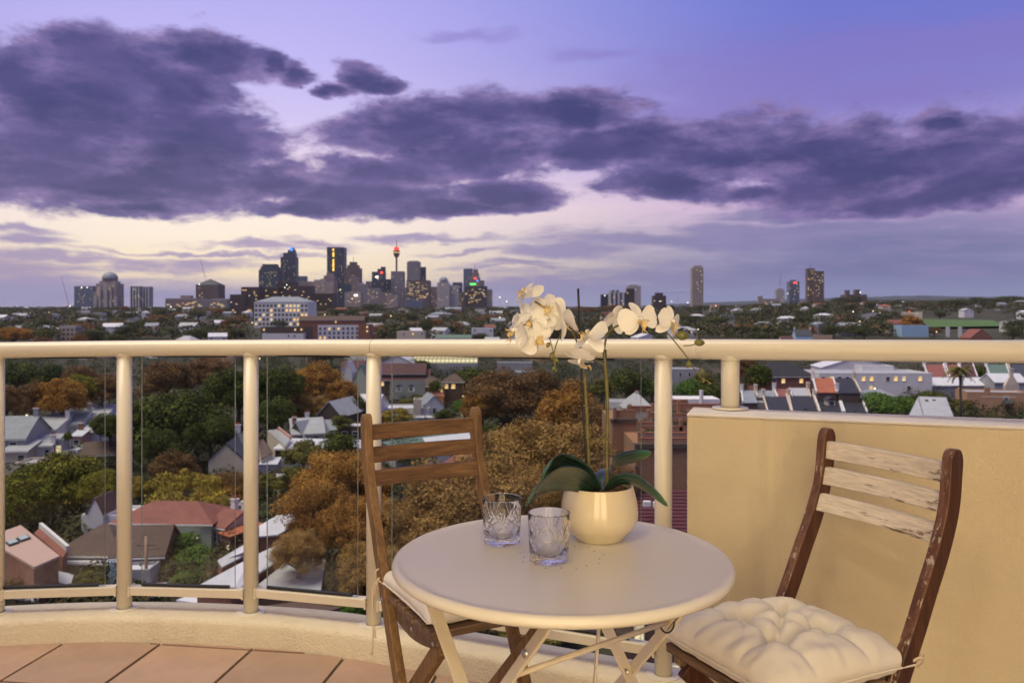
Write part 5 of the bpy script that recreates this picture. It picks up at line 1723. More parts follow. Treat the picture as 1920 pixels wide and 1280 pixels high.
house(560, 870, 80, 4, 2.6, -4, 'flat', .3, 'rgrey', 'wgrey', 'long grey masonry yard wall and shed under the olive trees')
house(660, 690, 40, 9, 6.5, 0, 'gx', 2.6, 'rplum', 'wpale', 'plum roofed house left of the third post, below the handrail')
house(676, 712, 26, 7, 7.5, 0, 'gy', 4.5, 'rgreen', 'wmint', 'pale green steep gabled house left of the third post', over=.2)
house(652, 697, 16, 7, 7.5, 0, 'gy', 3.5, 'rwhite', 'wpale', 'small white steep gable left of the pale green one', over=.2)

# ---- bay 4 (wide pane behind the table)
house(745, 682, 66, 18, 6.0, 0, 'gy', 3.6, 'rwhite', 'wpale', 'wide white gabled hall next to the glowing greenhouse roof', over=.3, wins='-l-')
gh = thing('glasshouse', 'long brightly lit glass roof just under the handrail', 'glasshouse', tuple(corner(833, 684, 5.0)))
gD = gh.location.y; gb = terr(gh.location.x, gD); gh.location.z = gb
wG = 124 / F * gD; zt_ = CZ - (668 - HY) / F * gD - gb; zb_ = CZ - (684 - HY) / F * (gD - 14) - gb
MB().box((0, 6, zb_ / 2 - .2), (wG, 12, zb_)).build('wall', M['wgrey'], gh)
gp = MB(); npn = 16
pane_m = MB().prism([(-.5, 0, 0), (.5, 0, 0), (.5, 10, zt_ - zb_), (-.5, 10, zt_ - zb_)], 0, 0, (0, 0, .05)).mesh('roof_pane', emat('lit_glass_roof', (1.0, 0.84, 0.52), 1.25, .5))
for k in range(npn): link('roof_pane', pane_m, gh, loc=(-wG / 2 + wG * (k + .5) / npn, 0, zb_ + .05), scale=(wG / npn * .86, 1, 1))
for k in range(npn + 1): MB().bar((-wG / 2 + wG * k / npn, 0, zb_ + .1), (-wG / 2 + wG * k / npn, 10, zt_ + .1), .12, .2).build('glazing_bar', M['wdark'], gh)
house(756, 712, 98, 10, 5.4, 2, 'gx', 3.2, 'rplum', 'wdark', 'long plum roofed warehouse with a row of white roof vents', wins='l----')
house(752, 700, 90, 10, 7.5, 2, 'gx', 3.0, 'rplum', 'wdark', 'upper plum roof behind the warehouse with white vents')
house(764, 744, 62, 7, 5.0, 6, 'gx', 4.2, 'rslate', 'wtan', 'dark slate roofed pair of cottages with two white dormers', wins='-d-d-')
for (px, py) in ((748, 729), (771, 729)):
    q = corner(px, py, 7.5)
    dmr = thing('roof_dormer', 'white dormer window on the dark slate cottages, %s one' % ('the left hand' if px < 760 else 'the nearer the brick house'), 'dormer', tuple(q))
    MB().box((0, 1.0, 0), (1.3, 3, 1.4)).build('cheek', M['wpale'], dmr); window(dmr, (0, -.5, 0), .9, 1.0, 'd')
    MB().prism([(-.85, -.7, .7), (.85, -.7, .7), (0, -.7, 1.3)], 0, 0, (0, 3, 0)).build('gable_roof', M['rslate'], dmr)
house(806, 724, 54, 9, 6.5, 0, 'hip', 2.6, 'rbrown', 'brick', 'red brick house with brown hipped roof and one lit window', wins='--dl')
house(850, 716, 40, 9, 7.5, 0, 'hip', 2.2, 'rbrown', 'dbrick', 'dark brick house with two bright upper windows near the street', wins='ll-')
house(760, 768, 90, 8, 4.2, 4, 'flat', .3, 'rwhite', 'wpale', 'long stained white wall and parapet behind the third post', wins='----d-')
house(782, 752, 14, 4, 6.5, 4, 'flat', .3, 'rgrey', 'wcream', 'small square tank tower on the stained white wall')
house(814, 760, 36, 9, 5.0, 16, 'gy', 2.4, 'rsteel', 'wpale', 'little white gabled cottage with brown side wall', over=.25, wins='-d-')
house(805, 786, 60, 6, 3.2, 4, 'flat', .3, 'rwhite', 'wgrey', 'low white carport roof above the chair back')
house(820, 742, 22, 6, 5.0, 4, 'hip', 1.4, 'rred', 'brick', 'small faded pink hipped roof behind the gabled cottage')
polyhouse([(716, 830, 3.6), (800, 818, 3.6), (850, 812, 3.6), (850, 832, 3.4), (740, 842, 3.4)], 'rgreen', 'wgrey', 'grey green flat roof glimpsed between the chair slats')
polyhouse([(792, 822, 4.0), (880, 812, 4.0), (884, 826, 3.8), (800, 834, 3.8)], 'rwhite', 'wpale', 'white flat roof glimpsed between the chair slats')
polyhouse([(830, 870, 4.4), (862, 846, 4.8), (890, 850, 4.6), (876, 874, 4.2)], 'rred', 'wcream', 'red roofed cottage glimpsed under the top chair slats')
house(990, 700, 46, 9, 9, 0, 'flat', .3, 'rgrey', 'wgrey', 'low grey flat block between the orange tree tops', wins='dd')
house(965, 682, 66, 9, 9, 0, 'flat', .3, 'rsteel', 'wgrey', 'pale blue grey flat roof just under the handrail above the orange trees')

# ---- right of the orchid: corrugated wall, stepped brick flats
house(1166, 756, 50, 6, 6.5, 0, 'flat', .2, 'rgrey', 'wpale', 'stained white corrugated wall left of the brick flats')
house(1196, 764, 54, 7, 6.0, 0, 'hip', 3.2, 'rgrey', 'wcream', 'cream hipped pavilion roof with a stone chimney above the brick flats', chim=((.1, .5, 'wcream'),))
ap = thing('apartment_building', 'stepped tan brick apartment building between the orchid and the yellow wall', 'apartment building', (0, 0, 0))
aD = 124.0
q0 = P(1148, 790, aD); ap.location = (q0.x, aD, terr(q0.x, aD))
def aloc(px, py, D): return P(px, py, D) - Vector(ap.location)
def ablock(x0, x1, ytop, D, dep, zb=None, mat='tanbrick', name='wall'):
    a = aloc(x0, ytop, D); b = aloc(x1, ytop, D)
    z0 = -1.0 if zb is None else zb
    return MB().box(((a.x + b.x) / 2, a.y + dep / 2, (a.z + z0) / 2), (b.x - a.x, dep, a.z - z0)).build(name, M[mat], ap)
ablock(1148, 1194, 790, 124, 14)
ablock(1192, 1420, 834, 112, 12)
ablock(1146, 1196, 786, 123.8, 1.0, aloc(1148, 792, 123.8).z, 'wdark', 'fascia')
ablock(1191, 1420, 832, 111.7, 1.0, aloc(1192, 841, 111.7).z, 'wdark', 'fascia')
RB = random.Random(12)
for (x0, x1, y, D, hpx) in ((1150, 1192, 770, 124, 14), (1176, 1230, 762, 126, 10), (1196, 1226, 792, 118, 12), (1228, 1262, 790, 117, 14), (1196, 1290, 812, 114, 16), (1200, 1290, 822, 112.5, 11),
                            (1264, 1300, 776, 120, 14), (1264, 1350, 758, 124, 12), (1262, 1300, 800, 116, 14), (1216, 1246, 774, 121, 10), (1236, 1290, 750, 127, 9)):
    a = aloc(x0, y + hpx, D).z
    ablock(x0, x1, y, D, RB.uniform(.3, .5), a, 'tanbrick', 'balcony_parapet')
    ablock(x0 - .5, x1 + .5, y - 1.0, D - .03, .6, aloc(x0, y + .5, D).z, 'brick', 'parapet_cap')
for (x0, y, D) in ((1150, 764, 123.5), (1178, 758, 125), (1214, 768, 120), (1246, 764, 120), (1270, 752, 123), (1290, 768, 119), (1200, 786, 117), (1232, 784, 116), (1274, 786, 116), (1204, 806, 113), (1222, 756, 125)):
    ablock(x0, x0 + 6, y, D, .6, aloc(x0, y + 22, D).z, 'tanbrick', 'pier')
for (x0, x1, y, D) in ((1196, 1290, 815, 111.9), (1204, 1262, 797, 116.5), (1262, 1300, 782, 118.4)):
    ablock(x0, x1, y, D, .08, aloc(x0, y + 1.2, D).z, 'steel', 'handrail')
for (x0, y, D, hh) in ((1194, 850, 111.6, 8), (1194, 873, 111.6, 8), (1194, 893, 111.6, 8)):
    ablock(x0 - 3, x0 + 2, y, D, .5, aloc(x0, y + hh, D).z, 'wdark', 'vent_box')
for s in range(3):
    a = aloc(1236 + s * 30, 850, 111.9)
for (px, D) in ((1150, 123.9),):
    ablock(1148, 1194, 845, 123.9, .3, aloc(1148, 847, 123.9).z, 'wdark', 'slab_edge')
ablock(1266, 1350, 748, 130, 5, aloc(1266, 760, 130).z, 'wpale', 'roof_plant')
q = aloc(1315, 748, 129); MB().tube([q - Vector((0, 0, 1)), q + Vector((0, 0, 1.4))], .33, 12).build('flue', M['wpale'], ap)
q = aloc(1282, 752, 129); MB().tube([q - Vector((0, 0, 1)), q + Vector((0, 0, .1))], [.5, .8], 12).build('roof_vent', M['wpale'], ap)
# plum roof below the flats, with rows of round tiles
pr_ = polyhouse([(1190, 922, 7.0), (1300, 922, 7.0), (1330, 1010, 3.4), (1170, 1010, 3.4)], 'rplum', 'brick', 'plum glazed tile roof right below the brick apartment building')
o, L, b_ = pr_
tm = MB().box((0, 0, 0), (0.42, 0.36, 0.10)).mesh('tile', pmat('plum_glazed_tile', (0.13, 0.038, 0.045), 0.35, 0, .5, var=(1.0, .5)))
nrow, ncol = 13, 22
for i in range(nrow):
    for j in range(ncol):
        a = L[0].lerp(L[3], (i + .5) / nrow); c_ = L[1].lerp(L[2], (i + .5) / nrow)
        q = a.lerp(c_, (j + .5 + (.5 if i % 2 else 0)) / (ncol + .5))
        sl = (L[3] - L[0]).normalized()
        lo_ = link('tile', tm, o, loc=q + Vector((0, 0, .26)), rot=(math.atan2(-(L[3] - L[0]).z, -(L[3] - L[0]).y) , 0, 0), scale=(((c_ - a).length / ncol) / .42 * .9, 1.05, 1))
for (px, py) in ((1213, 944), (1232, 946)):
    q = corner(px, py, 6.8) - b_
    MB().box(q, (.9, .5, .7)).build('roof_vent', M['wpale'], o, bevel=.1)
house(1215, 1150, 130, 8, 7, -10, 'flat', .3, 'rgrey', 'dbrick', 'dark brick house with pale framed windows seen under the table', wins='-p-p/-p-p')

# ---- right side, beyond the yellow wall
house(1284, 694, 60, 10, 9, 0, 'flat', .3, 'rgrey', 'wgrey', 'pale grey long block with dark openings behind the orchid buds', wins='d-d-d-d')
house(1477, 706, 104, 12, 8, 4, 'hip', 4.2, 'rblack', 'brick', 'red brick flats with black hipped roof and bright windows', wins='-dl-l-/-l-ll-/--l---')
# white hospital-like block
house(1642, 702, 212, 16, 8.5, 0, 'flat', .6, 'rgrey', 'wpale', 'long white two storey block with a row of arched lit windows', wins='dldd-ll-dlp-l-/---d-l---d--')
house(1610, 690, 136, 14, 8.0, -6, 'gy', 4.0, 'rwhite', 'wpale', 'large pale gabled roof rising behind the long white block', wins='----', D=286)
house(1646, 688, 60, 6, 11.0, 0, 'flat', .4, 'rgrey', 'wpale', 'white rooftop box on the long white block', D=268)
ter = [
    (1528, 1562, 1569, 1533, 710, 735, 'rorange', 'orange tiled upper terrace roof with white party walls'),
    (1565, 1597, 1612, 1573, 710, 737, 'rblack', 'black upper terrace roof right of the orange tiled one'),
]
polyhouse([(1524, 710, 9.5), (1562, 710, 9.5), (1570, 737, 7.0), (1531, 737, 7.0)], 'rorange', 'wdark', 'orange tiled terrace roof between white party walls', para=((0, 3, 'wpale', .1), (1, 2, 'wpale', .9)))
polyhouse([(1564, 710, 9.5), (1600, 710, 9.5), (1614, 738, 7.0), (1572, 738, 7.0)], 'rblack', 'wdark', 'black terrace roof immediately right of the orange tiled one', para=((1, 2, 'wcream', .12),))
polyhouse([(1390, 733, 6.5), (1414, 733, 6.5), (1420, 756, 4.8), (1393, 756, 4.8)], 'rsteel', 'wdark', 'blue grey terrace roof nearest the railing post', para=((0, 3, 'wpale', .1),))
polyhouse([(1416, 733, 6.5), (1448, 733, 6.5), (1456, 746, 5.2), (1420, 746, 5.2)], 'rsteel', 'wdark', 'second blue grey terrace roof from the railing post', para=((0, 3, 'wcream', .2),))
polyhouse([(1450, 730, 6.8), (1480, 730, 6.8), (1486, 746, 5.2), (1458, 746, 5.2)], 'rred', 'wdark', 'dull red terrace roof between two pale chimneys', para=((0, 3, 'wpale', .2), (1, 2, 'wpale')))
polyhouse([(1482, 728, 6.8), (1514, 728, 6.8), (1520, 746, 5.2), (1490, 746, 5.2)], 'rgrey', 'wdark', 'pale ribbed terrace roof left of the tall stone chimney', para=((1, 2, 'wcream', .2),))
for k, (xa, xb, xc, xd, par, nm) in enumerate(((1430, 1474, 1484, 1440, 'wcream', 'leftmost of the lower charcoal terrace roofs'), (1478, 1524, 1536, 1486, 'wcream', 'lower charcoal terrace roof left of the one with a dormer'),
                                               (1526, 1570, 1580, 1538, 'wpale', 'lower charcoal terrace roof with a cream dormer'), (1572, 1612, 1626, 1584, 'wpale', 'lower charcoal terrace roof next to the round green tree'))):
    o, L, b_ = polyhouse([(xa, 741, 5.6), (xb, 741, 5.6), (xc, 775, 3.4), (xd, 775, 3.4)], 'rblack', 'wdark', nm, para=((0, 3, par, .12), (1, 2, par)))
    if k == 2:
        q = L[0].lerp(L[2], .55) + Vector((0, -.5, .6))
        dm_ = MB().box(q, (2.0, 2.4, 1.5)).build('dormer', M['wcream'], o)
        MB().prism([q + Vector((-1.3, -1.5, .75)), q + Vector((1.3, -1.5, .75)), q + Vector((0, -1.5, 1.6))], 0, 0, (0, 3, 0)).build('dormer_roof', M['rblack'], dm_)
        link('pane', PANE['d'], dm_, loc=q + Vector((0, -1.22, 0)), scale=(1.2, 1, 1.0))
house(1430, 757, 60, 5, 4.2, 0, 'flat', .3, 'rwhite', 'wgrey', 'white sheet roof just behind the wall top near the railing post')
house(1490, 768, 60, 4, 3.4, 0, 'flat', .3, 'rbrown', 'tanbrick', 'orange brick yard wall between the terrace roofs')
house(1648, 742, 60, 6, 5.0, 0, 'hip', 1.6, 'rsteel', 'wcream', 'blue grey hipped roof behind the round green tree', wins='-p-')
polyhouse([(1722, 744, 7.0), (1774, 746, 7.0), (1788, 782, 4.6), (1732, 780, 4.6)], 'rgrey', 'wcream', 'steep grey iron roof with two skylights at the right', para=())
o, L, b_ = _, _, _ = polyhouse([(1704, 780, 4.5), (1721, 745, 6.95), (1731, 781, 4.55)], 'rgrey', 'wcream', 'cream brick gable end of the steep grey roof')
for k in range(2):
    q = corner(1738 + 14 * k, 753, 6.4)
    s_ = thing('roof_skylight', ('left' if k == 0 else 'right') + ' of two dark skylights on the steep grey iron roof', 'skylight', tuple(q))
    MB().box((0, 0, 0.1), (1.3, 1.5, .25), Matrix.Rotation(.5, 3, 'X')).build('frame', M['trim'], s_)
    MB().box((0, -.02, 0.22), (1.0, 1.2, .04), Matrix.Rotation(.5, 3, 'X')).build('pane', M['wdarkglass'], s_)
for k, (xa, xb, c_, wc_) in enumerate(((1732, 1768, 'rred', 'wpale'), (1772, 1796, 'rred', 'wpale'), (1798, 1824, 'rplum', 'wpale'), (1848, 1886, 'rgreen', 'wpale'), (1890, 1930, 'rslate', 'wcream'))):
    nm = ('first red roof of the far terrace row on the right', 'second red roof of the far terrace row, behind the palm', 'plum roof of the far terrace row right of the palm', 'green roofed house of the far terrace row', 'dark slate roofed house at the far right edge')[k]
    polyhouse([(xa, 684, 8.5), (xb, 684, 8.5), (xb + 9, 708, 5.5), (xa + 9, 708, 5.5)], c_, 'wpale', nm, para=((0, 3, wc_, .1), (1, 2, wc_)))
house(1800, 722, 150, 8, 5.0, 0, 'gx', 2.0, 'rwhite', 'wgrey', 'long pale iron roof behind the palm tree', wins='l--l---')
house(1895, 716, 60, 8, 6.5, 0, 'gx', 2.2, 'rwhite', 'wgrey', 'pale roof at the right edge behind the stone finial')
bh = house(1872, 738, 108, 9, 5.8, -10, 'flat', .4, 'rgrey', 'obrick', 'orange brick house with pale band and shaded window at the far right', wins='--d-')
MB().box((0, -0.03, 4.9), (8.6, .06, .3)).build('pale_band', M['wcream'], bh)
MB().prism([(1.0, -.05, 3.6), (1.0, -1.1, 3.2), (1.0, -.05, 4.2)], 0, 0, (2.4, 0, 0)).build('awning', M['rslate'], bh)
MB().box((-2.4, 1.2, 6.6), (1.3, .9, 1.6)).build('chimney', M['tanbrick'], bh)
q = corner(1896, 722, 7.0)
fi = thing('stone_finial', 'cream stone chimney with flared base at the right edge', 'chimney', (q.x, q.y, terr(q.x, q.y)))
hz = q.z - terr(q.x, q.y)
MB().add([(-2, -.5, 0), (2, -.5, 0), (2, .5, 0), (-2, .5, 0), (-2, -.5, hz), (2, -.5, hz), (2, .5, hz), (-2, .5, hz), (-.5, -.35, hz + 2.6), (.5, -.35, hz + 2.6), (.5, .35, hz + 2.6), (-.5, .35, hz + 2.6)],
         [(0, 1, 5, 4), (1, 2, 6, 5), (2, 3, 7, 6), (3, 0, 4, 7), (4, 5, 9, 8), (5, 6, 10, 9), (6, 7, 11, 10), (7, 4, 8, 11), (8, 9, 10, 11)]).build('flared_base', M['wcream'], fi)
MB().box((0, 0, hz + 3.6), (.9, .7, 2.2)).build('shaft', M['wcream'], fi); MB().box((0, 0, hz + 4.7), (1.2, .95, .2)).build('cap', M['wcream'], fi)

# palm
pq = corner(1800, 690, 15.0)
pt = thing('palm_tree', 'tall feathery palm tree standing by itself on the right', 'palm tree', (pq.x, pq.y, terr(pq.x, pq.y)))
hp = pq.z - pt.location.z
MB().tube([(0, 0, 0), (.15, 0, hp * .5), (0, 0, hp - .6)], [.42, .3, .24], 10).build('trunk', M['trunk'], pt, smooth=True)
RP_ = random.Random(3)
for k in range(26):
    a = k * 2.399; elv = RP_.uniform(-0.6, 0.95); Lf = RP_.uniform(3.0, 4.2)
    mb = MB(); prev = None
    for i in range(11):
        s = i / 10; r_ = Lf * s * math.cos(elv * (1 - s * .4)); z_ = hp + Lf * s * math.sin(elv) - 2.2 * s * s
        q = Vector((math.cos(a) * r_, math.sin(a) * r_, z_ - .3)); sd = Vector((-math.sin(a), math.cos(a), -.5)); sd2 = Vector((math.sin(a), -math.cos(a), -.5))
        if prev is not None:
            ll = .75 * math.sin(math.pi * min(.95, s + .12)) + .1
            mb.add([prev, q, q + sd * ll, prev.lerp(q, .4) + sd * ll * .9], [(0, 1, 2, 3)]); mb.add([prev, q, q + sd2 * ll, prev.lerp(q, .4) + sd2 * ll * .9], [(0, 1, 2, 3)])
        prev = q
    mb.build('frond', LM['gum'], pt)

# ================================================================ trees seen through the glass
for a in [
    ('dgreen', 30, 672, 84, 13, 'dark evergreen tree high at the left edge, first of its row'), ('dgreen', 92, 682, 70, 12, 'dark evergreen tree behind the rust coloured trees'),
    ('brown', 150, 684, 70, 13, 'rust topped tree behind the orange row near the first post'), ('farrust', 205, 694, 60, 13, 'reddish brown tree top behind the first post'),
    ('brown', 12, 722, 84, 14, 'brown tree at the left end of the orange tree row'), ('brown', 62, 716, 80, 14, 'russet brown tree second in the orange tree row'),
    ('plane', 118, 706, 96, 15, 'brightest orange tree in the row at the left'), ('lime', 158, 698, 70, 15, 'yellow green tinged tree in the orange row'), ('brown', 192, 706, 70, 14, 'brown tree at the right end of the orange row'),
    ('fign', 120, 846, 165, 10.5, 'big yellow green tree filling the lower left pane'), ('fign', 22, 888, 140, 9, 'darker yellow green tree at the left edge'), ('fign', 182, 880, 90, 8.5, 'smaller yellow green tree touching the first post'),
    ('gum', 70, 830, 40, 4.6, 'round olive bush between the white rear wings'), ('dgreen', 128, 811, 20, 6.5, 'small dark cypress like tree beside the grey rear wing'),
    ('fig', 205, 770, 70, 11, 'dark tree just left of the first post'), ('gum', 188, 778, 46, 8, 'sparse dark olive tree left of the first post'),
    ('gum', 160, 1062, 90, 4.2, 'scrubby olive shrub in front of the yellow green shed'), ('brown', 45, 1082, 110, 3.6, 'dry brown hedge below the pink roof'),
    ('brown', 312, 676, 120, 14, 'brown autumn tree at the top of the second pane, left'), ('brown', 392, 668, 110, 14, 'brown autumn tree at the top of the second pane, right'),
    ('fig', 335, 720, 190, 15.5, 'huge dark rounded fig tree filling the second pane'), ('fig', 262, 748, 80, 13, 'dark fig tree right behind the first post'), ('fig', 446, 684, 120, 17, 'tall dark fig tree behind the second post'),
    ('fig', 395, 775, 90, 11, 'lower dark lobe of trees below the big fig'), ('fig', 300, 800, 90, 10, 'dark shrub mass at the foot of the big fig'),
    ('brown', 330, 845, 100, 8, 'brown leafed tree above the yellow one'), ('brown', 425, 884, 84, 7.5, 'rusty brown tree beside the yellow one'),
    ('yellow', 352, 866, 150, 9.5, 'bright yellow autumn tree above the red roof'), ('yellow', 258, 890, 60, 8, 'smaller yellow tree just right of the first post'), ('yellow', 404, 920, 70, 6.5, 'yellow tree beside the street lamp'),
    ('green', 345, 992, 66, 5, 'fresh green garden tree in front of the red roofed house'), ('green', 352, 1020, 86, 4.0, 'yellowish green shrub mass in the garden'), ('lime', 318, 1034, 76, 3.4, 'olive green shrub beside the power pole'),
    ('green', 352, 1064, 72, 3.0, 'brightest green bush near the bottom of the second pane'), ('brown', 396, 1066, 50, 3.0, 'brown vine covered bush at the bottom of the second pane'),
    ('fig', 528, 682, 100, 17, 'tall dark green tree right of the second post'), ('fig', 516, 738, 84, 12, 'mid green tree below the tall dark one'),
    ('plane', 602, 682, 124, 14, 'golden orange tree in the third pane, top'), ('plane', 640, 712, 80, 12, 'lower right part of the golden orange trees'), ('tan', 578, 736, 92, 10, 'olive gold tree under the golden orange one'),
    ('fig', 665, 738, 70, 9, 'dark tree between the orange tree and third post'), ('gum', 640, 770, 60, 8, 'sparse olive tree over the pale roofs'),
    ('gum', 568, 812, 100, 10.5, 'sparse olive gum tree in the third pane'), ('gum', 552, 862, 96, 8, 'second sparse olive gum tree, lower'), ('dgreen', 634, 806, 76, 8, 'rounded dark green tree beside the olive gums'),
    ('gum', 500, 880, 60, 6.5, 'olive tree beside the garage right of the second post'),
    ('planeN', 640, 842, 215, 14.5, 'big golden orange tree behind the brown chair'), ('planeN', 672, 925, 150, 11, 'lower golden orange tree directly behind the third post'), ('planeN', 600, 925, 130, 10, 'golden orange tree low over the road edge'), ('tan', 700, 1010, 150, 8, 'thin tan tree at the foot of the third post'), ('tan', 560, 990, 110, 9, 'low left bough of the golden tree over the white roofs'),
    ('gum', 820, 664, 110, 9, 'dark olive tree in front of the lit glass roof'), ('dgreen', 782, 672, 60, 8, 'small dark tree beneath the lit glass roof'), ('dgreen', 890, 690, 90, 11, 'dark green tree left of the large brown orange trees'), ('green', 872, 742, 44, 7, 'bright green shrub lit by the street lamp'),
    ('gum', 790, 732, 84, 7, 'spreading olive tree above the white wall'), ('yellow', 742, 762, 74, 6, 'yellow green tree right of the third post'), ('dgreen', 816, 714, 30, 9, 'small dark conifer beside the brick house'), ('dgreen', 832, 765, 36, 6, 'small dark shrub beside the little cottage'),
    ('brown', 948, 694, 170, 15, 'large brown orange tree left of the orchid stems'), ('plane', 905, 722, 90, 12, 'orange tree at the left of the brown one'), ('plane', 1065, 718, 150, 15, 'bright rust orange tree right behind the orchid stems'), ('brown', 1010, 690, 100, 14, 'brown tree top between the orange crowns'),
    ('brown', 1110, 756, 110, 12, 'reddish brown tree behind the second orchid stem'), ('dgreen', 916, 792, 62, 8, 'round dark green tree beside the chair back'),
    ('tan', 1030, 776, 270, 16, 'biggest golden tan tree in the middle behind the orchid'), ('tan', 870, 846, 300, 15, 'broad tan brown tree behind the brown chair and glasses'), ('tan', 1010, 868, 230, 13, 'golden brown tree just above the table edge'),
    ('brown', 1150, 872, 120, 10, 'brown scrubby tree beside the brick flats'), ('tan', 760, 930, 160, 11, 'thin twiggy tan tree beside the third post'),
    ('dgreen', 1175, 688, 90, 12, 'dark green tree behind the glass edge right of the orchid'), ('gum', 1128, 700, 70, 11, 'olive tree behind the upper orchid stem'), ('green', 1222, 706, 54, 8, 'mid green tree left of the fourth post'),
    ('green', 1288, 708, 70, 9, 'bright green tree between the two right posts'), ('dgreen', 1330, 716, 60, 9, 'dark green tree left of the short post'), ('gum', 1320, 690, 70, 11, 'olive tree behind the orchid buds'),
    ('brown', 1400, 672, 50, 13, 'bare brown tree right of the short post'), ('dgreen', 1420, 684, 60, 12, 'dark tree beside the black hipped roof'),
    ('green', 1650, 733, 88, 8, 'round green tree in front of the long white block'), ('green', 1700, 740, 50, 6.5, 'smaller green tree right of the round one'), ('dgreen', 1742, 731, 70, 7, 'dark green tree behind the steep grey roof'),
    ('gum', 1800, 742, 60, 6, 'olive shrubs around the palm trunk'), ('dgreen', 1700, 694, 40, 8, 'small dark tree at the corner of the white block'),
    ('dgreen', 1838, 686, 60, 8, 'dark hedge tree between the far terraces'), ('dgreen', 1780, 704, 60, 5, 'dark hedge below the red terrace roofs'), ('dgreen', 1850, 706, 70, 5, 'dark hedge below the green roof'), ('gum', 1885, 672, 50, 10, 'bare olive tree at the right edge'),
    ('lime', 470, 880, 60, 6, 'olive bush behind the second post'), ('green', 640, 1120, 120, 3, 'low green hedge seen under the bottom rail'), ('gum', 1330, 1060, 160, 4, 'low shrubs seen under the table near the yellow wall'),
    ('gum', 1000, 1150, 200, 3, 'dark low hedge seen under the table'),
]:
    T_(*a)
for (px, py, D, lab) in ((50, 778, 190, 'yellow street light among the orange tree trunks, left one'), (40, 792, 186, 'dim yellow street light just below the pair in the orange trees'), (168, 747, 200, 'yellow street light inside the orange tree row'),
                         (823, 716, 290, 'white street light by the brick house'), (839, 724, 280, 'small white street light above the street'), (868, 743, 230, 'dim street light beside the bright green shrub'), (1166, 704, 290, 'white light in the dark tree beside the glass edge'),
                         (416, 953, 108, 'street light shining into the yellow leaves by the road'), (1640, 728, 200, 'warm light at the base of the long white block')):
    lamp(px, py, D, lab)
# leaves lit by the street lamp itself
for (px, py, D, e) in ((416, 955, 107.2, 55), (168, 748, 198.5, 160), (868, 742, 228.5, 120)):
    ld = bpy.data.lights.new('street_lamp_light', 'POINT'); ld.energy = e * 14; ld.color = (1, .85, .35); ld.shadow_soft_size = .3
    lo = bpy.data.objects.new('street_lamp_light', ld); COL.objects.link(lo); lo.location = P(px, py, D - 1.5)
HAZE = 0.000032
# ================================================================ skyline
def facade(name, wall, glass, sx=3.2, sz=3.4, fx=0.6, fz=0.55):
    """wall with rows of window openings for towers kilometres away"""
    m_ = bpy.data.materials.new(name); m_.use_nodes = True
    T = NT(m_.node_tree); out = T.n('ShaderNodeOutputMaterial'); b = T.n('ShaderNodeBsdfPrincipled')
    tc = T.n('ShaderNodeTexCoord').outputs['Object']; s = T.n('ShaderNodeSeparateXYZ'); T.put(s.inputs[0], tc)
    u = T.m('FRACT', T.m('DIVIDE', T.m('ADD', T.m('ADD', s.outputs[0], s.outputs[1]), 500.0), sx)); v = T.m('FRACT', T.m('DIVIDE', s.outputs[2], sz))
    k = T.m('MULTIPLY', T.m('LESS_THAN', u, fx), T.m('LESS_THAN', v, fz))
    n = T.noise(tc, 0.03, 3, 0.6)
    w_ = T.mix(T.rng(n, .3, .7), tuple(x * .8 for x in wall) + (1,), (*wall, 1))
    T.put(b.inputs['Base Color'], T.mix(k, w_, (*glass, 1)))
    T.put(b.inputs['Roughness'], T.m('SUBTRACT', 0.8, T.m('MULTIPLY', k, 0.45)))
    T.t.links.new(b.outputs[0], out.inputs[0]); return m_


FC = {
    'brown': facade('brown_tower_facade', (0.22, 0.155, 0.12), (0.05, 0.04, 0.045)),
    'dark': facade('dark_glass_facade', (0.07, 0.08, 0.10), (0.025, 0.035, 0.055), fx=.8, fz=.8),
    'teal': facade('teal_glass_facade', (0.05, 0.075, 0.09), (0.03, 0.055, 0.07), fx=.85, fz=.8),
    'blue': facade('blue_glass_facade', (0.26, 0.30, 0.38), (0.07, 0.10, 0.16), fx=.6, fz=1),
    'grey': facade('grey_tower_facade', (0.36, 0.32, 0.31), (0.09, 0.085, 0.10)),
    'beige': facade('beige_tower_facade', (0.50, 0.41, 0.34), (0.12, 0.10, 0.10)),
    'pink': facade('pinkish_tower_facade', (0.38, 0.27, 0.24), (0.10, 0.07, 0.075)),
    'white': facade('white_tower_facade', (0.72, 0.67, 0.62), (0.16, 0.15, 0.17), fx=.45, fz=1),
    'slab': facade('brown_slab_facade', (0.12, 0.078, 0.06), (0.035, 0.028, 0.03), fx=1, fz=.45),
    'stripe': facade('striped_tower_facade', (0.66, 0.62, 0.62), (0.06, 0.075, 0.09), sx=9, fx=.5, fz=1),
}
RL = random.Random(77)


def litwin(parent, w, z0, z1, y, n, mats=('lit', 'lit2'), sx=3.2, sz=3.4, band=False):
    """scattered lit windows of a distant facade, each a small proud pane"""
    mb = MB()
    cols = max(1, int(w / sx)); rows = max(1, int((z1 - z0) / sz))
    for _ in range(n):
        c = RL.randrange(cols); r = RL.randrange(rows)
        ww = sx * (.8 if not band else RL.choice((.8, 1.8, 2.8)))
        mb.cur = RL.randrange(len(mats))
        x = min(w / 2 - ww / 2, -w / 2 + sx * (c + .5)); mb.box((x, y - .15, z0 + sz * (r + .5)), (ww, .3, sz * .5))
    o = mb.build('lit_windows', [M[m] for m in mats], parent); o['kind'] = 'stuff'


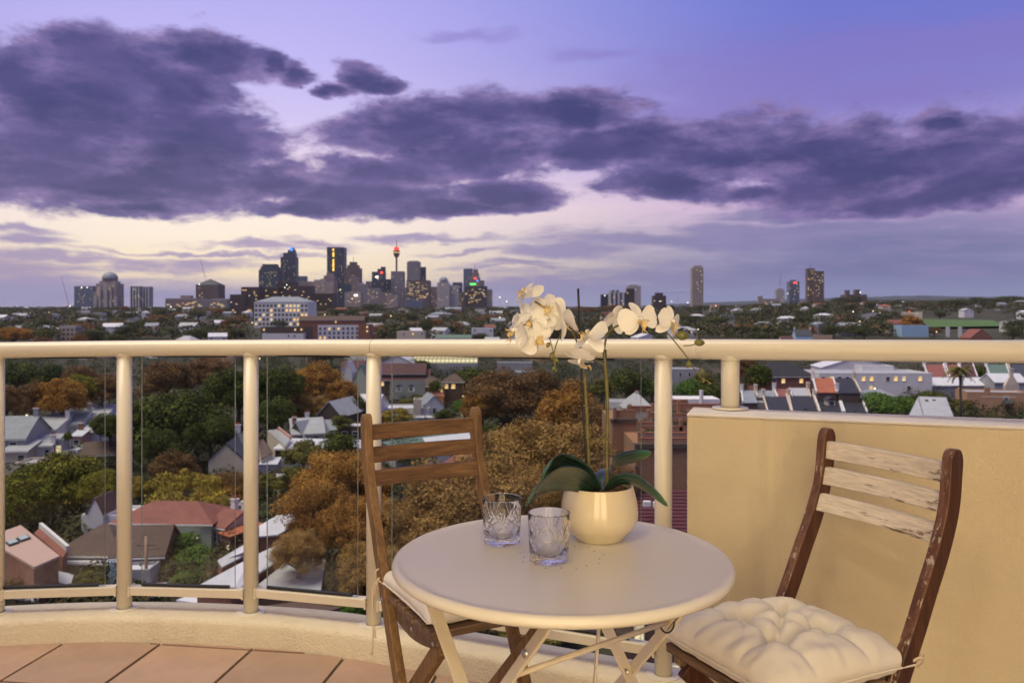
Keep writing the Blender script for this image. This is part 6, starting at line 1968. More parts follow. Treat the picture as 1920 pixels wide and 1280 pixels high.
def tower(x0, x1, yt, D, fac, label, lit=10, cap=None, steps=(), base=None, cat='tower', name='tower_block', dep=None, mast=None, yaw=0, band=False, litmats=('lit', 'lit2')):
    """tower spanning photo columns x0-x1 with its top on row yt; steps: (x0, x1, ytop) set-back storeys above"""
    xc = (x0 + x1) / 2; q = P(xc, yt, D); zg = terr(q.x, D); w = (x1 - x0) / F * D; h = q.z - zg
    o = thing(name, label, cat, (q.x, D, zg), math.radians(yaw))
    dep = dep or w * .8
    MB().box((0, dep / 2, h / 2 - 5), (w, dep, h + 10)).build('wall', FC[fac], o)
    MB().box((0, dep / 2, h + .6), (w * .98, dep * .96, 1.2)).build('parapet', M['wdark'] if fac in ('dark', 'brown', 'slab', 'teal') else M['wgrey'], o)
    hh = h
    for (a, b, y_) in steps:
        cx = ((a + b) / 2 - xc) / F * D; ww = (b - a) / F * D; ht = CZ - (y_ - HY) / F * D - zg
        MB().box((cx, dep / 2, (h + ht) / 2), (ww, dep * .7 * min(1, ww / w + .2), ht - h + 1)).build('upper_storeys', FC[fac], o)
        hh = max(hh, ht)
    if cap == 'pyr':
        s = w * .5
        a = CZ - (steps_y(label) - HY) / F * D - zg if False else h + w * .28
        MB().add([(-s, 0, h), (s, 0, h), (s, dep, h), (-s, dep, h), (0, dep / 2, a)], [(0, 1, 4), (1, 2, 4), (2, 3, 4), (3, 0, 4)]).build('roof', M['rslate'], o); hh = a
    if cap == 'dome':
        pr = [(w * .38 * math.cos(t), w * .34 * math.sin(t)) for t in [i * math.pi / 2 / 8 for i in range(9)]]
        pr[-1] = (0.01, pr[-1][1])
        MB().lathe(pr, 20, (0, dep / 2, hh)).build('dome', M['rsteel'], o, smooth=True); hh += w * .34
    if mast:
        zt = CZ - (mast - HY) / F * D - zg
        MB().tube([(0, dep / 2, hh - 1), (0, dep / 2, zt)], [D / 3400, D / 5200], 6).build('mast', M['pole'], o)
    if lit: litwin(o, w * .94, h * .05 if h < 40 else h * .3, h - 3, 0, lit, litmats, band=band)
    return o


# ---- left group
tower(139, 174, 537, 2600, 'blue', 'blue white residential tower left of the domed tower', 10, steps=((160, 173, 536),))
dt = tower(180, 218, 532, 2500, 'beige', 'tall stepped tower with domed roof and cross on the left', 34, cap='dome', steps=((184, 214, 527), (188, 210, 522)), mast=507)
for (a_, b_, y0_, y1_) in ((178, 182.5, 555, 600), (187, 190, 536, 600), (196, 202, 533, 600), (208, 211, 536, 600), (215.5, 220, 555, 600)):
    zt__ = CZ - (y0_ - HY) / F * 2495 - dt.location.z
    MB().box((((a_ + b_) / 2 - 199) / F * 2500, -3, zt__ / 2), ((b_ - a_) / F * 2500, 6, zt__)).build('bay_column', FC['white'], dt)
tower(219, 227, 565, 2520, 'beige', 'narrow low wing to the right of the domed tower', 3)
tower(174, 181, 548, 2510, 'beige', 'narrow wing to the left of the domed tower', 3)
tower(244, 263, 537, 2600, 'stripe', 'dark striped half of the twin slab tower on the left', 8)
tower(263, 281, 538, 2610, 'stripe', 'pale striped half of the twin slab tower on the left', 4)
tower(367, 410, 534, 2100, 'brown', 'brown tower with pyramid roof', 8, cap='pyr')
tower(310, 371, 560, 2000, 'pink', 'low wide brown block with a lit lower band, left of the pyramid tower', 18, steps=((332, 350, 554),), band=True)
tower(370, 426, 562, 1900, 'grey', 'low pale block with lit band in front of the pyramid tower', 16, steps=((395, 425, 560),), band=True)
tower(124, 138, 574, 2600, 'grey', 'small grey block behind the leaning crane', 0)
tower(38, 60, 587, 1500, 'pink', 'low brick block right of the church spire', 2)
tower(87, 102, 585, 1500, 'pink', 'small reddish block with vaulted roof at the left', 1)
tower(112, 142, 614, 620, 'beige', 'square pale concrete block rising among the trees at the left', 0, cat='building', name='concrete_block')
ch_ = thing('church', 'small dark church spire on the left horizon', 'church', tuple(P(26, 600, 1700)))
MB().box((0, 3, 0), (8, 8, 30)).build('tower', M['wdark'], ch_)
MB().add([(-4, -1, 15), (4, -1, 15), (4, 7, 15), (-4, 7, 15), (0, 3, 31)], [(0, 1, 4), (1, 2, 4), (2, 3, 4), (3, 0, 4)]).build('spire', M['rslate'], ch_)


def crane(x0, y0, x1, y1, xb, yb, D, label):
    q = P(xb, yb, D); o = thing('tower_crane', label, 'crane', (q.x, D, terr(q.x, D)))
    L_ = lambda px, py: P(px, py, D) - Vector(o.location)
    r = D / 2600
    MB().bar((0, 0, 0), L_(xb, y1), r * 1.2, r * 1.2, (0, 1, 0)).build('mast', M['trim'], o)
    a, b = L_(x0, y0), L_(x1, y1)
    mb = MB(); mb.bar(a, b, r * .5, r * .5, (0, 1, 0)); off = Vector((r * 1.6, 0, r * .4)); mb.bar(a, b + off, r * .4, r * .4, (0, 1, 0))
    for i in range(14): mb.bar(a.lerp(b, i / 14), a.lerp(b + off, (i + 1) / 14), r * .3, r * .3, (0, 1, 0))
    mb.build('jib', M['redpaint'], o)


M['redpaint'] = pmat('red_crane_paint', (0.35, 0.10, 0.08), 0.6)
crane(115, 519, 129, 573, 131, 590, 2400, 'leaning red and white crane left of the residential towers')
crane(375, 484, 384, 520, 386, 560, 2300, 'thin faint crane above the pyramid tower')
crane(1240, 550, 1285, 548, 1271, 570, 2300, 'low horizontal crane near the tall beige tower')
crane(1464, 512, 1462, 535, 1462, 545, 2300, 'thin crane above the white tapered tower')

# ---- dark slab complex and the white office
for (x0, x1, y, D, n, lab) in ((431, 458, 553, 1500, 4, 'leftmost lower block of the dark brown slab group'), (452, 486, 539, 1550, 10, 'dark brown slab with a column of lit windows, left of the white office'), (484, 522, 540, 1600, 8, 'dark brown slab behind the white office'),
                               (519, 553, 529, 1620, 12, 'tallest dark brown slab behind the white office'), (551, 584, 537, 1580, 10, 'right hand dark brown slab of the group'), (584, 625, 551, 1650, 6, 'low brown slab right of the white office'), (430, 478, 575, 1350, 8, 'brown podium block with small lamps left of the white office')):
    tower(x0, x1, y, D, 'slab', lab, n)
wo = house(527, 566, 102, 34, 26, -2, 'hip', 6, 'rsteel', 'wpale', 'white five storey office with many glowing windows', D=900)
hw_ = 102 / F * 900 / 2; RW = random.Random(5)
ze_ = CZ - (566 - HY) / F * 900 - terr((527 - 960) / F * 900, 900)
for r in range(5):
    for c in range(14):
        lit_ = 'l' if ((c in (7, 8, 9, 10, 11, 12) and r in (0, 1)) and RW.random() < .8) or RW.random() < .12 or (r >= 3 and c > 8 and RW.random() < .6) else 'd'
        if lit_ == 'l' and RW.random() < .5: lit_ = 'p'
        window(wo, (-hw_ + 2 * hw_ * (c + .5) / 14, -.02, ze_ - 4 - r * 5.0), 3.0, 2.9, lit_)
# white apartment complex under the rail line
wa = house(635, 611, 76, 14, 15, 10, 'flat', .5, 'rbrown', 'wpale', 'white apartment block with a grid of dark windows above the handrail', D=560)
zw = CZ - (611 - HY) / F * 560 - terr((635 - 960) / F * 560, 560); hw_ = 76 / F * 560 / 2
for r in range(4):
    for c in range(9):
        window(wa, (-hw_ + 2 * hw_ * (c + .5) / 9, -.02, zw - 1.8 - r * 3.0), 1.5, 1.8, 'l' if (r > 1 and c < 2) or RW.random() < .06 else 'd')
house(530, 626, 76, 12, 12, 4, 'flat', .4, 'rbrown', 'wpale', 'white walled block with brown attic, left of the white window grid', D=540, wins='----dd-')
at_ = house(536, 614, 92, 10, 16, 4, 'flat', .5, 'rbrown', 'wdark', 'brown attic storey with three glowing windows above the handrail', D=550, wins='l----ll-')
house(622, 600, 120, 12, 17, 8, 'gx', 3, 'rbrown', 'brick', 'long maroon roof behind the white apartment block', D=620, wins='----l---')
house(683, 609, 22, 12, 16, 0, 'flat', .5, 'rbrown', 'brick', 'narrow red brick block with two glowing windows', D=560, wins='-l/-l')

# ---- the city centre
CB = [
    (485, 521, 506, 3000, 'teal', 'green lit glass office block with dark crown, left of the blue topped tower', 46, dict(steps=((487, 519, 500), (490, 516, 495)))),
    (518, 530, 507, 3050, 'grey', 'slim grey block between the two left towers', 8, {}),
    (526, 554, 482, 3100, 'dark', 'dark stepped tower with blue sign on top', 24, dict(steps=((530, 552, 474), (538, 551, 468), (543, 549, 464)))),
    (553, 573, 518, 3200, 'blue', 'small blue tower right of the blue topped tower', 2, {}),
    (556, 586, 528, 2900, 'pink', 'pale pinkish block in front of the centre', 4, {}),
    (583, 626, 529, 2800, 'beige', 'pale block with pointed gables and lit windows', 24, dict(steps=((586, 596, 524), (598, 606, 522)))),
    (607, 627, 517, 2950, 'pink', 'round shouldered pinkish tower left of the tallest dark tower', 6, dict(steps=((611, 624, 512),))),
    (613, 645, 464, 3100, 'dark', 'tall dark slab tower with vertical yellow light strip', 16, {}),
    (646, 675, 503, 3000, 'brown', 'brown stepped tower with spire', 26, dict(steps=((650, 671, 497), (654, 667, 491)), mast=480)),
    (638, 656, 533, 2700, 'teal', 'low dark teal block in front of the tallest tower', 3, {}),
    (655, 672, 520, 2850, 'pink', 'pinkish block beneath the brown stepped tower', 5, {}),
    (669, 688, 533, 2600, 'grey', 'plain grey slab below the city skyline', 0, dict(steps=((671, 680, 530),))),
    (646, 677, 549, 2300, 'beige', 'low cream block with bright sign in front of the grey slab', 8, dict(steps=((652, 668, 547),))),
    (686, 706, 528, 3050, 'grey', 'grey block left of the dark tower with red and green signs', 5, {}),
    (697, 721, 510, 2950, 'dark', 'dark tower with small red and green signs', 8, dict(steps=((707, 721, 504), (713, 721, 500)), litmats=('lit2', 'lampwhite'))),
    (718, 732, 524, 3000, 'teal', 'dark teal tower left of the observation tower', 8, {}),
    (688, 712, 541, 2600, 'grey', 'lit grey block below the signs', 16, {}),
    (712, 735, 549, 2500, 'pink', 'low pinkish block below the observation tower', 10, {}),
    (733, 757, 509, 3000, 'grey', 'grey tower directly under the observation tower', 12, {}),
    (755, 764, 540, 3100, 'grey', 'slim grey block right of the observation tower', 5, {}),
    (763, 787, 491, 3200, 'grey', 'plain grey tower right of the observation tower', 2, dict(steps=((766, 784, 489),))),
    (786, 798, 501, 3250, 'teal', 'slim dark green glass tower beside the plain grey one', 4, {}),
    (762, 805, 526, 2800, 'brown', 'broad block with rows of lit windows below the plain grey tower', 60, dict(band=True)),
    (761, 776, 561, 2000, 'blue', 'low pale blue box in front of the broad lit block, left one', 0, {}),
    (776, 792, 564, 2000, 'blue', 'low pale blue box in front of the broad lit block, right one', 0, {}),
    (804, 823, 538, 2900, 'pink', 'pinkish brown block left of the white domed tower', 8, {}),
    (820, 842, 530, 2600, 'white', 'white ribbed tower with dome', 6, dict(cap='dome', steps=((824, 840, 526),))),
    (841, 860, 535, 2620, 'white', 'white ribbed slab right of the domed white tower', 5, {}),
    (849, 866, 530, 2900, 'dark', 'dark block behind the white ribbed slab', 3, {}),
    (860, 873, 548, 2700, 'brown', 'small brown block beside the white ribbed slab', 6, {}),
    (869, 886, 504, 3200, 'blue', 'dark blue flat topped tower right of centre', 5, {}),
    (880, 900, 520, 3100, 'pink', 'pinkish stepped tower with two thin masts', 6, dict(steps=((884, 898, 512), (887, 896, 505)), mast=494)),
    (898, 908, 526, 3150, 'grey', 'curved grey tower at the right end of the centre', 3, {}),
    (872, 913, 537, 2700, 'slab', 'wide dark block with green sign above it', 34, dict(band=True)),
    (911, 923, 543, 2800, 'grey', 'last grey block at the right end of the centre', 2, {}),
    (724, 745, 553, 2400, 'beige', 'low beige block in the gap below the towers', 6, {}),
    # right part of the horizon
    (1143, 1174, 549, 1700, 'stripe', 'white and brown banded block behind the orchid', 4, dict(steps=((1145, 1163, 544),))),
    (1127, 1143, 553, 1750, 'dark', 'dark block with a bright lamp left of the banded block', 1, {}),
    (1175, 1190, 542, 1700, 'slab', 'dark brown cube in front of the pale block', 2, {}),
    (1176, 1202, 537, 1800, 'white', 'pale block behind the dark brown cube', 2, dict(steps=((1180, 1196, 534),))),
    (1225, 1249, 555, 1900, 'slab', 'dark stepped block between pale block and tall beige tower', 2, dict(steps=((1230, 1244, 549),))),
    (1298, 1319, 502, 2200, 'beige', 'tall slender beige tower standing alone', 8, dict(steps=((1302, 1317, 498),))),
    (1422, 1430, 556, 1800, 'beige', 'pale cream narrow block on the right', 0, {}),
    (1430, 1461, 561, 1800, 'beige', 'cream low block beside the narrow one', 5, {}),
    (1456, 1471, 544, 2200, 'white', 'white tapered tower on the right', 2, dict(steps=((1459, 1469, 541),))),
    (1480, 1499, 528, 2300, 'blue', 'small dark tower with a red sign on the right', 8, dict(steps=((1484, 1494, 525),))),
    (1514, 1528, 504, 2200, 'brown', 'brown residential tower with lit windows, taller left half', 14, dict(mast=494)),
    (1527, 1545, 509, 2190, 'brown', 'brown residential tower with lit windows, right half', 16, {}),
    (1588, 1626, 553, 1900, 'brown', 'low brown building with two dark domed huts on top', 1, dict(steps=((1591, 1598, 544), (1608, 1617, 543)))),
]
for (x0, x1, y, D, fac, lab, n, kw) in CB: tower(x0, x1, y, D, fac, lab, n, **kw)


def sign(px, py, w, h, D, mat, label, name='lit_sign'):
    o = MB().box((0, 0, 0), (w / F * D, 2, h / F * D)).build(name, M[mat]); o.location = P(px, py, D)
    tagp(o, label, 'sign')
sign(546.5, 467, 5, 7, 3085, 'blueglow', 'blue illuminated sign on top of the stepped dark tower')
sign(715.5, 511, 4, 3, 2930, 'redglow', 'small red sign on the dark tower left of the observation tower')
sign(706.5, 519, 5, 3, 2930, 'lampwhite', 'small pale green sign on the dark tower left of the observation tower')
sign(887, 532.5, 11, 3, 2680, 'greenglow', 'green illuminated sign on the wide dark block')
sign(895, 526, 4, 3, 2690, 'blueglow', 'small blue sign above the green sign')
sign(891, 522, 5, 2, 3080, 'redglow', 'thin red sign on the pinkish stepped tower')
sign(1491, 530, 6, 2, 2280, 'redglow', 'red sign on the small dark tower on the right')
sign(667, 553.5, 6, 3, 2290, 'lampwhite', 'white sign on the low cream block')
M['amber'] = emat('amber_strip_glow', (1.0, .62, .08), 2.0)
for (y_, h_) in ((468, 4), (477, 9), (488, 4), (496, 10), (505, 6)): sign(625, y_, 2.6, h_, 3090, 'amber', 'amber light strip segment at row %d of the tall dark tower' % 0 if False else {468: 'topmost', 477: 'second highest', 488: 'middle', 496: 'longest', 505: 'lowest'}[y_] + ' amber light strip on the tallest dark tower')

# observation tower
oD = 3300
q = P(743.5, 560, oD); ot = thing('observation_tower', 'slender observation tower with golden turret and red glowing top', 'tower', (q.x, oD, terr(q.x, oD)))
z_ = lambda py: CZ - (py - HY) / F * oD - ot.location.z
u = oD / F
MB().tube([(0, 0, 0), (0, 0, z_(481))], 1.7 * u, 12).build('shaft', M['wdark'], ot)
MB().lathe([(1.8 * u, z_(484)), (3.2 * u, z_(482)), (5.8 * u, z_(477)), (6.4 * u, z_(473)), (6.3 * u, z_(470)), (4.6 * u, z_(469)), (0.1, z_(469))], 20).build('turret', pmat('gold_turret', (.22, .13, .07), .5), ot)
MB().lathe([(5.9 * u, z_(474.6)), (6.6 * u, z_(474)), (6.6 * u, z_(473)), (5.9 * u, z_(472.4))], 20).build('turret_windows', M['lit'], ot)
MB().lathe([(4.6 * u, z_(469)), (5.0 * u, z_(466)), (3.6 * u, z_(463.2)), (1.2 * u, z_(462.4)), (0.1, z_(462.4))], 16).build('beacon', emat('red_beacon', (1.0, .06, .04), 1.6), ot)
MB().tube([(0, 0, z_(463)), (0, 0, z_(449))], [.8 * u, .25 * u], 8).build('spire', M['pole'], ot)

# ---- notable things just above the rail on the right
bl = house(1508, 630, 30, 10, 9, -6, 'gx', 3.6, 'rslate', 'wblue', 'pale blue house with grey roof just above the handrail', D=470, over=.1, chim=((-.95, .5, 'wpale'), (.98, .5, 'wpale')))
house(1540, 640, 34, 10, 9, -30, 'gx', 3.6, 'rbrown', 'brick', 'rust roofed house right of the pale blue one', D=480)
house(1477, 640, 22, 10, 8, -6, 'gx', 3.0, 'rplum', 'wpale', 'plum roofed house left of the pale blue one', D=475)
house(1716, 611, 50, 14, 9, 0, 'flat', .4, 'rwhite', 'wblue', 'pale blue and white hall beneath the rounded orange tree', D=640)
house(1840, 634, 42, 14, 6, 0, 'gy', 6, 'rred', 'brick', 'brick red gabled house just above the handrail at the right', D=560, over=.1)
house(850, 634, 66, 12, 7, 0, 'gx', 2, 'rgreen', 'wgrey', 'grey green roof just above the handrail below the centre', D=520)
house(770, 622, 52, 10, 9, 0, 'flat', .4, 'rwhite', 'wcream', 'cream parapeted house with white chimneys above the handrail', D=560, wins='-d-l-d')
house(905, 616, 40, 10, 9, 4, 'flat', .4, 'rwhite', 'wpale', 'pale flat roofed house left of the orchid flowers', D=600, wins='d--d')
house(826, 589, 44, 20, 9, 0, 'hip', 3, 'rsteel', 'wgrey', 'blue grey hipped roof amid far trees right of centre', D=1100)
T_('plane', 1710, 591, 50, 14, 'rounded orange tree above the pale blue hall', D=680)
T_('farrust', 1590, 591, 34, 10, 'small rust tree left of the sports field', D=800)
def hit(px, py, hh):
    for k in range(4000):
        D = 300 + k * .5
        if HY + (CZ - terr((px - 960) / F * D, D) - hh) / D * F < py: break
    return P(px, py, D)


vs_ = [tuple(hit(px, py, 2.2))[:2] for px, py in ((1722, 598), (1862, 600), (1884, 611), (1742, 613))]
fld = MB()
nn_ = 8
for i in range(nn_ + 1):
    for j in range(nn_ + 1):
        s, t = i / nn_, j / nn_
        x_ = (vs_[0][0] * (1 - t) + vs_[1][0] * t) * (1 - s) + (vs_[3][0] * (1 - t) + vs_[2][0] * t) * s
        y_ = (vs_[0][1] * (1 - t) + vs_[1][1] * t) * (1 - s) + (vs_[3][1] * (1 - t) + vs_[2][1] * t) * s
        fld.v.append((x_, y_, terr(x_, y_) + 2.2))
for i in range(nn_):
    for j in range(nn_):
        k = i * (nn_ + 1) + j; fld.f.append([k, k + 1, k + nn_ + 2, k + nn_ + 1]); fld.mi.append(0)
tagp(fld.build('lawn', M['lawn']), kind='structure')
for k in range(2):
    q = P(1777 + k * 23, 612, 640)
    o = thing('goal_posts', ('left' if k == 0 else 'right') + ' pale screen standing at the near edge of the sports field', 'screen', (q.x, q.y, terr(q.x, q.y)))
    MB().box((0, 0, 4), (3.0, .3, 8)).build('board', M['trim'], o)

# ---- scattered far houses and trees, each standing on the land
LAND = [(26, 'the church spire'), (120, 'the leaning crane'), (156, 'the blue white tower'), (199, 'the domed tower'), (262, 'the striped twin tower'), (340, 'the low wide brown block'), (388, 'the pyramid roofed tower'), (450, 'the brown slab group'),
        (527, 'the white office'), (600, 'the gabled pale block'), (629, 'the tallest dark tower'), (660, 'the stepped brown tower'), (710, 'the tower with signs'), (743, 'the observation tower'), (783, 'the plain grey tower'), (840, 'the white domed tower'),
        (890, 'the block with green sign'), (960, 'the first orchid flowers'), (1050, 'the left orchid spray'), (1100, 'the black plant stake'), (1160, 'the banded block'), (1190, 'the dark brown cube'), (1238, 'the dark stepped block'), (1308, 'the slender beige tower'),
        (1380, 'the short railing post'), (1440, 'the cream low block'), (1463, 'the white tapered tower'), (1490, 'the red signed tower'), (1529, 'the brown residential tower'), (1607, 'the two domed huts'), (1700, 'the rounded orange tree'), (1790, 'the sports field'), (1880, 'the right edge ridge')]


def near(px): return min(LAND, key=lambda t: abs(t[0] - px))[1]


RS = random.Random(2024)
used = {}
def lab(base, px, D):
    pos = min(LAND, key=lambda t: abs(t[0] - px))[0]
    rel = 'straight below' if abs(px - pos) < 12 else ('just left of and below' if px < pos else 'just right of and below')
    s = '%s %s %s %s' % ('nearer' if D < 620 else ('middle distance' if D < 1000 else ('distant' if D < 1500 else 'farthest')), base, rel, near(px))
    return s
spots = []
def free(px, py, r):
    for (a, b, c) in spots:
        if abs(a - px) < (r + c) * .62 and abs(b - py) < (r + c) * .28: return False
    spots.append((px, py, r)); return True
cols = [('rgrey', 'wpale', 'grey roofed white house'), ('rwhite', 'wpale', 'white roofed pale house'), ('rsteel', 'wgrey', 'blue grey roofed house'), ('rred', 'wcream', 'red roofed cream house'), ('rbrown', 'wtan', 'brown roofed tan house'), ('rslate', 'wpale', 'slate roofed white house'), ('rorange', 'wcream', 'orange roofed cream house')]
cnt = 0
for k in range(1500):
    if cnt >= 170: break
    px = RS.uniform(-40, 1960); D = 430 * (2600 / 430) ** (RS.random() ** 1.25)
    x = (px - 960) / F * D; zg = terr(x, D); py = HY + (CZ - zg - 6) / D * F
    if 1690 < px < 1900 and 500 < D < 900: continue
    if 470 < px < 590 and D < 930: continue
    if px < 700 and D < 600: pass
    w = RS.uniform(9, 22) * (1.4 if D > 1300 else 1); wp = w / D * F
    if not free(px, py, wp): continue
    c = RS.choices(cols, (5, 5, 3, 3, 2, 2, 1))[0]
    house(px, py - (2.5 / D * F if D > 650 else 0), wp, RS.uniform(8, 13), 6, RS.choice((0, 8, -12, 20, -25)), RS.choice(('gx', 'gy', 'hip', 'flat', 'gx')), RS.uniform(1.8, 3.2), c[0], c[1], lab(c[2], px, D), D=D, group='far houses among the trees',
          wins=RS.choice(('', '', 'd-d', 'd', '-p', 'dd', '-l')) if wp > 12 else '')
    cnt += 1
cnt = 0
for k in range(3000):
    if cnt >= 125: break
    px = RS.uniform(-60, 1980); D = 400 * (2700 / 400) ** (RS.random() ** 1.1)
    if px > 1350 and RS.random() < .35: D = RS.uniform(900, 1700)
    x = (px - 960) / F * D; zg = terr(x, D)
    if 1690 < px < 1905 and 430 < D < 880: continue
    if 470 < px < 590 and D < 930: continue
    ht = RS.uniform(9, 15) * (1.15 if px > 1500 and D > 900 else 1); r = RS.uniform(5, 10)
    if D > 1600 and px < 1300: ht = RS.uniform(8, 12)
    rust = RS.random() < (.30 if px < 1300 else .14)
    tree_at('farrust' if rust else 'fargreen', x, D, zg, r, ht, lab('rust brown tree' if rust else 'dark green tree', px, D), group='far trees across the suburb', vz=ht * .55)
    cnt += 1
for a in [
    ('plane', 26, 612, 70, 14, 'orange tree above the handrail at the left edge'), ('fargreen', 8, 604, 44, 16, 'dark green tree top at the very left edge'), ('fargreen', 86, 596, 48, 17, 'umbrella shaped dark tree left of the concrete block'), ('fargreen', 96, 612, 60, 14, 'dark green tree beside the concrete block, left'),
    ('farrust', 150, 602, 56, 15, 'olive brown tree behind the concrete block'), ('fargreen', 170, 616, 60, 13, 'dark green tree right of the concrete block'), ('farrust', 190, 604, 44, 12, 'brown tree below the domed tower base'), ('farrust', 226, 600, 60, 12, 'brown tree mass below the domed tower, right'), ('fargreen', 242, 582, 38, 15, 'dark tree at the foot of the striped twin tower'),
    ('fargreen', 262, 598, 46, 14, 'round dark tree in front of the striped twin tower'), ('fargreen', 310, 576, 46, 17, 'dark tree left of the low wide brown block'), ('farrust', 296, 588, 44, 14, 'rust tree left of the low wide brown block'), ('farrust', 336, 584, 50, 14, 'rust tree in front of the low wide brown block'), ('fargreen', 372, 580, 44, 15, 'dark tree in front of the pyramid roofed tower'),
    ('farrust', 402, 576, 44, 15, 'brown tree in front of the low pale block'), ('fargreen', 412, 592, 66, 15, 'big dark green tree left of the white office'), ('fargreen', 372, 612, 60, 13, 'dark green tree beneath the pyramid roofed tower'), ('farrust', 444, 590, 44, 14, 'brown tree at the foot of the slab group'), ('fargreen', 442, 612, 46, 12, 'dark tree left of the white office base'),
    ('fargreen', 523, 598, 34, 12, 'small dark tree in front of the white office'), ('fargreen', 592, 570, 46, 17, 'dark green tree immediately right of the white office'), ('fargreen', 634, 576, 50, 16, 'dark green tree below the tallest dark tower'), ('fargreen', 606, 586, 46, 14, 'lower dark green tree right of the white office'), ('fargreen', 664, 578, 44, 15, 'dark tree below the brown stepped tower'),
    ('fargreen', 704, 566, 56, 18, 'tallest dark tree left of the observation tower base'), ('fargreen', 690, 590, 60, 14, 'dark tree mass below the tower with signs'), ('fargreen', 760, 584, 64, 16, 'big dark green tree below the observation tower'), ('farrust', 722, 604, 60, 13, 'rust tree beside the narrow brick block'), ('fargreen', 748, 604, 60, 14, 'olive tree below the observation tower, nearer'),
    ('fargreen', 800, 596, 34, 16, 'upright dark tree right of the cream parapeted house'), ('farrust', 818, 596, 36, 12, 'rust tree right of the upright dark tree'), ('fargreen', 836, 608, 60, 12, 'dark green shrubs left of the grey green roof'), ('fargreen', 884, 600, 50, 12, 'green tree below the block with green sign'), ('farrust', 920, 588, 60, 14, 'brown tree left of the orchid flowers'), ('fargreen', 900, 622, 50, 11, 'dark tree in front of the pale flat roofed house'),
    ('farrust', 1100, 574, 60, 15, 'brown tree mass behind the plant stake'), ('farrust', 1160, 570, 70, 15, 'brown trees in front of the banded block'), ('fargreen', 1240, 572, 50, 15, 'dark tree below the dark stepped block'), ('fargreen', 1290, 588, 70, 14, 'dark tree left below the slender beige tower'), ('fargreen', 1350, 590, 70, 14, 'dark tree right of the last orchid flower'), ('fargreen', 1390, 582, 50, 14, 'dark tree above the short railing post'),
    ('farrust', 1392, 604, 46, 12, 'brown tree above the short railing post'), ('fargreen', 1440, 600, 50, 13, 'dark green tree left of the pale blue house'), ('fargreen', 1420, 620, 60, 10, 'dark green shrubs just above the handrail, left of the plum roof'), ('fargreen', 1530, 576, 60, 15, 'dark tree below the brown residential tower'), ('fargreen', 1510, 590, 60, 13, 'olive tree behind the pale blue house'), ('fargreen', 1560, 608, 50, 11, 'dark tree right of the rust roofed house'),
    ('fargreen', 1590, 554, 70, 18, 'dark tree crown on the hill beneath the domed huts'), ('fargreen', 1560, 562, 50, 16, 'dark tree left of the domed huts'), ('fargreen', 1650, 600, 60, 12, 'dark green tree left of the pale blue hall'), ('fargreen', 1620, 612, 50, 10, 'green shrubs left of the pale blue hall'), ('farrust', 1752, 612, 34, 8, 'brown tree right of the pale blue hall'), ('fargreen', 1900, 608, 40, 13, 'olive tree beside the brick red gable'), ('fargreen', 1908, 596, 60, 14, 'dark tree at the right edge above the handrail'),
    ('fargreen', 1740, 562, 70, 18, 'tall dark tree behind the sports field, left'), ('fargreen', 1790, 558, 70, 19, 'tall dark tree behind the sports field, middle'), ('fargreen', 1845, 556, 70, 19, 'tall dark tree behind the sports field, right'), ('fargreen', 1895, 552, 70, 20, 'tallest dark tree behind the field at the right edge'), ('fargreen', 1690, 568, 60, 16, 'dark tree above the red traffic light')]:
    T_(*a)
# distant woodland too dense to count, one mass
rng = np.random.default_rng(3)
pc = []
for k in range(4800):
    pxx = rng.uniform(-150, 2070)
    D = 640 + 4000 * rng.random() ** 1.5
    if (1690 < pxx < 1905 or 470 < pxx < 700) and D < 980: continue
    x = (pxx - 960) / F * D; zg = terr(x, D); r = rng.uniform(5, 10)
    pc.append((x, D, zg + rng.uniform(2.5, 7.0), r))
pc = np.array(pc)
pts = np.repeat(pc[:, :3], 60, axis=0); rr = np.repeat(pc[:, 3], 60)
dirs = rng.normal(size=pts.shape); dirs /= np.linalg.norm(dirs, axis=1)[:, None]; dirs[:, 2] = np.abs(dirs[:, 2]) * .8
pts = pts + dirs * rr[:, None] * np.array([1, 1, .75])
me = leaf_cloud('distant_woodland', pts, dirs + np.array([0, 0, .4]), 1.5, rng, leafmat('distant_woodland_foliage', [(0.1, (0.028, 0.038, 0.013)), (0.5, (0.062, 0.072, 0.024)), (0.8, (0.105, 0.088, 0.036)), (1.0, (0.18, 0.11, 0.045))], isl=.2, cscale=.02), True)
o = link('distant_woodland', me); tagp(o, kind='stuff')
# ground cover of shrubs and small trees between the near houses
pc = []
for k in range(3400):
    D = 70 * (850 / 70) ** (rng.random() ** .8); pxx = rng.uniform(-100, 2020); x = (pxx - 960) / F * D
    if 1690 < pxx < 1905 and D > 560: continue
    pc.append((x, D, terr(x, D) + rng.uniform(.3, 1.6), rng.uniform(1.2, 2.6) * (1 + D / 380)))
pc = np.array(pc)
pts = np.repeat(pc[:, :3], 130, axis=0); rr = np.repeat(pc[:, 3], 130)
dirs = rng.normal(size=pts.shape); dirs /= np.linalg.norm(dirs, axis=1)[:, None]; dirs[:, 2] = np.abs(dirs[:, 2])
pts = pts + dirs * (rr * (.7 + .3 * rng.random(len(rr))))[:, None]
me = leaf_cloud('garden_undergrowth', pts, dirs + np.array([0, 0, .4]), .36, rng, leafmat('garden_undergrowth_foliage', [(0.1, (0.02, 0.028, 0.010)), (0.5, (0.05, 0.06, 0.02)), (0.8, (0.10, 0.08, 0.03)), (1.0, (0.17, 0.10, 0.03))], cscale=.05), True)
o = link('garden_undergrowth', me); tagp(o, kind='stuff')

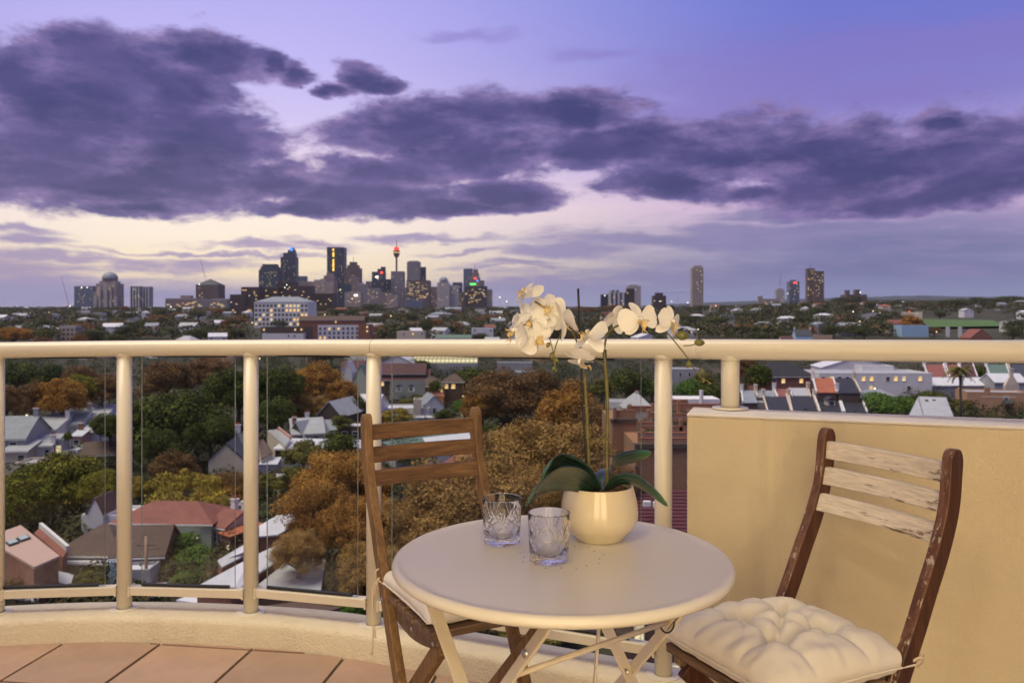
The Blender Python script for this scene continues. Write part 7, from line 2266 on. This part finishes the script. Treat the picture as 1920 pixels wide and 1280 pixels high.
for (px, py, D, m_, lab_) in ((153, 539, 2590, 'lampwhite', 'left white roof light on the blue white tower'), (163.5, 539, 2590, 'lampwhite', 'right white roof light on the blue white tower'), (131, 573.5, 2390, 'lampwhite', 'bright white work light on the leaning crane'),
                              (320.5, 575, 1400, 'lampwhite', 'white flood light below the low wide brown block'), (373.5, 533, 2090, 'lampwhite', 'white light at the pyramid tower corner'), (537.5, 534, 1600, 'lampwhite', 'white light on the tallest brown slab'), (534, 539, 1600, 'lampwhite', 'second white light on the tallest brown slab'),
                              (463, 607, 1000, 'lampglow', 'amber street light left of the white office, first'), (473, 608, 1000, 'lampglow', 'amber street light left of the white office, second'), (733, 592, 900, 'lampglow', 'greenish street light among dark trees below the observation tower'), (638, 543, 2250, 'lampglow', 'amber light beneath the tallest dark tower'),
                              (609, 590, 900, 'lampglow', 'small street light among dark trees right of the white office'), (937, 595, 900, 'lampwhite', 'white street light left of the orchid flowers'), (937, 557, 1800, 'lampwhite', 'white light on the horizon above the orchid flowers'), (950, 565, 1500, 'lampwhite', 'second white light above the orchid flowers'),
                              (1134, 554, 1740, 'lampwhite', 'white lamp on the dark block behind the orchid'), (1144, 590, 700, 'lampwhite', 'white lamp between the orchid flowers'), (1259, 565, 1500, 'lampglow', 'amber light right of the dark stepped block'), (1237, 565, 1500, 'lampglow', 'amber light below the dark stepped block'),
                              (1289.5, 567, 1300, 'lampwhite', 'white light left of the slender beige tower'), (1342, 573, 1300, 'lampglow', 'amber light right of the slender beige tower, first'), (1347, 577, 1300, 'lampglow', 'amber light right of the slender beige tower, second'), (1309, 617, 560, 'lampglow', 'small light above the last orchid bud'),
                              (1477, 550, 2000, 'lampglow', 'yellow light beside the red signed tower'), (1613, 548, 1890, 'lampwhite', 'white light on the two domed huts'), (1600, 584, 900, 'lampwhite', 'white street light left of the sports field'), (1612, 602.5, 700, 'lampglow', 'yellow white street light left of the rounded orange tree'),
                              (1637, 583, 900, 'lampglow', 'amber street light left of the red light'), (1650, 586, 900, 'lampglow', 'second amber street light left of the red light'), (1705, 584, 900, 'redglow', 'red traffic light left of the sports field'), (1756, 622, 560, 'lampglow', 'yellow light near the brick red gable'),
                              (660, 560, 1300, 'lampglow', 'amber light below the stepped brown tower'), (487, 672, 420, 'lampglow', 'amber light directly under the handrail by the second post'), (25, 700, 420, 'lampglow', 'small amber light behind the dark evergreens'), (1000, 583, 1200, 'lampglow', 'small amber light behind the orchid cluster')):
    lamp(px, py, D, lab_, m_, r=D / F * 0.95)

# ---- the evening air
hz_ = bpy.data.materials.new('evening_haze'); hz_.use_nodes = True
T = NT(hz_.node_tree); out = T.n('ShaderNodeOutputMaterial'); pv = T.n('ShaderNodeVolumePrincipled')
pv.inputs['Color'].default_value = (0.80, 0.84, 1.0, 1); pv.inputs['Density'].default_value = HAZE; pv.inputs['Anisotropy'].default_value = 0.2
T.t.links.new(pv.outputs[0], out.inputs['Volume'])
hb = MB().box((0, 6300, 150), (30000, 16600, 359)).build('haze', hz_)
tagp(hb, kind='stuff')
